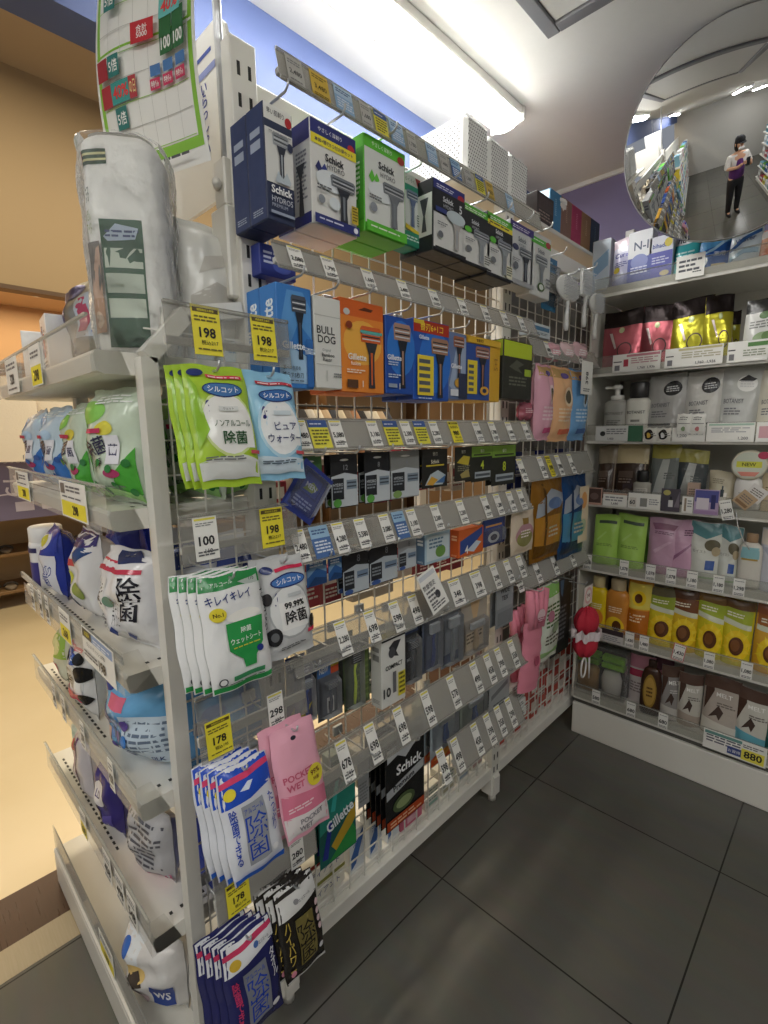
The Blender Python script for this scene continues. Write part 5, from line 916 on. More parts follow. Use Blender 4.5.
for j in range(3):
    o = wipes('wipes_pack', .12, .24 - .02 * j, .06, 'CFD2DC', [('r', .06, .7, .94, .9, '3A4A8A'), ('l', .1, .9, .6, 6, .07, '55607A'), ('r', .1, .08, .5, .2, '33333A')], 'g', 41 + j); est(o, -.91, .395 + .062 * j, 2, f'white and blue wipes pack side-on behind the white post, {ORD[j]} from the front', 'wipes pack', 'wipes packs behind the side wire of the third end shelf', GR)
for j in range(3):
    o = wipes('wipes_pack', .13, .19, .06, ['2F3FA0', 'D9DBE0', 'E0E0E2'][j], [('r', .1, .6, .9, .85, ['4A58B4', 'B93A4A', '3A4A8A'][j]), ('l', .1, .9, .4, 4, .06, '8A8AA0')], 'g', 45 + j); est(o, -1.4 + .16 * j, .49, 2, f'wipes pack at the back of the third end shelf, {ORD[j]} from the outer end', 'wipes pack', 'back row of the third end shelf', .05)
# fourth shelf
SILC = lambda c, lab1, lab2, dots: [('e', .5, .48, .44, .3, 'C9CED0' if dots else 'D9E9C9'), ('e', .5, .48, .4, .27, 'F2F2EE'), ('r', .3, .3, .9, .6, 'F2F2EE'), ('e', .5, .78, .4, .075, '2C4A9A'), ('e', .5, .78, .37, .06, '3F6AB8'), ('t', 'シルコット', .5, .78, .06, 'F4F6FA', .66, 2), ('r', .2, .87, .9, .905, 'D9465A'), ('l', .24, .86, .877, 1, .02, 'F6DDE0')]
o = wipes('wipes_refill', .10, .165, .07, 'D9DCC4', [('r', .05, .5, .95, .95, '9CC04A'), ('e', .5, .7, .3, .16, 'E4E2A0'), ('r', .05, .2, .6, .4, 'D9586A'), ('l', .1, .9, .15, 2, .05, '55604A')], 'g', 51); est(o, -1.50, .31, 3, 'small yellow green wipes refill at the outer end of the fourth end shelf', 'wipes refill', None, -.1)
o = wipes('wipes_refill', .13, .195, .075, 'E4E4E2', SILC('', '', '', True) + [('t', '99.99%', .5, .6, .06, '17171A', .5, 2), ('t', '除菌', .5, .47, .13, '17171A', .5, 2), ('r', .1, .24, .9, .36, 'D9405E'), ('e', .9, .62, .14, .1, '1A1A1C'), ('e', .86, .8, .1, .07, '1A1A1C'), ('e', .06, .7, .1, .08, '1A1A1C'), ('e', .9, .3, .1, .07, '1A1A1C'), ('t', '詰替用', .5, .13, .06, '44444A', .5, 1)], 'g', 53); est(o, -1.30, .30, 3, 'white refill pouch with black dots and pink band on the fourth end shelf', 'wipes refill', None, -.05)
o = wipes('wipes_bundle', .2, .2, .12, '6FAEDC', [('e', .2, .84, .14, .07, '2A3A8A'), ('e', .14, .5, .13, .12, '3A4A9A'), ('r', .3, .66, .55, .78, 'E0708A'), ('p', [(.04, .1), (.2, .12), (.22, .36), (.06, .36)], 'E9C4B4'), ('r', .5, .1, .97, .62, 'C9D9E6'), ('l', .55, .95, .54, 6, .06, '6A7A90'), ('r', .58, .02, .74, .09, '3A4A7A'), ('t', 'SILK', .84, .16, .05, '2A3A6A', .2, 2)] + [('e', .3 + .13 * (q % 3), .2 + .16 * (q // 3), .05, .06, '2F7AC8' if q % 2 else '5A4A9A') for q in range(9)], 'g', 55, None, .04); est(o, -1.02, .335, 3, 'large sky blue wipes bundle with dark drops beside the white post', 'wipes bundle', None, .32)
for j in range(3):
    o = wipes('wipes_bundle', .15, .19, .08, ['5A9AD0', '4A8AC4', 'D9DDE2'][j], [('e', .3, .6, .16, .12, '2F6AB8'), ('e', .7, .4, .14, .1, '8AC0E4'), ('l', .1, .9, .2, 3, .05, 'DDE8F0')], 'g', 57 + j); est(o, [-.915, -.915, -1.2][j], [.44, .51, .46][j], 3, ['sky blue wipes bundle side-on behind the wire, nearer the post', 'sky blue wipes bundle side-on behind the wire, deeper in', 'pale wipes bundle at the back of the fourth end shelf'][j], 'wipes bundle', None, GR if j < 2 else .1)
# fifth shelf
o = bottle('spray_bottle', .06, .17, '9CC4BE', 'D9DAD6', [('r', .1, .1, .9, .6, '7AB0A8'), ('l', .2, .8, .5, 3, .1, 'E4F0EE')], 'k', .7, .4, .2); est(o, -1.55, .30, 4, 'teal bottle at the outer end of the fifth end shelf', 'bottle')
o = wipes('pad_pack', .11, .2, .06, 'DDD8DC', [('p', [(.1, .1), (.5, .5), (.4, .9), (.1, .8)], 'B9A4B4'), ('p', [(.5, .2), (.6, .9), (.7, .9), (.6, .2)], '5A2A6A'), ('e', .4, .75, .2, .08, 'B02A4A'), ('l', .1, .9, .12, 3, .03, '77707A')], 'g', 61); est(o, -1.405, .30, 4, 'white pad pack with purple and crimson ribbon on fifth end shelf', 'pad pack', None, -.1)
o = wipes('pad_pack', .12, .175, .07, '38307A', [('e', .5, .6, .25, .18, 'E4E4EA'), ('t', 'LD', .5, .6, .1, '38307A', .3, 2), ('e', .3, .25, .2, .12, 'C9B9A0'), ('p', [(.5, .1), (.9, .2), (.9, .4), (.6, .3)], '5A50A4')], 'g', 63); est(o, -1.235, .31, 4, 'navy pad pack with white oval on the fifth end shelf', 'pad pack')
o = wipes('pad_pack', .15, .16, .08, 'B9B9BC', [('r', .02, .02, .98, .16, 'C4648A'), ('r', .0, .0, .12, .98, 'C87A90'), ('l', .16, .94, .84, 9, .07, '5A5A62')], 'g', 65); est(o, -1.04, .33, 4, 'grey printed pad pack with rose edge on the fifth end shelf', 'pad pack', None, .15)
for j in range(5):
    o = carton('blue_carton', .1, .052, .12, '223A9A', [('e', .5, .5, .12, .3, 'C9D4E4'), ('l', .38, .62, .5, 1, .2, '223A9A'), ('r', .02, .9, .98, .97, '3A54B4')]); est(o, -.886, .435, 4, f'flat royal blue carton behind the side wire, {["lowest", "second", "third", "fourth", "topmost"][j]} in its stack', 'carton', 'stack of royal blue cartons behind the side wire', GR, SH[4][0] + .0375 + .0525 * j)
o = wipes('pad_pack', .11, .19, .06, '2A48B0', [('p', [(.1, .3), (.5, .6), (.9, .4), (.6, .2)], '4A68CC')], 'g', 67); est(o, -1.0, .45, 4, 'royal blue film pack behind the grey printed pad pack', 'pad pack')
# plinth ledge
o = wipes('diaper_pack', .18, .17, .11, 'E0DEDC', [('r', .1, .62, .5, .9, 'E9EEF2'), ('e', .25, .76, .08, .1, '3A6AC0'), ('e', .45, .55, .16, .1, 'E2C27A'), ('p', [(.3, .3), (.6, .45), (.5, .6), (.35, .5)], '4A4038'), ('e', .4, .25, .25, .12, 'C9B4BE'), ('r', .7, .2, .95, .5, '2E4A9A'), ('t', 'WS', .83, .35, .12, 'E4E8F0', .18, 2)], 'g', 71); est(o, -1.02, .31, 4, 'white patterned pack on the plinth ledge of the end unit', 'pack', None, .25, .117)
for j in range(3):
    o = wipes('diaper_pack', .14, .13, .08, ['D9D6D2', 'E0DEDA', 'CFC9C0'][j], [('r', .6, .3, .9, .6, '2E4A9A'), ('l', .1, .5, .7, 4, .08, '9A9A9E')], 'g', 73 + j); est(o, [-.92, -.92, -1.22][j], [.40, .485, .36][j], 4, ['white pack with navy square behind the low side wire, nearer the post', 'white pack with navy square behind the low side wire, deeper in', 'pale pack lying on the plinth ledge behind the patterned pack'][j], 'pack', None, GR if j < 2 else 0, .117)

# ---- wipes hanging on the side of the end unit
def srail(key, X, ul_, ur_, zt, zb, lab):
    b = MB(); y0, y1 = ul_, ur_; L = y1 - y0; hgt = zt - zb
    b.box(-L / 2, 0, 0, L / 2, .0025, hgt, ACRYL, .0006); b.box(-L / 2, -.003, hgt - .003, L / 2, .004, hgt + .003, ACRYL, .001)
    o = b.obj('price_rail'); put(o, (X, (y0 + y1) / 2, zb), GR, math.radians(-5)); tag(o, lab, 'price rail'); RAILS[key] = (X, zb, hgt, math.radians(-5))
    MB().box(-L / 2, .003, hgt * .25, L / 2, .01, hgt * .4, mat('C4C3BE', 'k'), .001).obj('clip', o)
XS = -.745
srail('e1', XS, .318, .535, onx(191, 304, XS).z, onx(198, 359, XS).z, 'clear price rail above the green wipes on the end unit side')
srail('e2', XS, .316, .535, onx(193, 517, XS).z, onx(193, 566, XS).z, 'clear price rail in the middle of the end unit side')
srail('e3', XS, .32, .54, onx(205, 700, XS).z, onx(222, 756, XS).z, 'clear price rail above the pink and blue wipes')
srail('e4', XS, .326, .55, onx(226, 862, XS).z, onx(240, 912, XS).z, 'lowest clear price rail of the end unit side')
tags('e1', 'clear rail above the green wipes', [(208, '198', 'y', .046), (265, '198', 'y', .046)], .046, .004, .074)
tags('e2', 'middle rail of the end unit side', [(207, '100', 'w', .04), (273, '198', 'y', .046)], .04, .002, .07)
tags('e3', 'rail above the pink and blue wipes', [(219, '178', 'y', .046), (276, '298', 'w', .033)], .04, .0, .066)
tags('e4', 'lowest rail of the end unit side', [(238, '178', 'y', .046), (297, '280', 'w', .033)], .04, .0, .062)
def side(mk, n, ut, vt, X, tilt, h, labs, cat, short, step=.026, grp=None, dy=.006):
    sc = .94 if X < -.76 else .955; X += .048 if X < -.76 else .03; h *= sc; step *= .74
    """n packs on one hook; the front one hangs with its top centre at the given spot"""
    top = onx(ut, vt, X); t = math.radians(tilt); o = mk()
    for q in [o] + list(o.children): q.data.transform(Matrix.Scale(sc, 4))
    put(o, top - Vector((math.sin(t), 0, math.cos(t))) * h, GR, t); tag(o, labs[0], cat, grp)
    for k in range(1, n): dup(o, labs[k], (-step * k, -dy * k, 0))
    hook(top.y, top.z - .008, X + .02, short)
GS = 'portable wipes hung on the side of the end unit'
def m1(): return pillow('wipes_pack', .112, .2, .017, 'A9CC3A', [('p', [(.03, .06), (.97, .06), (.97, .2), (.6, .26), (.03, .2)], 'D9DCD8'), ('e', .53, .5, .42, .27, 'D4E49A'), ('e', .53, .5, .39, .245, 'F4F4F0'), ('r', .3, .3, .9, .56, 'F4F4F0'), ('e', .52, .78, .32, .062, '26356E'), ('e', .52, .78, .3, .052, '4A7AB4'), ('t', 'シルコット', .52, .78, .05, 'F6F8FA', .52, 2), ('r', .3, .875, .88, .905, 'D9465A'), ('l', .33, .85, .882, 1, .02, 'F6DDE0'), ('e', .16, .92, .12, .035, '26356E'),
    ('t', 'ノンアルコール', .57, .5, .052, '2C5A34', .58, 1), ('t', '除菌', .57, .385, .11, '2C5A34', .5, 2), ('r', .4, .6, .7, .64, 'D9DCDA'), ('t', 'ウェット', .55, .62, .022, '55585A', .26, 1), ('p', [(.03, .3), (.2, .45), (.12, .8), (.03, .9)], '8AB82A'), ('r', .8, .245, .97, .275, 'C9505A'), ('l', .1, .7, .225, 2, .02, '6A6C6E')], 'g', 'B9D25A', 81, .045, (.27, .6, .055, .1, '2E2F72'), .1)
side(m1, 3, 212, 366, -.785, -13, .2, ['bright green non-alcohol wipes pack, foremost on its hook', 'bright green wipes pack, second on its hook behind the foremost', 'bright green wipes pack, deepest of three on its hook'], 'wipes pack', 'the bright green wipes', .02, None)
def m2(): return pillow('wipes_pack', .105, .195, .017, '8FC4E2', [('p', [(.03, .06), (.97, .06), (.97, .18), (.03, .22)], 'CFE0EC'), ('e', .53, .47, .43, .28, 'B9DDF0'), ('e', .53, .47, .39, .25, 'F2F5F6'), ('r', .3, .3, .9, .52, 'F2F5F6'), ('e', .52, .76, .34, .062, '26356E'), ('e', .52, .76, .32, .052, '3A6AAC'), ('t', 'シルコット', .52, .76, .05, 'F6F8FA', .56, 2), ('r', .16, .86, .92, .89, 'C43A4A'), ('l', .2, .88, .868, 1, .02, 'F6DDE0'), ('t', 'ピュア', .6, .48, .075, '26356E', .5, 1), ('t', 'ウォーター', .55, .37, .08, '26356E', .66, 1), ('r', .4, .58, .76, .62, 'D9E4EA'), ('l', .1, .8, .16, 2, .02, '5A6A7A'), ('r', .76, .22, .96, .25, 'C9505A')], 'g', 'A9D2E8', 83, .045, (.25, .57, .055, .09, '2E2F72'), .1)
side(m2, 2, 266, 372, -.79, -11, .195, ['sky blue pure water wipes pack beside the bright green ones', 'sky blue wipes pack half hidden behind the front blue one'], 'wipes pack', 'the sky blue wipes', .022)
def m3(): return pillow('wipes_pack', .118, .2, .015, 'E9EAEA', [('r', .01, .87, .99, .99, '2E8A4A'), ('p', [(.6, .9), (.95, .94), (.95, .87), (.72, .87)], 'B9C4BE'), ('t', '110', .84, .915, .03, '3A4A40', .2, 1), ('t', 'アルコール', .34, .92, .035, 'E4F2E8', .4, 1), ('r', .01, .01, .99, .055, '2E9A4E'), ('t', 'キレイキレイ', .42, .795, .08, '2A3A7A', .7, 2, .03), ('e', .2, .67, .12, .06, 'E2D23A'), ('t', 'No.1', .2, .67, .035, '4A3A14', .18, 2), ('e', .58, .62, .28, .05, 'F6F4EE'),
    ('p', [(.28, .58), (.88, .58), (.86, .35), (.7, .25), (.68, .17), (.5, .17), (.48, .25), (.3, .35)], '2E9A4E'), ('t', '除菌', .58, .5, .05, 'F0F6F0', .3, 2), ('t', 'ウェットシート', .58, .42, .05, 'F0F6F0', .5, 2), ('l', .36, .8, .36, 1, .02, 'D9D24A'), ('e', .78, .3, .06, .03, '2A3A8A'), ('r', .3, .09, .82, .13, '3A8A5A'), ('l', .1, .9, .065, 1, .015, '6A6C6E'), ('e', .14, .1, .07, .035, '4A4A52'), ('e', .14, .1, .05, .025, 'E9EAEA'), ('t', 'さ\nら\nさ\nら', .95, .62, .4, '3A3A44', .06, 1)], 'g', 'DDE2DE', 85, .03, None, .07)
side(m3, 4, 227, 572, -.775, -10, .2, ['white wipes pack with green header and lettering, foremost on its hook', 'white and green wipes pack, second on its hook', 'white and green wipes pack, third on its hook', 'white and green wipes pack, fourth and deepest on its hook'], 'wipes pack', 'the white and green wipes', .018, None, .009)
def m4(): return pillow('wipes_pack', .105, .19, .017, 'C9CBCC', [('e', .5, .46, .44, .28, 'AEB2B4'), ('e', .5, .46, .41, .255, 'E4E6E6'), ('r', .26, .28, .88, .56, 'F0F0EE'), ('e', .52, .765, .38, .07, '26356E'), ('e', .52, .765, .35, .056, '4A7AC0'), ('t', 'シルコット', .52, .765, .055, 'F6F8FA', .6, 2), ('r', .28, .87, .92, .905, 'D9365A'), ('e', .13, .9, .12, .04, '26356E'), ('t', '99.99%', .57, .52, .065, '17171A', .54, 2), ('t', '除菌', .57, .4, .13, '17171A', .56, 2), ('r', .44, .6, .74, .635, 'C4C8CA'), ('e', .1, .24, .14, .09, '26262A'), ('e', .1, .24, .07, .045, '66686C'), ('e', .92, .3, .1, .07, '26262A'), ('e', .06, .62, .08, .06, '2E2E32'), ('r', .78, .2, .96, .24, 'D9365A'), ('l', .2, .8, .12, 2, .02, '66686C')], 'g', 'B9BBBC', 87, .045, (.25, .585, .055, .085, '2E2F72'), .1)
side(m4, 2, 279, 557, -.79, -10, .19, ['silver grey wipes pack with 99.99% lettering and black spots', 'silver grey wipes pack tucked behind the front silver one'], 'wipes pack', 'the silver grey wipes', .022)
def A_el(c, c2, gold=False): return [('p', [(.02, .68), (.5, .7), (.98, .74), (.98, .99), (.5, .99), (.02, .99)], c), ('p', [(.02, .86), (.98, .9), (.98, .95), (.02, .91)], 'D9446E' if not gold else '2A2A2A'), ('p', [(.34, .79), (.5, .85), (.6, .84), (.5, .78)], 'DDE6F2'), ('r', .3, .12, .72, .66, '9A9EA6' if not gold else '8A7A3A'), ('t', '除\n菌', .51, .36, .4, '2448B0' if not gold else '2A2418', .4, 0), ('t', 'アルコール', .51, .6, .05, '2448B0' if not gold else '2A2418', .36, 1), ('t', '除\n菌\nで\nき\nる', .15, .42, .5, c2, .12, 2), ('t', 'た\nっ\nぷ\nり', .86, .48, .36, c2, .12, 1), ('e', .8, .16, .06, .03, 'E9E9EC')]
def m5(): return pillow('wipes_pack', .105, .198, .017, 'DADDE4', A_el('2450C0', '2448B0') + [('r', .01, .01, .99, .06, '2A62C8'), ('e', .16, .8, .1, .05, 'E2D23A')], 'g', 'C4C8D4', 89, .03, None, .1)
side(m5, 4, 240, 762, -.755, -14, .198, ['royal blue and white wipes pack, foremost below the yellow 178 tag', 'royal blue and white wipes pack, second on its hook', 'royal blue and white wipes pack, third on its hook', 'royal blue and white wipes pack, deepest on its hook'], 'wipes pack', 'the royal blue wipes', .02, None, .007)
def m6(): return pillow('wipes_pack', .105, .215, .016, 'E8A9BC', [('p', [(.02, .03), (.98, .03), (.98, .2), (.02, .24)], 'E9E2E2'), ('p', [(.02, .24), (.98, .2), (.98, .36), (.02, .44)], 'D97A94'), ('e', .44, .9, .06, .018, '33303A'), ('t', 'POCKET', .4, .57, .06, 'C8607A', .62, 2), ('t', 'WET', .3, .49, .06, 'C8607A', .36, 2), ('t', 'POCKET', .55, .165, .05, '8E8A90', .6, 2), ('t', 'WET', .4, .1, .05, '8E8A90', .34, 2), ('e', .74, .5, .2, .095, 'E2D23A'), ('t', '99%', .74, .53, .05, '6A3A1E', .3, 2), ('t', '除菌', .74, .47, .035, '6A3A1E', .24, 2), ('l', .1, .7, .31, 2, .025, 'F2D4DC')], 'g', 'DFA0B4', 91, .03, None, .07)
side(m6, 2, 290, 724, -.755, -13, .215, ['pale pink pocket wipes pack with yellow 99% seal', 'pale pink wipes pack mostly hidden behind the front pink one'], 'wipes pack', 'the pale pink wipes', .026, None, .012)
def m7(): return pillow('wipes_pack', .108, .185, .015, '26285E', [('p', [(.02, .7), (.98, .78), (.98, .99), (.02, .99)], 'DADCE0'), ('p', [(.02, .86), (.98, .9), (.98, .95), (.02, .91)], 'C43A60'), ('e', .2, .79, .1, .05, 'C9A83A'), ('e', .6, .84, .05, .03, '4A6AA8'), ('t', 'エリエール', .76, .83, .03, '3A3A48', .22, 1), ('r', .3, .12, .74, .66, '7A7E88'), ('t', '除\n菌', .52, .36, .42, '2440A4', .4, 0), ('t', 'アルコール', .52, .6, .05, '2440A4', .36, 1), ('t', '除\n菌\nで\nき\nる', .16, .4, .5, 'C43A68', .12, 2), ('t', 'タ\nオ\nル', .88, .56, .3, 'E4E6EE', .12, 2), ('e', .82, .16, .08, .03, 'E4E4E8')], 'g', '33356E', 93, .03, None, .1)
side(m7, 4, 244, 930, -.75, -12, .185, ['navy and white wipes pack, foremost on the lowest hook row', 'navy and white wipes pack, second on its hook', 'navy and white wipes pack, third on its hook', 'navy and white wipes pack, deepest on its hook'], 'wipes pack', 'the navy and white wipes', .018, None, .009)
def m8(): return pillow('wipes_pack', .098, .185, .015, '1E1B18', [('p', [(.02, .68), (.98, .76), (.98, .99), (.02, .99)], 'D2D2D0'), ('p', [(.02, .9), (.98, .94), (.98, .98), (.02, .94)], '2A2622'), ('e', .42, .82, .06, .03, '8A8A8E'), ('t', 'エリエール', .62, .81, .03, '44444A', .3, 1), ('r', .34, .14, .76, .64, '6E6436'), ('t', '除\n菌', .55, .36, .42, '1E1B16', .4, 0), ('t', 'ハ\nイ\nパ\nワ\nー', .16, .4, .54, 'B9A24A', .14, 2), ('e', .16, .1, .06, .04, 'D98AA0'), ('e', .86, .18, .06, .03, 'E4E4E8'), ('r', .01, .01, .99, .04, 'CFCFCC')] + [('e', .88, .66 - .09 * q, .05, .035, 'E0C4C8') for q in range(4)], 'g', '2A2622', 95, .03, None, .1)
side(m8, 3, 292, 880, -.75, -12, .185, ['black and gold wipes pack, foremost at the lower corner', 'black and gold wipes pack, second on its hook', 'black and gold wipes pack, deepest on its hook'], 'wipes pack', 'the black and gold wipes', .02, None, .012)
# ------------------------------------------------------------------ back shelving of shampoo and body care
BX0, BX1, BF, BB = -.838, .98, 2.055, 2.47
shelf = empty('wall_shelving', (0, 2.3, 0), 'tall white shelving of shampoo refills against the mauve wall', 'shelving')
def sl(o): o.location = Vector(o.location) - shelf.location; o.parent = shelf; return o
for x in (BX0 - .002, .06, BX1):
    b = MB(); b.box(x - .018, BB - .06, .0, x + .018, BB, 2.2, WHITE, .002)
    z = 1.9
    while z < 2.18:
        for dx in (-.007, .007): b.box(x + dx - .002, BB - .0606, z, x + dx + .002, BB - .0598, z + .02, SLOT)
        z += .04
    sl(b.obj('upright', None))
b = MB(); b.box(BX0, BB - .06, .0, BX1, BB - .05, 1.87, mat('D2D0C8', 'm')); sl(b.obj('back_panel'))
b = MB(); b.box(BX0 - .012, BF + .01, .16, BX0 - .002, BB - .06, 1.86, mat('DAD8CF', 'm'), .002); sl(b.obj('side_panel'))
SHB = [1.853, 1.554, 1.291, 1.033, .755, .462, .165]
for k, z in enumerate(SHB):
    b = MB(); b.box(BX0, BF + .006, z + .008, BX1, BB - .06, z + .032, WHITE, .002); b.box(BX0, BF, z, BX1, BF + .008, z + .036, WHITE, .002)
    o = sl(b.obj('shelf')); g = MB(); g.box(BX0 + .004, BF - .004, z + .012, BX1, BF - .002, z + (.075 if k else .07), GUARD); g.box(BX0 + .004, BF - .006, z + (.073 if k else .068), BX1, BF, z + (.077 if k else .072), GUARD); g.obj('price_guard', o)
b = MB(); b.box(BX0, BF, .0, BX1, BF + .02, .143, WHITE, .003); b.box(BX0, BF + .015, .02, BX1, BB - .06, .16, mat('55544F', 'm')); sl(b.obj('plinth'))
YP = 2.085
TOPZ = [z + .033 for z in SHB]
def prod(mk, u0, v0, u1, v1, k, lab, cat, grp=None, Y=YP, rz=0, tilt=0, d=0):
    """mk(w,h) builds the article; its silhouette in the photograph gives place and size on shelf k"""
    a, c = ony(u0, v0, Y), ony(u1, v1, Y)
    x = x_at((u0 + u1) / 2, Y, TOPZ[k] + .08); w = c.x - a.x; h = max(.04, (a.z + ony(u1, v0, Y).z) / 2 - TOPZ[k])
    o = mk(w, h); put(o, (x, Y + d, TOPZ[k] + .0005), rz, tilt); return tag(o, lab, cat, grp)
SPZ = dict()
# top shelf
GA = 'packs on the top shelf'
prod(lambda w, h: carton('soap_box', .07, .2, .12, 'DDE3EA', [('r', .03, .02, .98, .98, 'C9D6E4'), ('p', [(.1, .3), (.9, .5), (.9, .8), (.1, .6)], '8AB0D4')]), 590, 228, 611, 280, 0, 'white and blue box at the corner end of the top shelf', 'box', GA, 2.11)
prod(lambda w, h: pouch('refill_pouch', w, h, .06, 'C4C6E0', [('r', .1, .72, .9, .9, 'D9DAEA'), ('t', 'Curel', .5, .66, .1, '4A4A9A', .7, 2), ('e', .3, .36, .16, .06, 'D9C84A'), ('l', .2, .8, .5, 3, .04, '6A6AA4'), ('p', [(.1, .05), (.9, .05), (.9, .25), (.1, .15)], 'A9B0DA')], 'g', 'D9C9D4', 1), 611, 237, 628.5, 280, 0, 'pale lilac refill pouch, first on the top shelf', 'refill pouch', GA)
prod(lambda w, h: carton('soap_box', w, h, .06, 'E4E6EA', [('t', 'N-I', .55, .72, .16, '55607A', .6, 1), ('r', .01, .01, .99, .5, '5560A8'), ('e', .5, .42, .36, .14, '8A94C9'), ('l', .15, .85, .3, 3, .05, 'D9DDEE')]), 629, 231, 649.5, 278, 0, 'white and blue box lettered N-I on the top shelf', 'box', GA)
prod(lambda w, h: carton('soap_box', w, h, .06, 'D9DCE6', [('r', .01, .01, .99, .64, '5C60B4'), ('t', 'bihada', .45, .78, .1, '4A5AA0', .6, 2), ('e', .8, .82, .16, .1, 'D9C84A'), ('l', .15, .85, .5, 3, .06, 'C9CCE6'), ('e', .7, .14, .2, .06, 'D9C9A0')]), 650, 236, 671, 275, 0, 'white and violet box with yellow seal on the top shelf', 'box', GA)
prod(lambda w, h: pouch('refill_pouch', w, h, .06, '3AA4AA', [('r', .02, .72, .98, .99, 'E4E6E6'), ('t', 'hu', .3, .84, .16, '4A4A50', .3, 2), ('l', .15, .85, .5, 4, .08, 'B9E0E0'), ('p', [(.05, .05), (.9, .05), (.6, .2), (.05, .3)], '6AC0C2')], 'g', None, 3), 673, 229, 697, 271, 0, 'teal refill pouch with white top on the top shelf', 'refill pouch', GA)
prod(lambda w, h: pouch('refill_pouch', w, h, .06, '2F64B4', [('p', [(.02, .5), (.98, .75), (.98, .98), (.02, .98)], '5AA0D4'), ('p', [(.05, .4), (.5, .6), (.95, .9), (.95, .8), (.5, .5)], 'A9D0E8'), ('t', '薬用', .7, .42, .14, 'E9F0F8', .4, 2), ('e', .22, .25, .16, .14, 'DDE8F0'), ('r', .5, .05, .9, .14, 'D9C9A0')], 'g', None, 4), 697, 232, 728, 268, 0, 'deep blue refill pouch with white lettering on the top shelf', 'refill pouch', GA)
prod(lambda w, h: pouch('refill_pouch', w, h, .06, 'D4E0E8', [('p', [(.05, .5), (.4, .8), (.95, .95), (.95, .85), (.5, .7), (.1, .42)], '3A64A0'), ('t', 'Water', .5, .72, .14, '2A4A8A', .7, 1), ('p', [(.1, .1), (.5, .3), (.9, .25), (.9, .4), (.5, .45), (.1, .25)], '9ABCD4')], 'g', None, 5), 729, 228, 760, 263, 0, 'white refill pouch with blue water splash on the top shelf', 'refill pouch', GA)
prod(lambda w, h: pouch('refill_pouch', w, h, .06, 'E0A07A', [('p', [(.05, .1), (.95, .1), (.95, .6), (.4, .5)], 'D9703A'), ('r', .05, .7, .95, .95, 'EAE2DA')], 'g', None, 6), 760, 224, 792, 260, 0, 'orange and white refill pouch at the edge of the top shelf', 'refill pouch', GA)
# second shelf: foil pouches
GB_ = 'foil pouches on the second shelf'
def foil(c1, sd): return lambda w, h: pouch('foil_pouch', w, h, .07, c1, [('l', .15, .85, .78, 2, .03, 'D9CFC9'), ('e', .5, .66, .07, .05, 'B9C49A'), ('e', .62, .3, .18, .14, '5A4A4A'), ('e', .62, .3, .15, .115, c1), ('p', [(.2, .62), (.28, .62), (.42, .35), (.38, .33)], 'F4E4E4')], 'f', '241C1C', sd, .28)
for j, (R_, c1, nm) in enumerate((((601, 309, 636, 362), 'B4606A', 'rose pink foil pouch with black top, beside the shelving end'), ((637, 304, 671, 358), 'BE6670', 'rose pink foil pouch with black top, next to the gold ones'), ((670, 297, 707, 354), 'BEB83A', 'gold green foil pouch with black top, beside the pink ones'), ((709, 293, 734, 351), 'C4BC3A', 'gold green foil pouch turned aside, beside the white cap'))):
    prod(foil(c1, 3 + j), *R_, 1, nm, 'foil pouch', GB_, YP + (.004 if j % 2 else 0), [0, 0, .05, .5][j])
prod(foil('B4AE38', 9), 730, 308, 742, 348, 1, 'sliver of a gold green foil pouch behind the turned one', 'foil pouch', None, 2.22, .5)
prod(lambda w, h: pouch('refill_pouch', w, h, .06, 'DADAD6', [('l', .1, .9, .9, 2, .04, '77777A'), ('e', .5, .7, .14, .07, '5A7A4A'), ('l', .15, .85, .58, 3, .05, '8A8A88'), ('e', .5, .28, .24, .12, '9AB08A'), ('e', .6, .32, .12, .08, '6E8A5A')], 'g', '2A2A28', 12, .24), 745, 296, 780, 346, 1, 'white refill pouch with green sprig and black top', 'refill pouch')
o = bottle('small_jar', .02, .03, 'E4E2DC', 'EFEDE8', [], 'k', .9, .9, .4); put(o, (x_at(741, 2.075, TOPZ[1]), 2.062, TOPZ[1] + .0005)); tag(o, 'tiny white cap jar on the shelf edge beside the gold pouch', 'jar')
# third shelf
GC = 'silver packs on the third shelf'
prod(lambda w, h: bottle('pump_bottle', w, h, 'A4A39C', 'E2E0DA', [('t', 'BOTANIST', .5, .62, .08, '55554F', .8, 1), ('l', .2, .8, .4, 3, .05, '6A6A64')], 'k', .7, .7, .3, .08, True), 603, 385, 624, 425, 2, 'grey pump bottle with white top at the shelving end', 'pump bottle', None)
prod(lambda w, h: bottle('pump_bottle', w, h, 'DEDCD2', '2B2A2A', [('t', 'BOTANIST', .5, .62, .08, '55554F', .8, 1), ('r', .3, .36, .7, .42, '8A8A82')], 'k', .7, .8, .3, .08), 625, 382, 645.5, 424, 2, 'cream bottle with black cap beside the grey pump bottle', 'bottle', None)
def silv(c1, sd, blk=True): return lambda w, h: pouch('refill_pouch', w, h, .07, c1, [('e', .66, .76, .24, .12, '1E1E20' if blk else 'E4E4E0'), ('l', .5, .82, .78, 3, .035, 'C9C9C9'), ('t', 'BOTANIST', .38, .5, .07, '77777A', .5, 1), ('l', .16, .6, .38, 3, .04, '77777A'), ('r', .08, .16, .7, .19, '3A3A3C' if blk else 'B4B4B0')] + ([] if blk else [('p', [(.45, .8), (.66, .89), (.88, .83), (.8, .8)], '26262A')]), 'g', None, sd)
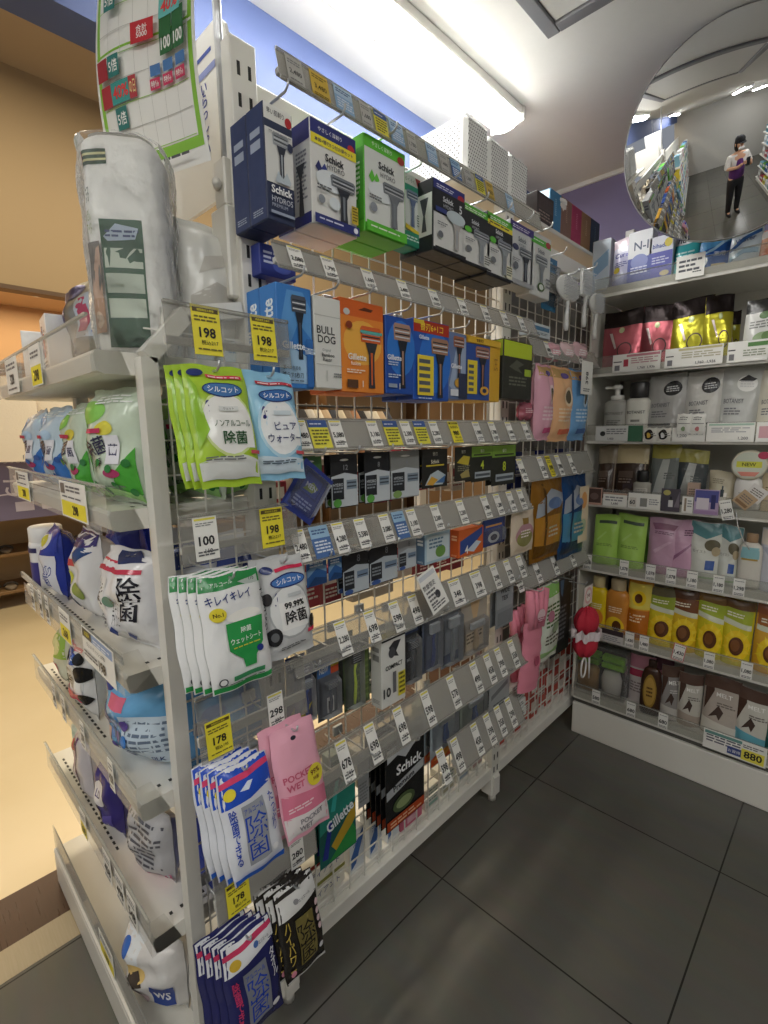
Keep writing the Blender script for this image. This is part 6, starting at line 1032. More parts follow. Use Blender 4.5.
for j, (R_, c1, bk, nm) in enumerate((((646, 374, 679.5, 425), 'ACABA8', True, 'silver grey refill pouch with black round mark, nearest the bottles'), ((684, 370, 717, 424), 'C4C2BC', True, 'pale refill pouch with black round mark behind two white sachets'), ((718, 367, 754.5, 424), 'B9BAB6', False, 'silver refill pouch with white round mark on the third shelf'), ((757, 368, 790, 424), 'C9C4B4', False, 'cream refill pouch at the edge of the third shelf'))):
    prod(silv(c1, 20 + j, bk), *R_, 2, nm, 'refill pouch', GC)
    if j < 2: prod(silv(c1, 30 + j, bk), R_[0] + 6, R_[1] + 3, R_[2] + 7, R_[3], 2, ['silver grey refill pouch standing behind the first silver pouch', 'pale refill pouch standing behind the two white sachets pouch'][j], 'refill pouch', None, 2.19)
def sachet(u0, v0, u1, v1, Y, c1, A, lab):
    a, c = ony(u0, v0, Y), ony(u1, v1, Y); w, h = c.x - a.x, a.z - c.z
    o = pillow('sample_sachet', w, h, .004, c1, A, 'g'); put(o, ((a.x + c.x) / 2, Y, c.z)); tag(o, lab, 'sample sachet', 'sample sachets on the third shelf edge')
YS = 2.042
for j, u in enumerate((650, 664)): sachet(u - 6.5, 428, u + 6.5, 443, YS, 'D9D7CF', [('e', .45, .55, .32, .34, '1C1C1E'), ('e', .42, .5, .14, .18, 'C9A84A' if j == 0 else 'D9D9DC'), ('l', .6, .95, .6, 2, .14, '8A8A84')], ['white sample sachet with black round mark and gold spot', 'white sample sachet with black round mark and pale spot'][j])
for j, u in enumerate((684, 698)): sachet(u - 6.5, 414, u + 6.5, 434, YS, 'E9E8E2', [('r', .1, .5, .9, .54, '8A8A86'), ('l', .2, .8, .8, 2, .1, '8A8A86'), ('e', .5, .25, .14, .12, '8AA07A' if j == 0 else 'C47A7A')], ['white sample sachet with green dot on the shelf edge', 'white sample sachet with red dot on the shelf edge'][j])
# fourth shelf
GD = 'products on the fourth shelf'
brown = lambda sd, tp: lambda w, h: pouch('refill_pouch', w, h, .07, '3A2A20', [('r', .12, .4, .6, .52, '5E4E44'), ('l', .15, .6, .36, 2, .05, '77665A'), ('e', .45, .16, .12, .05, '5E4E44'), ('r', .9, .02, .94, .7, '8A7A6A')], 'g', tp, sd, .34)
prod(brown(1, '8A7E6A'), 595, 446, 612, 491, 3, 'dark brown refill pouch with dull top, at the shelving end', 'refill pouch', GD)
prod(brown(2, 'C4B48E'), 613, 445, 643, 491, 3, 'dark brown refill pouch with cream top', 'refill pouch', GD)
prod(lambda w, h: bottle('small_bottle', w, h, 'A9A69C', '1E1E1E', [('r', .12, .1, .88, .7, 'C4C1B6'), ('l', .2, .8, .6, 4, .08, '8A8A84')], 'k', .6, .7, .36, .1), 633, 471, 649, 494, 3, 'small grey bottle with black neck in front of the brown pouches', 'bottle', None, 2.07)
def tube_(sd, c1): return lambda w, h: pouch('refill_tube', w, h, .05, c1, [('p', [(.1, .05), (.5, .05), (.65, .75), (.4, .75)], 'A9ACA8'), ('l', .5, .85, .5, 3, .04, '5A5E5C')], 'g', '9A9448', sd, .24)
prod(tube_(3, '6A706E'), 650, 444, 675, 494, 3, 'grey refill tube with olive yellow top on the fourth shelf', 'refill tube', GD)
prod(tube_(4, '3E4446'), 675, 450, 703, 496, 3, 'charcoal refill tube with olive top on the fourth shelf', 'refill tube', GD)
prod(lambda w, h: carton('sample_box', w, h, .02, 'B9A090', [('l', .15, .85, .7, 3, .1, '77665A')]), 688, 483, 699, 497, 3, 'tiny dusty pink box before the charcoal tube', 'box', None, 2.064)
prod(lambda w, h: pouch('refill_pouch', w, h, .06, 'BCB39A', [('r', .35, .2, .75, .42, 'E0DBCF'), ('r', .5, .3, .64, .5, '2E3A40'), ('r', .54, .5, .6, .6, '2E3A40'), ('l', .15, .6, .75, 3, .05, '8A826C')], 'g', None, 7), 708, 472, 732, 500, 3, 'beige refill pouch picturing a dark bottle', 'refill pouch', GD)
o = prod(lambda w, h: bottle('pump_bottle', w, h, 'E2E0DC', 'E4E2DE', [('l', .2, .8, .5, 3, .06, 'A9A9A4')], 'k', .62, .6, .4, .25), 735, 456, 759, 498, 3, 'white bottle with a large round collar card on top', 'bottle', GD)
q = MB(); w_ = .105; q.lathe([(.001, 0), (.048, .002), (.052, .008), (.048, .014), (.001, .016)], mat('D9D4C0', 'p'), (0, 0, 0), 28); q.v = [(x, z * .5 - .004, y + .0) for x, y, z in q.v]
q.art([('e', .5, .5, .44, .42, 'C9CFC0'), ('r', .16, .42, .84, .62, 'D2D24A'), ('t', 'NEW', .5, .52, .12, '6A6A2A', .5, 2), ('p', [(.2, .28), (.8, .28), (.68, .14), (.32, .14)], 'D98A7A'), ('e', .86, .82, .15, .12, 'B9405E')], lambda u, v: ((u - .5) * w_, -.0045, (v - .5) * w_), w_, w_); c_ = q.obj('collar_card', o); c_.location = (0, 0, .155)
prod(lambda w, h: pouch('refill_pouch', w, h, .06, 'C9B898', [('l', .15, .8, .6, 3, .06, '8A7A5A')], 'g', None, 8), 761, 474, 790, 503, 3, 'beige refill pouch at the edge of the fourth shelf', 'refill pouch')
# fifth shelf
GE = 'refill pouches on the fifth shelf'
def plain(c1, sd, A=(), tp=None): return lambda w, h: pouch('refill_pouch', w, h, .07, c1, A, 'g', tp, sd, .14)
ga = [('r', .2, .82, .9, .88, '4A5A4A'), ('l', .2, .8, .4, 2, .03, '7A9A4A'), ('p', [(.2, .5), (.5, .66), (.56, .64), (.24, .47)], 'B4D878')]
for j, (R_, c1, A, nm) in enumerate((((591, 516, 614, 564), 'A4CC5E', ga, 'light green refill pouch at the shelving end of the fifth shelf'), ((615, 516, 640.5, 566), 'A8D062', ga, 'light green refill pouch with silver label, second on the fifth shelf'), ((646, 520, 675, 570), 'C49CB4', [('p', [(.1, .9), (.9, .9), (.8, .8), (.2, .78)], '8A5A74'), ('l', .2, .8, .74, 2, .03, '77506A'), ('p', [(.2, .4), (.7, .6), (.8, .6), (.3, .36)], 'D4B0C6')], 'mauve refill pouch beside the green ones'), ((668, 521, 693, 573), 'CBA0BA', [('l', .5, .9, .8, 3, .04, '5A3A50'), ('p', [(.1, .3), (.8, .6), (.8, .56), (.2, .26)], '9A6A8A')], 'mauve pink refill pouch beside the white and teal one'))):
    prod(plain(c1, 40 + j, A), *R_, 4, nm, 'refill pouch', GE, YP + .004 * (j % 2))
prod(plain('5E8A3A', 46), 639, 520, 652, 566, 4, 'dark green refill pouch standing behind the light green one', 'refill pouch', None, 2.2)
tq = [('p', [(.02, .8), (.5, .72), (.98, .84), (.98, .99), (.02, .99)], '5A8E94'), ('e', .68, .62, .22, .1, '6A6450'), ('e', .8, .52, .12, .08, 'B9A98A'), ('r', .55, .2, .8, .36, '3A5AA0'), ('t', 'モイスト', .34, .5, .05, '8A8A80', .4, 1), ('r', .06, .05, .9, .08, 'A9C4A0')]
prod(plain('D6D8D0', 47, tq), 688, 523, 718, 577, 4, 'white refill pouch with teal top and blue square', 'refill pouch', GE)
prod(plain('D2D5CE', 48, tq), 717, 527, 736, 581, 4, 'narrower white and teal refill pouch beside the bottle', 'refill pouch', GE)
prod(lambda w, h: bottle('neck_bottle', w, h, 'DAD6CC', 'A98A6A', [('p', [(.1, .66), (.9, .66), (.9, .9), (.1, .9)], '8FC0C8'), ('r', .15, .62, .85, .66, 'B99A4A')], 'k', .6, .5, .16, .22), 739, 534, 758, 584, 4, 'cream bottle with pale blue shoulder and tan cap', 'bottle', GE)
prod(plain('C9CBD4', 49, [('r', .02, .74, .98, .98, 'DCD2C6'), ('p', [(.02, .7), (.98, .7), (.98, .55), (.4, .5)], 'B0B4C4')]), 760, 531, 790, 588, 4, 'pale lilac refill pouch at the edge of the fifth shelf', 'refill pouch')
# sixth shelf: sunflower packs
GF = 'sunflower hair care packs on the sixth shelf'
def sun(c1, c2): return [('p', [(.05, .66), (.95, .6), (.95, .85), (.05, .9)], c2), ('p', [(.05, .62), (.95, .56), (.95, .64), (.05, .7)], 'D9DCC4'), ('e', .55, .3, .42, .24, 'F0CE2A')] + [('p', [(.55 + .3 * math.cos(q * .63), .3 + .17 * math.sin(q * .63)), (.55 + .5 * math.cos(q * .63 + .2), .3 + .28 * math.sin(q * .63 + .2)), (.55 + .3 * math.cos(q * .63 + .4), .3 + .17 * math.sin(q * .63 + .4))], 'F4D83A') for q in range(10)] + [('e', .55, .3, .24, .14, '5A3416'), ('e', .52, .31, .15, .09, '7A4A22'), ('l', .15, .7, .78, 2, .04, 'F4F0D9')]
prod(lambda w, h: bottle('hair_bottle', w, h, 'E2C41E', 'C9B98A', [('e', .5, .3, .4, .2, 'E08A2A'), ('l', .2, .8, .6, 3, .05, 'F6F0C9')], 'k', .6, .6, .2, .3, False, .1), 587, 577, 604, 624, 5, 'yellow bottle beside the red bath puff on the sixth shelf', 'bottle', GF)
prod(lambda w, h: bottle('hair_bottle', w, h, 'D08A3A', 'B9A98A', [('e', .5, .2, .42, .2, 'F0CE2A'), ('e', .6, .2, .2, .12, '5A3416'), ('l', .2, .8, .6, 3, .05, 'F6E4C9')], 'k', .6, .62, .2, .3, False, .1), 604, 580, 625, 629, 5, 'amber bottle with sunflower at its foot', 'bottle', GF)
prod(plain('DD9A2A', 51, [('r', .05, .52, .95, .95, 'E2CE5A'), ('e', .5, .7, .28, .13, 'F0CE2A'), ('e', .48, .7, .16, .08, '5A3416'), ('r', .06, .04, .94, .5, 'B96A1E'), ('l', .2, .8, .4, 3, .05, 'F0D9B0')]), 625, 582, 646, 632, 5, 'yellow and amber tube shaped pouch on the sixth shelf', 'refill pouch', GF)
for j, (R_, c1, c2, nm) in enumerate((((646, 590, 672, 637), 'D9C62A', '9AAA3A', 'yellow sunflower refill pouch with grey green top, next to the amber tube'), ((669, 592, 693, 643), 'D9B42A', '7A4A2A', 'sunflower refill pouch with brown top'), ((695, 596, 720, 650), 'D6C82A', 'A4B43A', 'yellow sunflower refill pouch, left of a matching one'), ((721, 602, 747, 658), 'D8CA2C', 'A8B63C', 'yellow sunflower refill pouch, right of a matching one'), ((754, 608, 786, 664), 'DCA83A', 'A86A3A', 'sunflower refill pouch with copper top at the shelf edge'))):
    prod(lambda w, h, c1=c1, c2=c2, j=j: pouch('refill_pouch', w, h, .07, c1, sun(c1, c2), 'g', ['6A6448', '5A3A26', '7A5A2A', '6A4A26', '9A5A3A'][j], 60 + j, .14), *R_, 5, nm, 'refill pouch', GF)
# lowest shelf
GG = 'sets on the lowest shelf'
def setbox(w, h):
    b = MB(); b.box(-w / 2, 0, 0, w / 2, .09, .006, mat('E2DFDA', 'p')); b.box(-w / 2, .06, 0, w / 2, .064, h, mat('4A463E', 'p'), .001)
    o = b.obj('gift_set'); c = MB()
    for k, x in enumerate((-w * .25, w * .24)):
        for z in (.6, .74): c.box(x - w * .22, .015, h * z, x + w * .22, .055, h * (z + .11), mat('8CC43E', 'p'), .004)
    c.obj('green_band', o); t_ = MB(); t_.lathe([(.02, .008), (w * .22, .01), (w * .22, h * .5), (w * .18, h * .55)], mat('B9955E', 'k'), (-w * .25, .03, 0), 20, 1, .6); t_.lathe([(.02, .008), (w * .18, .01), (w * .2, h * .4), (w * .15, h * .55)], mat('DEDBD4', 'k'), (w * .22, .03, 0), 20, 1, .6); t_.obj('jar', o)
    g = MB(); g.box(-w / 2, 0, .006, w / 2, .07, h, FILM, .003); g.obj('clear_case', o); return o
prod(setbox, 574, 648, 622, 694, 6, 'clear boxed set of two jars with green bands', 'gift set', GG, 2.075)
prod(lambda w, h: pouch('refill_pouch', w, h, .06, 'DCD2D0', [('r', .02, .55, .98, .7, 'B9405E'), ('l', .15, .85, .4, 4, .06, '9A8A8A')], 'g', 'C98A9A', 71, .26), 627, 658, 650, 702, 6, 'white pouch with crimson band behind the dark bottle', 'refill pouch', GG, 2.14)
prod(lambda w, h: bottle('dark_bottle', w, h, '3A2216', '2A1A12', [('e', .5, .5, .34, .36, '9A7A32'), ('e', .5, .5, .28, .3, 'B9964A'), ('l', .35, .65, .55, 3, .08, '5A3A1A')], 'k', .5, .4, .12, .4), 640, 661, 658, 702, 6, 'dark brown bottle with oval gold label', 'bottle', GG, 2.07)
prod(lambda w, h: pouch('refill_pouch', w, h, .06, '6A4650', [('e', .5, .6, .3, .16, 'C48A94'), ('e', .5, .6, .2, .1, '8A2A44'), ('l', .2, .8, .3, 3, .06, 'C9A0A8')], 'g', None, 73), 652, 660, 668, 704, 6, 'dusky rose pouch behind the dark brown bottle', 'refill pouch', None, 2.17)
def hairpack(sd, c1, c2, ft): return lambda w, h: pouch('hair_pack', w, h, .05, c1, [('p', [(.05, .4), (.3, .75), (.25, .95), (.05, .95)], '4A342A'), ('p', [(.2, .3), (.45, .52), (.6, .42), (.5, .28), (.42, .36)], '4A3A34'), ('t', 'MELT', .58, .7, .07, 'F4F2EE', .5, 1), ('l', .4, .9, .55, 2, .04, c2), ('p', [(.02, .02), (.98, .02), (.98, .2), (.02, .28)], ft)], 'g', '5A4238', sd, .2)
prod(hairpack(74, '8E8A88', 'C9C4C0', 'B9B4AE'), 663, 668, 681, 712, 6, 'grey hair pack turned aside beside the rose pouch', 'hair pack', GG, YP, .4)
prod(hairpack(75, 'C4C0B6', '77706A', 'A99C90'), 680, 676, 700, 722, 6, 'cream hair pack turned aside in the middle of the lowest shelf', 'hair pack', GG, YP, .3)
prod(hairpack(76, 'B9AEA4', '77706A', 'DAD6CC'), 702, 680, 735, 735, 6, 'beige hair pack with dark curl on the lowest shelf', 'hair pack', GG)
prod(hairpack(77, 'CFCCC2', '77706A', '6AAEC0'), 736, 692, 766, 748, 6, 'white hair pack with turquoise foot on the lowest shelf', 'hair pack', GG)
prod(hairpack(78, '3A6A64', 'C9D4D0', '2A5A58'), 766, 700, 790, 755, 6, 'dark teal hair pack at the edge of the lowest shelf', 'hair pack')
# price cards and tags on the shelf edges
YT = BF - .0075
def etag(k, u, w, h, price, lab, A=None, zoff=0, yoff=0, roll=0, base='F0EFEA', cat='price tag', name='price_tag', grp='price tags of the wall shelving'):
    b = MB(); b.box(-w / 2, -.0008, 0, w / 2, 0, h, mat(base, 'p'))
    b.art(A if A is not None else [('l', .12, .9, .84, 1, .08, '77777A'), ('t', price, .5, .44, .26, '17171A', .84, 2), ('l', .12, .9, .14, 2, .08, '66666A')], fr(w, h, -.0008), w, h, (0, -1, 0), 'p', 1, .00025)
    z = SHB[k] + .012 + zoff; o = b.obj(name); put(o, (x_at(u, YT, z + h / 2), YT - yoff, z), 0, 0, roll); tag(o, lab, cat, grp); return o
for k, lst, row in ((4, ((587.5, '1,078'), (624, '1,078'), (650.5, '1,078'), (671, '1,078'), (692, '1,180'), (718.5, '1,180'), (739, '1,298')), 'fifth'), (5, ((629.5, '1,430'), (644, '1,480'), (709, '1,080'), (746.5, '1,080')), 'sixth'), (6, ((596, '580'), (631, '680'), (663, '680')), 'lowest')):
    for j, (u, pr) in enumerate(lst): etag(k, u, .034, .062, pr, f'white price tag on the {row} shelf edge, {ORD[j]} from the gondola corner')
etag(5, 678, .042, .068, '1,430', 'tilted red edged price tag on the sixth shelf edge', [('r', .0, .0, 1, 1, 'C9606A'), ('r', .06, .04, .94, .96, 'F0EFEA'), ('t', '1,430', .5, .46, .26, '17171A', .8, 2), ('l', .12, .9, .84, 1, .08, '77777A'), ('l', .12, .9, .16, 2, .08, '66666A')], 0, .004, .12)
etag(6, 734, .19, .075, '880', 'wide white and yellow sale card reading 880 on the lowest shelf edge', [('r', .02, .8, .62, .95, '6A9A94'), ('l', .05, .6, .7, 3, .14, '5A5A6A'), ('r', .4, .12, .62, .5, '3A4A8A'), ('t', 'お買得', .51, .3, .16, 'E9EAF0', .2, 1), ('r', .62, .06, .97, .62, 'EDE25A'), ('t', '880', .8, .36, .36, '17171A', .28, 2), ('l', .64, .95, .8, 2, .1, '6A6A70')], -.01, .003)
PAL = [('C4828E', 'B03A5A'), ('C9BFA4', '8A8A84'), ('B9C4B0', '5A8A6A'), ('DADAD4', '77777A')]
def strip(k, u0, u1, h, lab, A, base='EFEEE8'):
    x0, x1 = x_at(u0, YT, SHB[k] + .04), x_at(u1, YT, SHB[k] + .04); etag(k, (u0 + u1) / 2, x1 - x0, h, '', lab, A, -.002, .0005, 0, base, 'shelf card', 'shelf_card', 'shelf cards on the back shelving')
strip(0, 676, 704.5, .075, 'white notice card taped to the top shelf edge', [('l', .1, .9, .7, 3, .2, '55585E'), ('l', .6, .9, .2, 1, .1, '33363A')])
strip(1, 612, 660, .066, 'white and red shelf card under the pink foil pouches', [('r', .02, .56, .2, .62, '3A3A3E'), ('r', .05, .1, .16, .4, '77777A'), ('r', .3, .82, .98, .95, 'C4828E'), ('r', .24, .3, .34, .7, 'B03A4A'), ('l', .4, .96, .68, 3, .12, 'C49AA0'), ('t', '1,760', .62, .16, .16, '55555A', .16, 1), ('t', '1,936', .82, .16, .16, '55555A', .16, 1)])
strip(1, 664, 722, .066, 'white and gold shelf card under the gold foil pouches', [('r', .02, .56, .16, .62, '3A3A3E'), ('r', .05, .1, .14, .4, '77777A'), ('r', .24, .84, .98, .95, 'C9BF8E'), ('l', .3, .96, .68, 3, .12, 'B9B49A'), ('t', '1,760', .62, .16, .16, '55555A', .16, 1), ('t', '1,936', .82, .16, .16, '55555A', .16, 1)])
strip(1, 727, 768, .066, 'white and green shelf card under the white sprig pouch', [('r', .02, .56, .2, .62, '3A3A3E'), ('r', .05, .1, .18, .4, '77777A'), ('r', .5, .7, .98, .9, '5A8A4A'), ('l', .4, .96, .5, 3, .12, '9AA08A')])
strip(2, 595, 642, .06, 'grey and dark green shelf card under the bottles', [('r', .7, 0, 1, 1, '3A6A4E'), ('e', .16, .5, .06, .16, '2E2E30'), ('l', .24, .66, .75, 3, .14, '77777A'), ('t', '1,400', .34, .16, .16, '33333A', .16, 1)], 'CFCFCC')
strip(2, 672, 705, .05, 'plain white shelf card under the white sachets', [('t', '1,200', .3, .4, .26, '77777A', .3, 1), ('l', .5, .95, .7, 2, .2, '9A9A9E')])
strip(2, 706, 754, .064, 'white shelf card with faint green stripe under the silver pouches', [('r', .04, .86, .98, .96, 'A9C4B4'), ('l', .1, .9, .7, 3, .1, 'A9A9AE'), ('t', '1,200', .78, .18, .18, '77777A', .22, 1)])
strip(2, 756, 790, .064, 'white and pink shelf card at the edge of the third shelf', [('r', .08, .2, .4, .8, 'D9A9B0')])
strip(3, 587, 602, .07, 'brown picture card at the end of the fourth shelf edge', [('r', .06, .12, .94, .94, '4E3A34'), ('e', .5, .5, .28, .2, '77605A')], 'C9A090')
strip(3, 603, 627, .055, 'white shelf card under the brown pouches', [('r', 0, .86, 1, 1, 'B9A08E'), ('l', .1, .9, .6, 2, .2, '8A8A8E'), ('t', '1,680', .5, .2, .2, '55555A', .3, 1)])
strip(3, 628, 660, .06, 'white shelf card with two small bottle pictures', [('r', .04, .1, .26, .7, 'D9D4CA'), ('t', '60', .14, .4, .3, '33333A', .18, 2), ('r', .38, .15, .6, .7, '8A8A84'), ('l', .66, .96, .6, 3, .14, '9A9A9E')])
strip(3, 661, 680, .085, 'dark picture card with a white bottle on the fourth shelf edge', [('e', .3, .82, .2, .12, 'B9B06A'), ('r', .4, .2, .64, .5, 'D9D9DA'), ('r', .46, .5, .58, .66, '1E1E22'), ('p', [(.7, .2), (.95, .9), (.98, .2)], '77707E')], '4A4450')
strip(3, 694, 719, .09, 'lilac picture card with white panel on the fourth shelf edge', [('r', .04, .5, .96, .96, '54569A'), ('r', .1, .2, .6, .66, 'DDD4DE'), ('r', .68, .24, .86, .8, '34366E'), ('r', .04, .04, .96, .16, 'A98AB4')], 'B9A4C4')
strip(3, 682, 693, .06, 'small white and tan card next to the dark picture card', [('r', .2, .1, .4, .9, '9A8A74'), ('l', .5, .95, .7, 3, .16, '8A8A8E')])
etag(3, 730, .036, .07, '1,280', 'white price tag dangling askew from the fourth shelf edge', None, -.012, .006, -.25)
for j, (u, v, rl, c1) in enumerate(((745, 500, .7, 'B9A080'), (756, 494, .6, 'D9D6D2'))):
    b = MB(); b.box(-.026, -.001, -.026, .026, 0, .026, mat(c1, 'p')); b.art([('r', .1, .1, .9, .3, '8A6A4A' if j == 0 else 'E9E6E2'), ('l', .15, .85, .7, 3, .14, '77706A')], lambda u, v: ((u - .5) * .052, -.001, (v - .5) * .052), .052, .052); o = b.obj('sample_card'); put(o, ony(u, v, 2.036 + .006 * j), 0, 0, rl); tag(o, ['tan sample card hanging tilted before the white bottle', 'white sample card hanging tilted before the white bottle'][j], 'sample card')
strip(5, 601, 623, .055, 'dark topped picture card under the amber bottle', [('r', 0, .6, 1, 1, '3A2E34'), ('l', .1, .9, .4, 3, .14, '8A8A90')], 'CFCBC9')
b = MB(); b.tube([(0, 0, .03), (.01, -.004, -.02), (.03, -.006, -.07), (.05, -.004, -.10)], .0018, mat('B9B9B6', 'k')); o = b.obj('coil_cord'); put(o, ony(735, 519, 2.04)); tag(o, 'thin clear cord hanging from the dangling price tag', 'cord')
# ------------------------------------------------------------------ convex corner mirror
MC = Vector((-.383, 1.86, 2.207)); RAD, RC = .287, 1.02
mir = empty('convex_mirror', MC, 'round convex security mirror hanging over the back shelving', 'mirror')
n = Vector((math.sin(.195) * math.cos(-.29), -math.cos(.195) * math.cos(-.29), math.sin(-.29))).normalized()
mir.rotation_mode = 'QUATERNION'; mir.rotation_quaternion = n.to_track_quat('Z', 'Y')
b = MB(); sag = RC - math.sqrt(RC * RC - RAD * RAD)
b.grid(lambda u, v: (RAD * v * math.cos(2 * PI * u), RAD * v * math.sin(2 * PI * u), math.sqrt(RC * RC - (RAD * v) ** 2) - RC), 96, 40, mat('F2F3F4', 's'))
MATS['F2F3F4s'].node_tree.nodes['Principled BSDF'].inputs['Roughness'].default_value = 0
for l in list(MATS['F2F3F4s'].node_tree.links):
    if l.to_socket.name == 'Roughness': MATS['F2F3F4s'].node_tree.links.remove(l)
MATS['F2F3F4s'].node_tree.nodes['Principled BSDF'].inputs['Base Color'].default_value = (.86, .87, .88, 1)
b.obj('mirror_face', mir)
b = MB(); b.grid(lambda u, v: ((RAD + .004 * v) * math.cos(2 * PI * u), (RAD + .004 * v) * math.sin(2 * PI * u), -sag - .012 * v + .003), 64, 2, mat('9A9A98', 'k')); b.grid(lambda u, v: ((RAD + .004) * v * math.cos(2 * PI * u), (RAD + .004) * v * math.sin(2 * PI * u), -sag - .012), 48, 2, mat('6A6A68', 'k'), True, True); b.obj('rim', mir)
b = MB(); q = mir.rotation_quaternion.inverted(); P0 = Vector((0, 0, -sag - .012)); P1 = q @ (Vector((.18, 2.2, 2.5)) - MC); b.tube([P0, P0 + Vector((0, 0, -.06)), P1], .009, mat('B9B9B6', 'm'), 8); b.obj('bracket', mir)

# ------------------------------------------------------------------ sale calendar, sign and chrome pole at the rack end
pole = MB(); pole.tube([(-.895, .515, 1.79), (-.895, .515, 2.5)], .0075, mat('C9CBCD', 'f'), 14); po = pole.obj('chrome_pole'); tag(po, 'thin chrome pole rising to the ceiling at the rack end', 'pole')
b = MB(); b.box(-.93, .497, 1.60, -.872, .533, 1.76, mat('DEDCD3', 'k'), .004); b.box(-.915, .50, 1.76, -.877, .53, 1.84, mat('D6D4CB', 'k'), .003); b.tube([(-.9, .5, 1.795), (-.885, .488, 1.795)], .008, mat('C9C6BC', 'k'), 10); b.obj('pole_clamp', po)
b = MB(); pts = [(-1.28, 1.86)] + [(-1.28 + .0, 2.06)] + [(-1.28 + .06 * (1 - math.cos(a)), 2.06 + .06 * math.sin(a)) for a in (.5, 1.0, PI / 2)] + [(-.97 + .045 * math.sin(a), 2.075 + .045 * math.cos(a)) for a in (0, .5, 1.0, PI / 2)] + [(-.925, 1.86), (-.98, 1.815), (-1.2, 1.815)]
b.prism(pts, .548, .556, mat('E6E5DF', 'k')); b.art([('r', .62, .83, .84, .86, '4A5AA0'), ('t', 'い\nら\nっ\nし\nゃ\nい', .74, .42, .5, '2E3F96', .16, 2), ('r', .6, .7, .88, .75, '8A94C4')], lambda u, v: (-1.28 + .355 * u, .5475, 1.86 + .26 * v), .355, .26)
o = b.obj('sign_board'); tag(o, 'white round cornered board with blue characters behind the calendar', 'sign board')
MB().box(-.93, .55, 1.80, -.90, .60, 1.9, mat('DEDCD3', 'k'), .003).obj('bracket', o)
# the flyer calendar: a sheet hung on the board, its foot bending outwards
dv = Vector((-.952, -.306, 0)); nv = Vector((.306, -.952, 0)); O = Vector((-.925, .482, 0))
def onsheet(u, v):
    d = ROT @ Vector(((u - CX) / FPX, -(v - CY) / FPX, -1)); return CAM + d * (((O - CAM) @ nv) / (d @ nv) if False else (O - CAM).dot(nv) / d.dot(nv))
Pb = onsheet(211, 160); Pl = onsheet(121, 190)
zb = Pb.z; Wd = (onsheet(105, 60) - onsheet(203, 15)).length * 1.0; Hd = .42
org = Vector((Pb.x, Pb.y, 0))
def sheet(u, v, off=0.0):
    bend = .02 * math.sin(PI * min(1, v * 1.2)) + .012 * math.sin(2 * PI * u) * v
    return tuple(org + dv * Wd * (1 - u) * (1 + .0 * v) + nv * (bend + off) + Vector((0, 0, zb + Hd * v)))
K = '26262A'; A = [('r', .03, .06, .97, .99, '8CC63E'), ('r', .07, .1, .93, .97, 'EFEFEA'), ('r', .03, .52, .97, .53, '8CC63E'), ('r', .03, .505, .97, .515, 'EFEFEA')]
for r_ in range(9): A.append(('r', .08, .105 + r_ * .098, .92, .108 + r_ * .098, '9CCB5E' if r_ % 2 == 0 else 'C4C4BE'))
for c_ in range(1, 7): A.append(('r', .07 + c_ * .123, .1, .073 + c_ * .123, .97, 'C4C4BE'))
def cell(c, r, col, txt, tc='F4F4F0', w=1, h=1): 
    u0, v0 = .08 + c * .123, .11 + r * .098; A.append(('r', u0, v0, u0 + .115 * w, v0 + .085 * h, col))
    if txt: A.append(('t', txt, u0 + .057 * w, v0 + .043 * h, .05 * h, tc, .09 * w, 2))
cell(1, 1, '2E7A74', '5倍'); cell(0, 2, 'B03038', ''); cell(.9, 2, '3A9A94', '40%', 'E23A3A', 1.7, 1.0); cell(2.4, 2, 'B03038', 'の日', 'F4E4A0', .6, 1)
for c_ in (4, 5, 6): cell(c_, 2, 'C9305A', '特価', 'F4F4F0', .8, .5); cell(c_ + .1, 2.5, '4A7AB4', '', 'F4F4F0', .8, .5)
cell(0, 3, 'A8323A', ''); cell(1, 3, '2E7A74', '5倍'); cell(5, 3.1, '2E6A3A', '100'); cell(6, 3.1, '2E6A3A', '100'); cell(5, 3.75, '2E6A3A', ''); cell(6, 3.75, '2E6A3A', '')
cell(3.0, 3.9, 'C42A34', '合計\n5000', 'F4F4F0', 1.7, 1.0); cell(5, 4.5, '6AC0BC', '40%', 'E23A3A', 1.8, 1.0); cell(1, 5.6, '2E7A74', '5倍'); cell(5.6, 7, 'B04A50', '', K, 1, .5); cell(0, 7.8, '3A4A8A', '', K, .9, .5)
A += [('t', 'お得なカレンダー', .3, .035, .02, K, .3, 1), ('l', .62, .95, .03, 1, .02, '55555A')]
b = MB(); b.grid(lambda u, v: sheet(u, v), 10, 20, mat('F0F0EC', 'p')); b.grid(lambda u, v: sheet(u, v, -.0008), 10, 20, mat('F0F0EC', 'p'), True, True); b.art(A, sheet, Wd, Hd, tuple(nv), 'p', 14, .0003)
o = b.obj('sale_calendar'); tag(o, 'large white and green sale calendar sheet hanging above the end shelf', 'calendar')
b = MB(); b.tube([Vector(sheet(.5, 1)) + Vector((0, 0, 0)), Vector(sheet(.5, 1)) + Vector((.0, .02, .18))], .0012, mat('B9B9B6', 'k')); b.obj('hanging_cord', o)

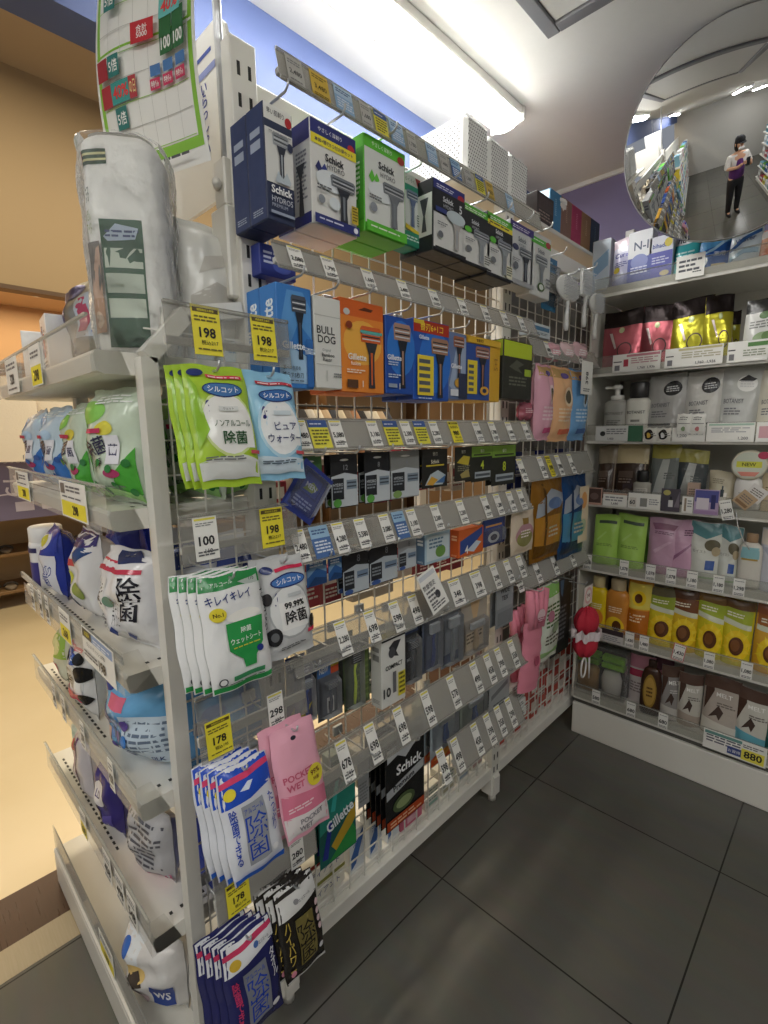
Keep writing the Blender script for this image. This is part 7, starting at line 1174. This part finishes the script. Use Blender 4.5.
# ------------------------------------------------------------------ the shop across the corridor
shopu = 0
def shoprack(x, y, Ls, lab):
    t = empty('shop_shelving', (x, y, 0), lab, 'shelving')
    for z in (.12, .42, .72, 1.0, 1.28): MB().box(-.2, -Ls / 2, z, .2, Ls / 2, z + .025, mat('8A6A44', 'p'), .003).obj('shelf_board', t)
    MB().box(-.24, -Ls / 2, 0, -.2, Ls / 2, 1.9, mat('B99A6E', 'p')).obj('back_panel', t)
    for yy in (-Ls / 2, Ls / 2): MB().box(-.2, yy - .012, 0, .2, yy + .012, 1.9, mat('7A5A38', 'p'), .003).obj('side_panel', t)
    MB().box(-.2, -Ls / 2, 1.88, .22, Ls / 2, 1.91, mat('7A5A38', 'p'), .003).obj('top_board', t)
    return t
CL = ['E0D4BE', '3A3A3E', 'C9B49A', '8A7A6A', 'D9D4CC', '4A4E5A', 'B98A6A', 'E4DCCB']
def folded(x, y, z, c, lab):
    b = MB()
    for k in range(3): b.box(-.14, -.12 + .004 * k, .028 * k, .14, .12 - .005 * k, .028 * k + .026, mat(CL[(c + k) % 8], 'd'), .01)
    o = b.obj('folded_clothes'); put(o, (x, y, z)); return tag(o, lab, 'folded clothes', 'folded clothes in the shop across the corridor')
def sandals(x, y, z, lab):
    t = empty('sandals', (x, y, z), lab, 'sandals', 'sandals in the shop across the corridor')
    for s_ in (-.055, .055):
        b = MB(); b.lathe([(.036, 0), (.04, .006), (.04, .02), (.034, .024)], mat('8A7A66', 'd'), (0, s_, 0), 20, 2.6, 1); b.obj('sole', t)
        q = MB(); q.tube([(.02 + .03 * math.cos(a) * .2, s_ + .042 * math.cos(a), .018 + .03 * math.sin(a)) for a in [k * PI / 8 for k in range(9)]], .009, mat('3E362E', 'd'), 6); q.obj('strap', t)
for r_, (y0, nn) in enumerate(((.75, 1.9), (2.8, 1.9), (4.85, 1.9))):
    shoprack(-4.95, y0, nn, ['wooden shop shelving across the corridor, beside the mauve sign', 'wooden shop shelving across the corridor, seen through the wire rack', 'far wooden shop shelving across the corridor'][r_])
    for k, z in enumerate((.145, .445, .745, 1.025, 1.305)):
        for j in range(6):
            y = y0 - .78 + .31 * j
            if k < 2: sandals(-4.86, y, z + .001, 'pair of dark strapped sandals on a wooden shop shelf')
            else: folded(-4.93, y, z + .001, (k * 3 + j * 5 + r_) % 8, 'stack of folded clothes on a wooden shop shelf')
# garments on a rail in front of the shelving, seen through the wire
for r_, (y0, y1) in enumerate(((1.35, 2.5), (2.9, 4.3))):
    t = empty('clothes_rail', (-4.1, (y0 + y1) / 2, 0), ['metal clothes rail in the shop, nearer the sign', 'metal clothes rail in the shop, farther along'][r_], 'clothes rail'); L = (y1 - y0) / 2
    b = MB()
    b.tube([(0, -L, 1.62), (0, L, 1.62)], .014, mat('3A3836', 'm'), 8); b.obj('bar', t)
    for s_ in (-L, L): MB().tube([(0, s_, .02), (0, s_, 1.62)], .014, mat('3A3836', 'm'), 8).obj('leg', t); MB().tube([(-.22, s_, .02), (.22, s_, .02)], .014, mat('3A3836', 'm'), 8).obj('foot', t)
    k = 0; y = y0 + .1
    while y < y1 - .08:
        c = CL[(k * 3 + r_) % 8]; b = MB()
        b.grid(lambda u, v: (.21 * (2 * u - 1) * (1 - .55 * max(0, v - .8) / .2), -.025 * math.sqrt(max(0, 1 - (2 * u - 1) ** 2)) * (1 + .3 * math.sin(20 * u)), .78 * v), 14, 12, mat(c, 'd')); b.grid(lambda u, v: (.21 * (2 * u - 1) * (1 - .55 * max(0, v - .8) / .2), .025 * math.sqrt(max(0, 1 - (2 * u - 1) ** 2)) * (1 + .3 * math.sin(20 * u)), .78 * v), 14, 12, mat(c, 'd'), True, True)
        o = b.obj('hanging_shirt'); put(o, (-4.1, y, .8)); tag(o, 'shirt on a hanger on the shop clothes rail', 'shirt', 'shirts on the clothes rails across the corridor')
        MB().tube([(0, 0, .77), (0, 0, .8), (.012, 0, .83), (0, 0, .845), (-.012, 0, .83)], .003, mat('8A8A88', 'f'), 5).obj('hanger', o); y += .1; k += 1
# white garments and the sign by the frame edge
P = onx(20, 480, -4.62)
b = MB(); b.box(-.42, -.01, -.30, .42, .01, .22, mat('77708E', 'p'), .004); b.art([('t', 'さら', .56, .5, .3, 'DDD8E6', .62, 1), ('t', 'さらっと涼しい', .5, .86, .07, 'C9C4D6', .6, 1), ('r', .44, .12, .58, .26, 'C9C4D6'), ('r', .64, .12, .78, .26, 'C9C4D6'), ('p', [(.3, .36), (.9, .44), (.9, .46), (.3, .38)], 'DDD8E6')], lambda u, v: (-.42 + .84 * u, -.01, -.30 + .52 * v), .84, .52)
b.tube([(-.2, .0, .1), (-.2, .14, .1)], .012, mat('5A564E', 'm'), 8); b.tube([(.2, .0, .1), (.2, .14, .1)], .012, mat('5A564E', 'm'), 8)
o = b.obj('shop_sign'); put(o, P, GR); tag(o, 'mauve shop sign with white hiragana lettering at the corridor side', 'sign')
PR = onx(22, 372, -4.45)
b = MB(); b.tube([(-4.45, PR.y - .6, PR.z), (-4.45, PR.y + .7, PR.z)], .012, mat('4A4642', 'm'), 8); b.tube([(-4.45, PR.y - .5, PR.z), (-4.75, PR.y - .5, PR.z)], .01, mat('4A4642', 'm'), 8); b.tube([(-4.45, PR.y + .6, PR.z), (-4.75, PR.y + .6, PR.z)], .01, mat('4A4642', 'm'), 8); o = b.obj('garment_rail'); tag(o, 'dark garment rail above the mauve sign holding two cream shirts', 'garment rail')
for j, (u, v) in enumerate(((-2, 398), (44, 406))):
    P = onx(u, v, -4.45); P.z = PR.z - .29 - .0; b = MB(); b.grid(lambda u_, v_: (.22 * (2 * u_ - 1) * (1 - .5 * max(0, v_ - .78) / .22), -.03 * math.sqrt(max(0, 1 - (2 * u_ - 1) ** 2)), .6 * v_), 12, 10, mat('EADFCB', 'd')); b.grid(lambda u_, v_: (.22 * (2 * u_ - 1) * (1 - .5 * max(0, v_ - .78) / .22), .03 * math.sqrt(max(0, 1 - (2 * u_ - 1) ** 2)), .6 * v_), 12, 10, mat('EADFCB', 'd'), True, True)
    o = b.obj('hanging_shirt'); put(o, (P.x, P.y, P.z - .35), GR - .3); tag(o, ['cream shirt hanging above the mauve sign, nearer the photo edge', 'cream shirt hanging above the mauve sign, nearer the wipes shelves'][j], 'shirt')
    MB().tube([(0, 0, .59), (0, 0, .63), (.014, 0, .648), (0, 0, .662), (-.014, 0, .65)], .003, mat('8A8A88', 'f'), 5).obj('hanger', o)

# ------------------------------------------------------------------ what the mirror sees: the aisle behind and the photographer
def simple_rack(x, y0, y1, face, lab, seed):
    r = random.Random(seed); t = empty('aisle_shelving', (x, (y0 + y1) / 2, 0), lab, 'shelving'); L = (y1 - y0) / 2; s_ = face
    MB().box(-.02, -L, 0, .02, L, 1.75, WHITE).obj('back_panel', t)
    zs = (.12, .45, .78, 1.08, 1.36)
    for z in zs:
        q = MB(); q.box(min(0, s_ * .36), -L, z - .03, max(0, s_ * .36), L, z, WHITE, .003); q.obj('shelf', t)
    MB().box(min(0, s_ * .34), -L, 0, max(0, s_ * .34), L, .09, WHITE).obj('plinth', t)
    for z in zs:
        y = -L + .1
        while y < L - .08:
            w = .12 + .06 * r.random(); c1 = r.choice(['3F6AB0', 'DDE0E2', '6FB04A', 'E0D24A', '8AC0DC', 'C9C9C4', '4A8A9A', 'D9E4EA', 'B04A5A'])
            o = carton('boxed_goods', w, .14 + .1 * r.random(), .12, c1, [('r', .1, .5, .9, .85, 'EDEDEA'), ('l', .15, .85, .35, 3, .08, '55585E')]); put(o, (x + s_ * .34, (y0 + y1) / 2 + y + w / 2, z + .001), GR if s_ > 0 else -GR)
            tag(o, 'boxed goods on the aisle shelving reflected in the round mirror', 'box', 'boxed goods on the aisle shelving behind the photographer'); y += w + .03
simple_rack(1.45, -1.6, 1.1, -1, 'white aisle shelving of bright boxes reflected at the edge of the mirror', 5)
simple_rack(-1.22, -3.2, -.75, 1, 'white aisle shelving beyond the end unit, reflected in the mirror', 6)
def skin(name, verts, edges, mt, parent, sub=2):
    me = bpy.data.meshes.new(name); me.from_pydata([v[:3] for v in verts], edges, []); o = bpy.data.objects.new(name, me); COL.objects.link(o)
    m = o.modifiers.new('skin', 'SKIN'); m.use_smooth_shade = True
    for i, v in enumerate(verts): me.skin_vertices[0].data[i].radius = (v[3], v[4] if len(v) > 4 else v[3])
    me.skin_vertices[0].data[0].use_root = True
    s_ = o.modifiers.new('smooth', 'SUBSURF'); s_.levels = sub; s_.render_levels = sub; me.materials.append(mt)
    if parent: o.parent = parent
    return o
PX, PY = .22, -.42
per = empty('person', (PX, PY, 0), 'person in purple vest and black cap holding up a phone, seen in the mirror', 'person', None, -.25)
SK = mat('D9A98A', 'd'); BLK = mat('1E1E22', 'd'); PUR = mat('5E2E74', 'd'); SHW = mat('E4E2DE', 'd')
BV = [(0, 0, .92, .13, .10), (0, 0, 1.06, .12, .09), (0, .005, 1.2, .14, .095), (0, 0, 1.32, .135, .085), (0, .0, 1.40, .05), (0, .015, 1.46, .045), (0, .02, 1.53, .075, .085), (0, .015, 1.6, .07, .085),
      (-.165, 0, 1.345, .048), (-.23, .05, 1.16, .04), (-.12, .27, 1.22, .03), (-.075, .325, 1.285, .026), (.165, 0, 1.345, .048), (.235, .05, 1.16, .04), (.11, .27, 1.2, .03), (.06, .325, 1.275, .026),
      (-.085, 0, .84, .085), (-.095, .01, .48, .055), (-.10, -.005, .1, .036), (-.105, .09, .035, .03), (.085, 0, .84, .085), (.095, .01, .48, .055), (.10, -.005, .1, .036), (.105, .09, .035, .03)]
BE = [(0, 1), (1, 2), (2, 3), (3, 4), (4, 5), (5, 6), (6, 7), (3, 8), (8, 9), (9, 10), (10, 11), (3, 12), (12, 13), (13, 14), (14, 15), (0, 16), (16, 17), (17, 18), (18, 19), (0, 20), (20, 21), (21, 22), (22, 23)]
skin('body', BV, BE, SK, per)
def grown(ids, edges, name, mt, k, sub=2):
    skin(name, [tuple(BV[i][:3]) + tuple(r * k + .006 for r in BV[i][3:]) for i in ids], edges, mt, per, sub)
skin('shirt', [(0, 0, .84, .15, .12), (0, 0, 1.0, .148, .118), (0, 0, 1.15, .15, .112), (0, 0, 1.3, .15, .1), (0, 0, 1.37, .085, .07), (-.165, 0, 1.34, .06), (-.205, .03, 1.24, .056), (-.235, .06, 1.14, .05), (.165, 0, 1.34, .06), (.205, .03, 1.24, .056), (.24, .06, 1.14, .05)], [(0, 1), (1, 2), (2, 3), (3, 4), (3, 5), (5, 6), (6, 7), (3, 8), (8, 9), (9, 10)], SHW, per)
skin('purple_vest', [(0, .004, .86, .165, .128), (0, .004, 1.0, .16, .128), (0, .006, 1.14, .152, .124), (0, .006, 1.25, .13, .11), (0, .006, 1.33, .1, .09)], [(0, 1), (1, 2), (2, 3), (3, 4)], PUR, per)
skin('trousers', [(0, 0, .98, .15, .115), (0, 0, .88, .15, .118), (-.085, 0, .78, .098), (-.095, .01, .48, .075), (-.10, 0, .1, .062), (-.10, 0, .05, .06), (.085, 0, .78, .098), (.095, .01, .48, .075), (.10, 0, .1, .062), (.10, 0, .05, .06)], [(0, 1), (1, 2), (2, 3), (3, 4), (4, 5), (1, 6), (6, 7), (7, 8), (8, 9)], BLK, per)
for s_ in (-1, 1):
    b = MB(); b.lathe([(.04, 0), (.045, .012), (.04, .04), (.028, .065)], BLK, (s_ * .105, .055, .0), 18, 1, 2.4); b.obj('shoe', per)
    hx, hy, hz = s_ * .07, .33, 1.29
    for k in range(4): skin('finger', [(hx, hy, hz + .012 * k - .01, .009), (hx - s_ * .012, hy + .025, hz + .016 * k - .012, .0085), (hx - s_ * .028, hy + .036, hz + .016 * k - .012, .008), (hx - s_ * (.042 - .004 * abs(k - 1)), hy + .034, hz + .016 * k - .012, .007)], [(0, 1), (1, 2), (2, 3)], SK, per, 1)
    skin('thumb', [(hx, hy - .008, hz - .01, .011), (hx - s_ * .016, hy - .006, hz + .016, .0095), (hx - s_ * .032, hy + .002, hz + .03, .008)], [(0, 1), (1, 2)], SK, per, 1)
b = MB()
b.lathe([(.083, 1.575), (.092, 1.61), (.088, 1.65), (.062, 1.685), (.02, 1.698)], BLK, (0, .012, 0), 22, .92, 1.12)
b.grid(lambda u, v: (.078 * math.cos(PI * u) * (1 - .1 * v), .075 + (.095 * math.sin(PI * u)) * v, 1.60 - .012 * v), 14, 4, BLK); b.grid(lambda u, v: (.078 * math.cos(PI * u) * (1 - .1 * v), .075 + (.095 * math.sin(PI * u)) * v, 1.594 - .012 * v), 14, 4, BLK, True, True); b.obj('cap', per)
b = MB(); b.lathe([(.06, 1.42), (.083, 1.47), (.088, 1.55), (.086, 1.6)], mat('221C1A', 'd'), (0, -.014, 0), 20, .95, .9); b.obj('hair', per)
b = MB()
for s_ in (-1, 1): b.lathe([(.001, -.009), (.011, -.004), (.012, .003), (.001, .008)], mat('F0EEEA', 'k'), (s_ * .031, .096, 1.555), 10); b.lathe([(.001, -.005), (.006, 0), (.001, .005)], BLK, (s_ * .031, .106, 1.555), 8)
b.obj('eyes', per)
b = MB(); b.lathe([(.004, 1.555), (.009, 1.535), (.014, 1.518), (.006, 1.512)], SK, (0, .108, 0), 10, .9, 1); b.obj('nose', per)
b = MB(); b.box(-.06, .06, 1.455, .06, .116, 1.515, mat('E9E9E6', 'd'), .022); b.obj('face_mask', per)
b = MB(); 
for s_ in (-1, 1): b.lathe([(.004, 1.515), (.012, 1.53), (.014, 1.56), (.006, 1.572)], SK, (s_ * .083, .012, 0), 10, .55, 1)
b.obj('ears', per)
ph = MB(); ph.box(-.037, -.004, -.075, .037, .004, .075, mat('26262A', 'k'), .003); ph.box(-.033, -.0046, -.07, .033, -.004, .07, mat('4A5A6A', 'k')); ph.box(-.032, .004, .035, -.006, .006, .068, mat('3A3A40', 'k'), .001)
M_ = Matrix.Translation((PX, PY, 0)) @ Matrix.Rotation(-.25, 4, 'Z'); o = ph.obj('phone'); o.matrix_world = M_ @ Matrix.Translation((0, .352, 1.30)); tag(o, 'dark phone held up in both hands by the person', 'phone')
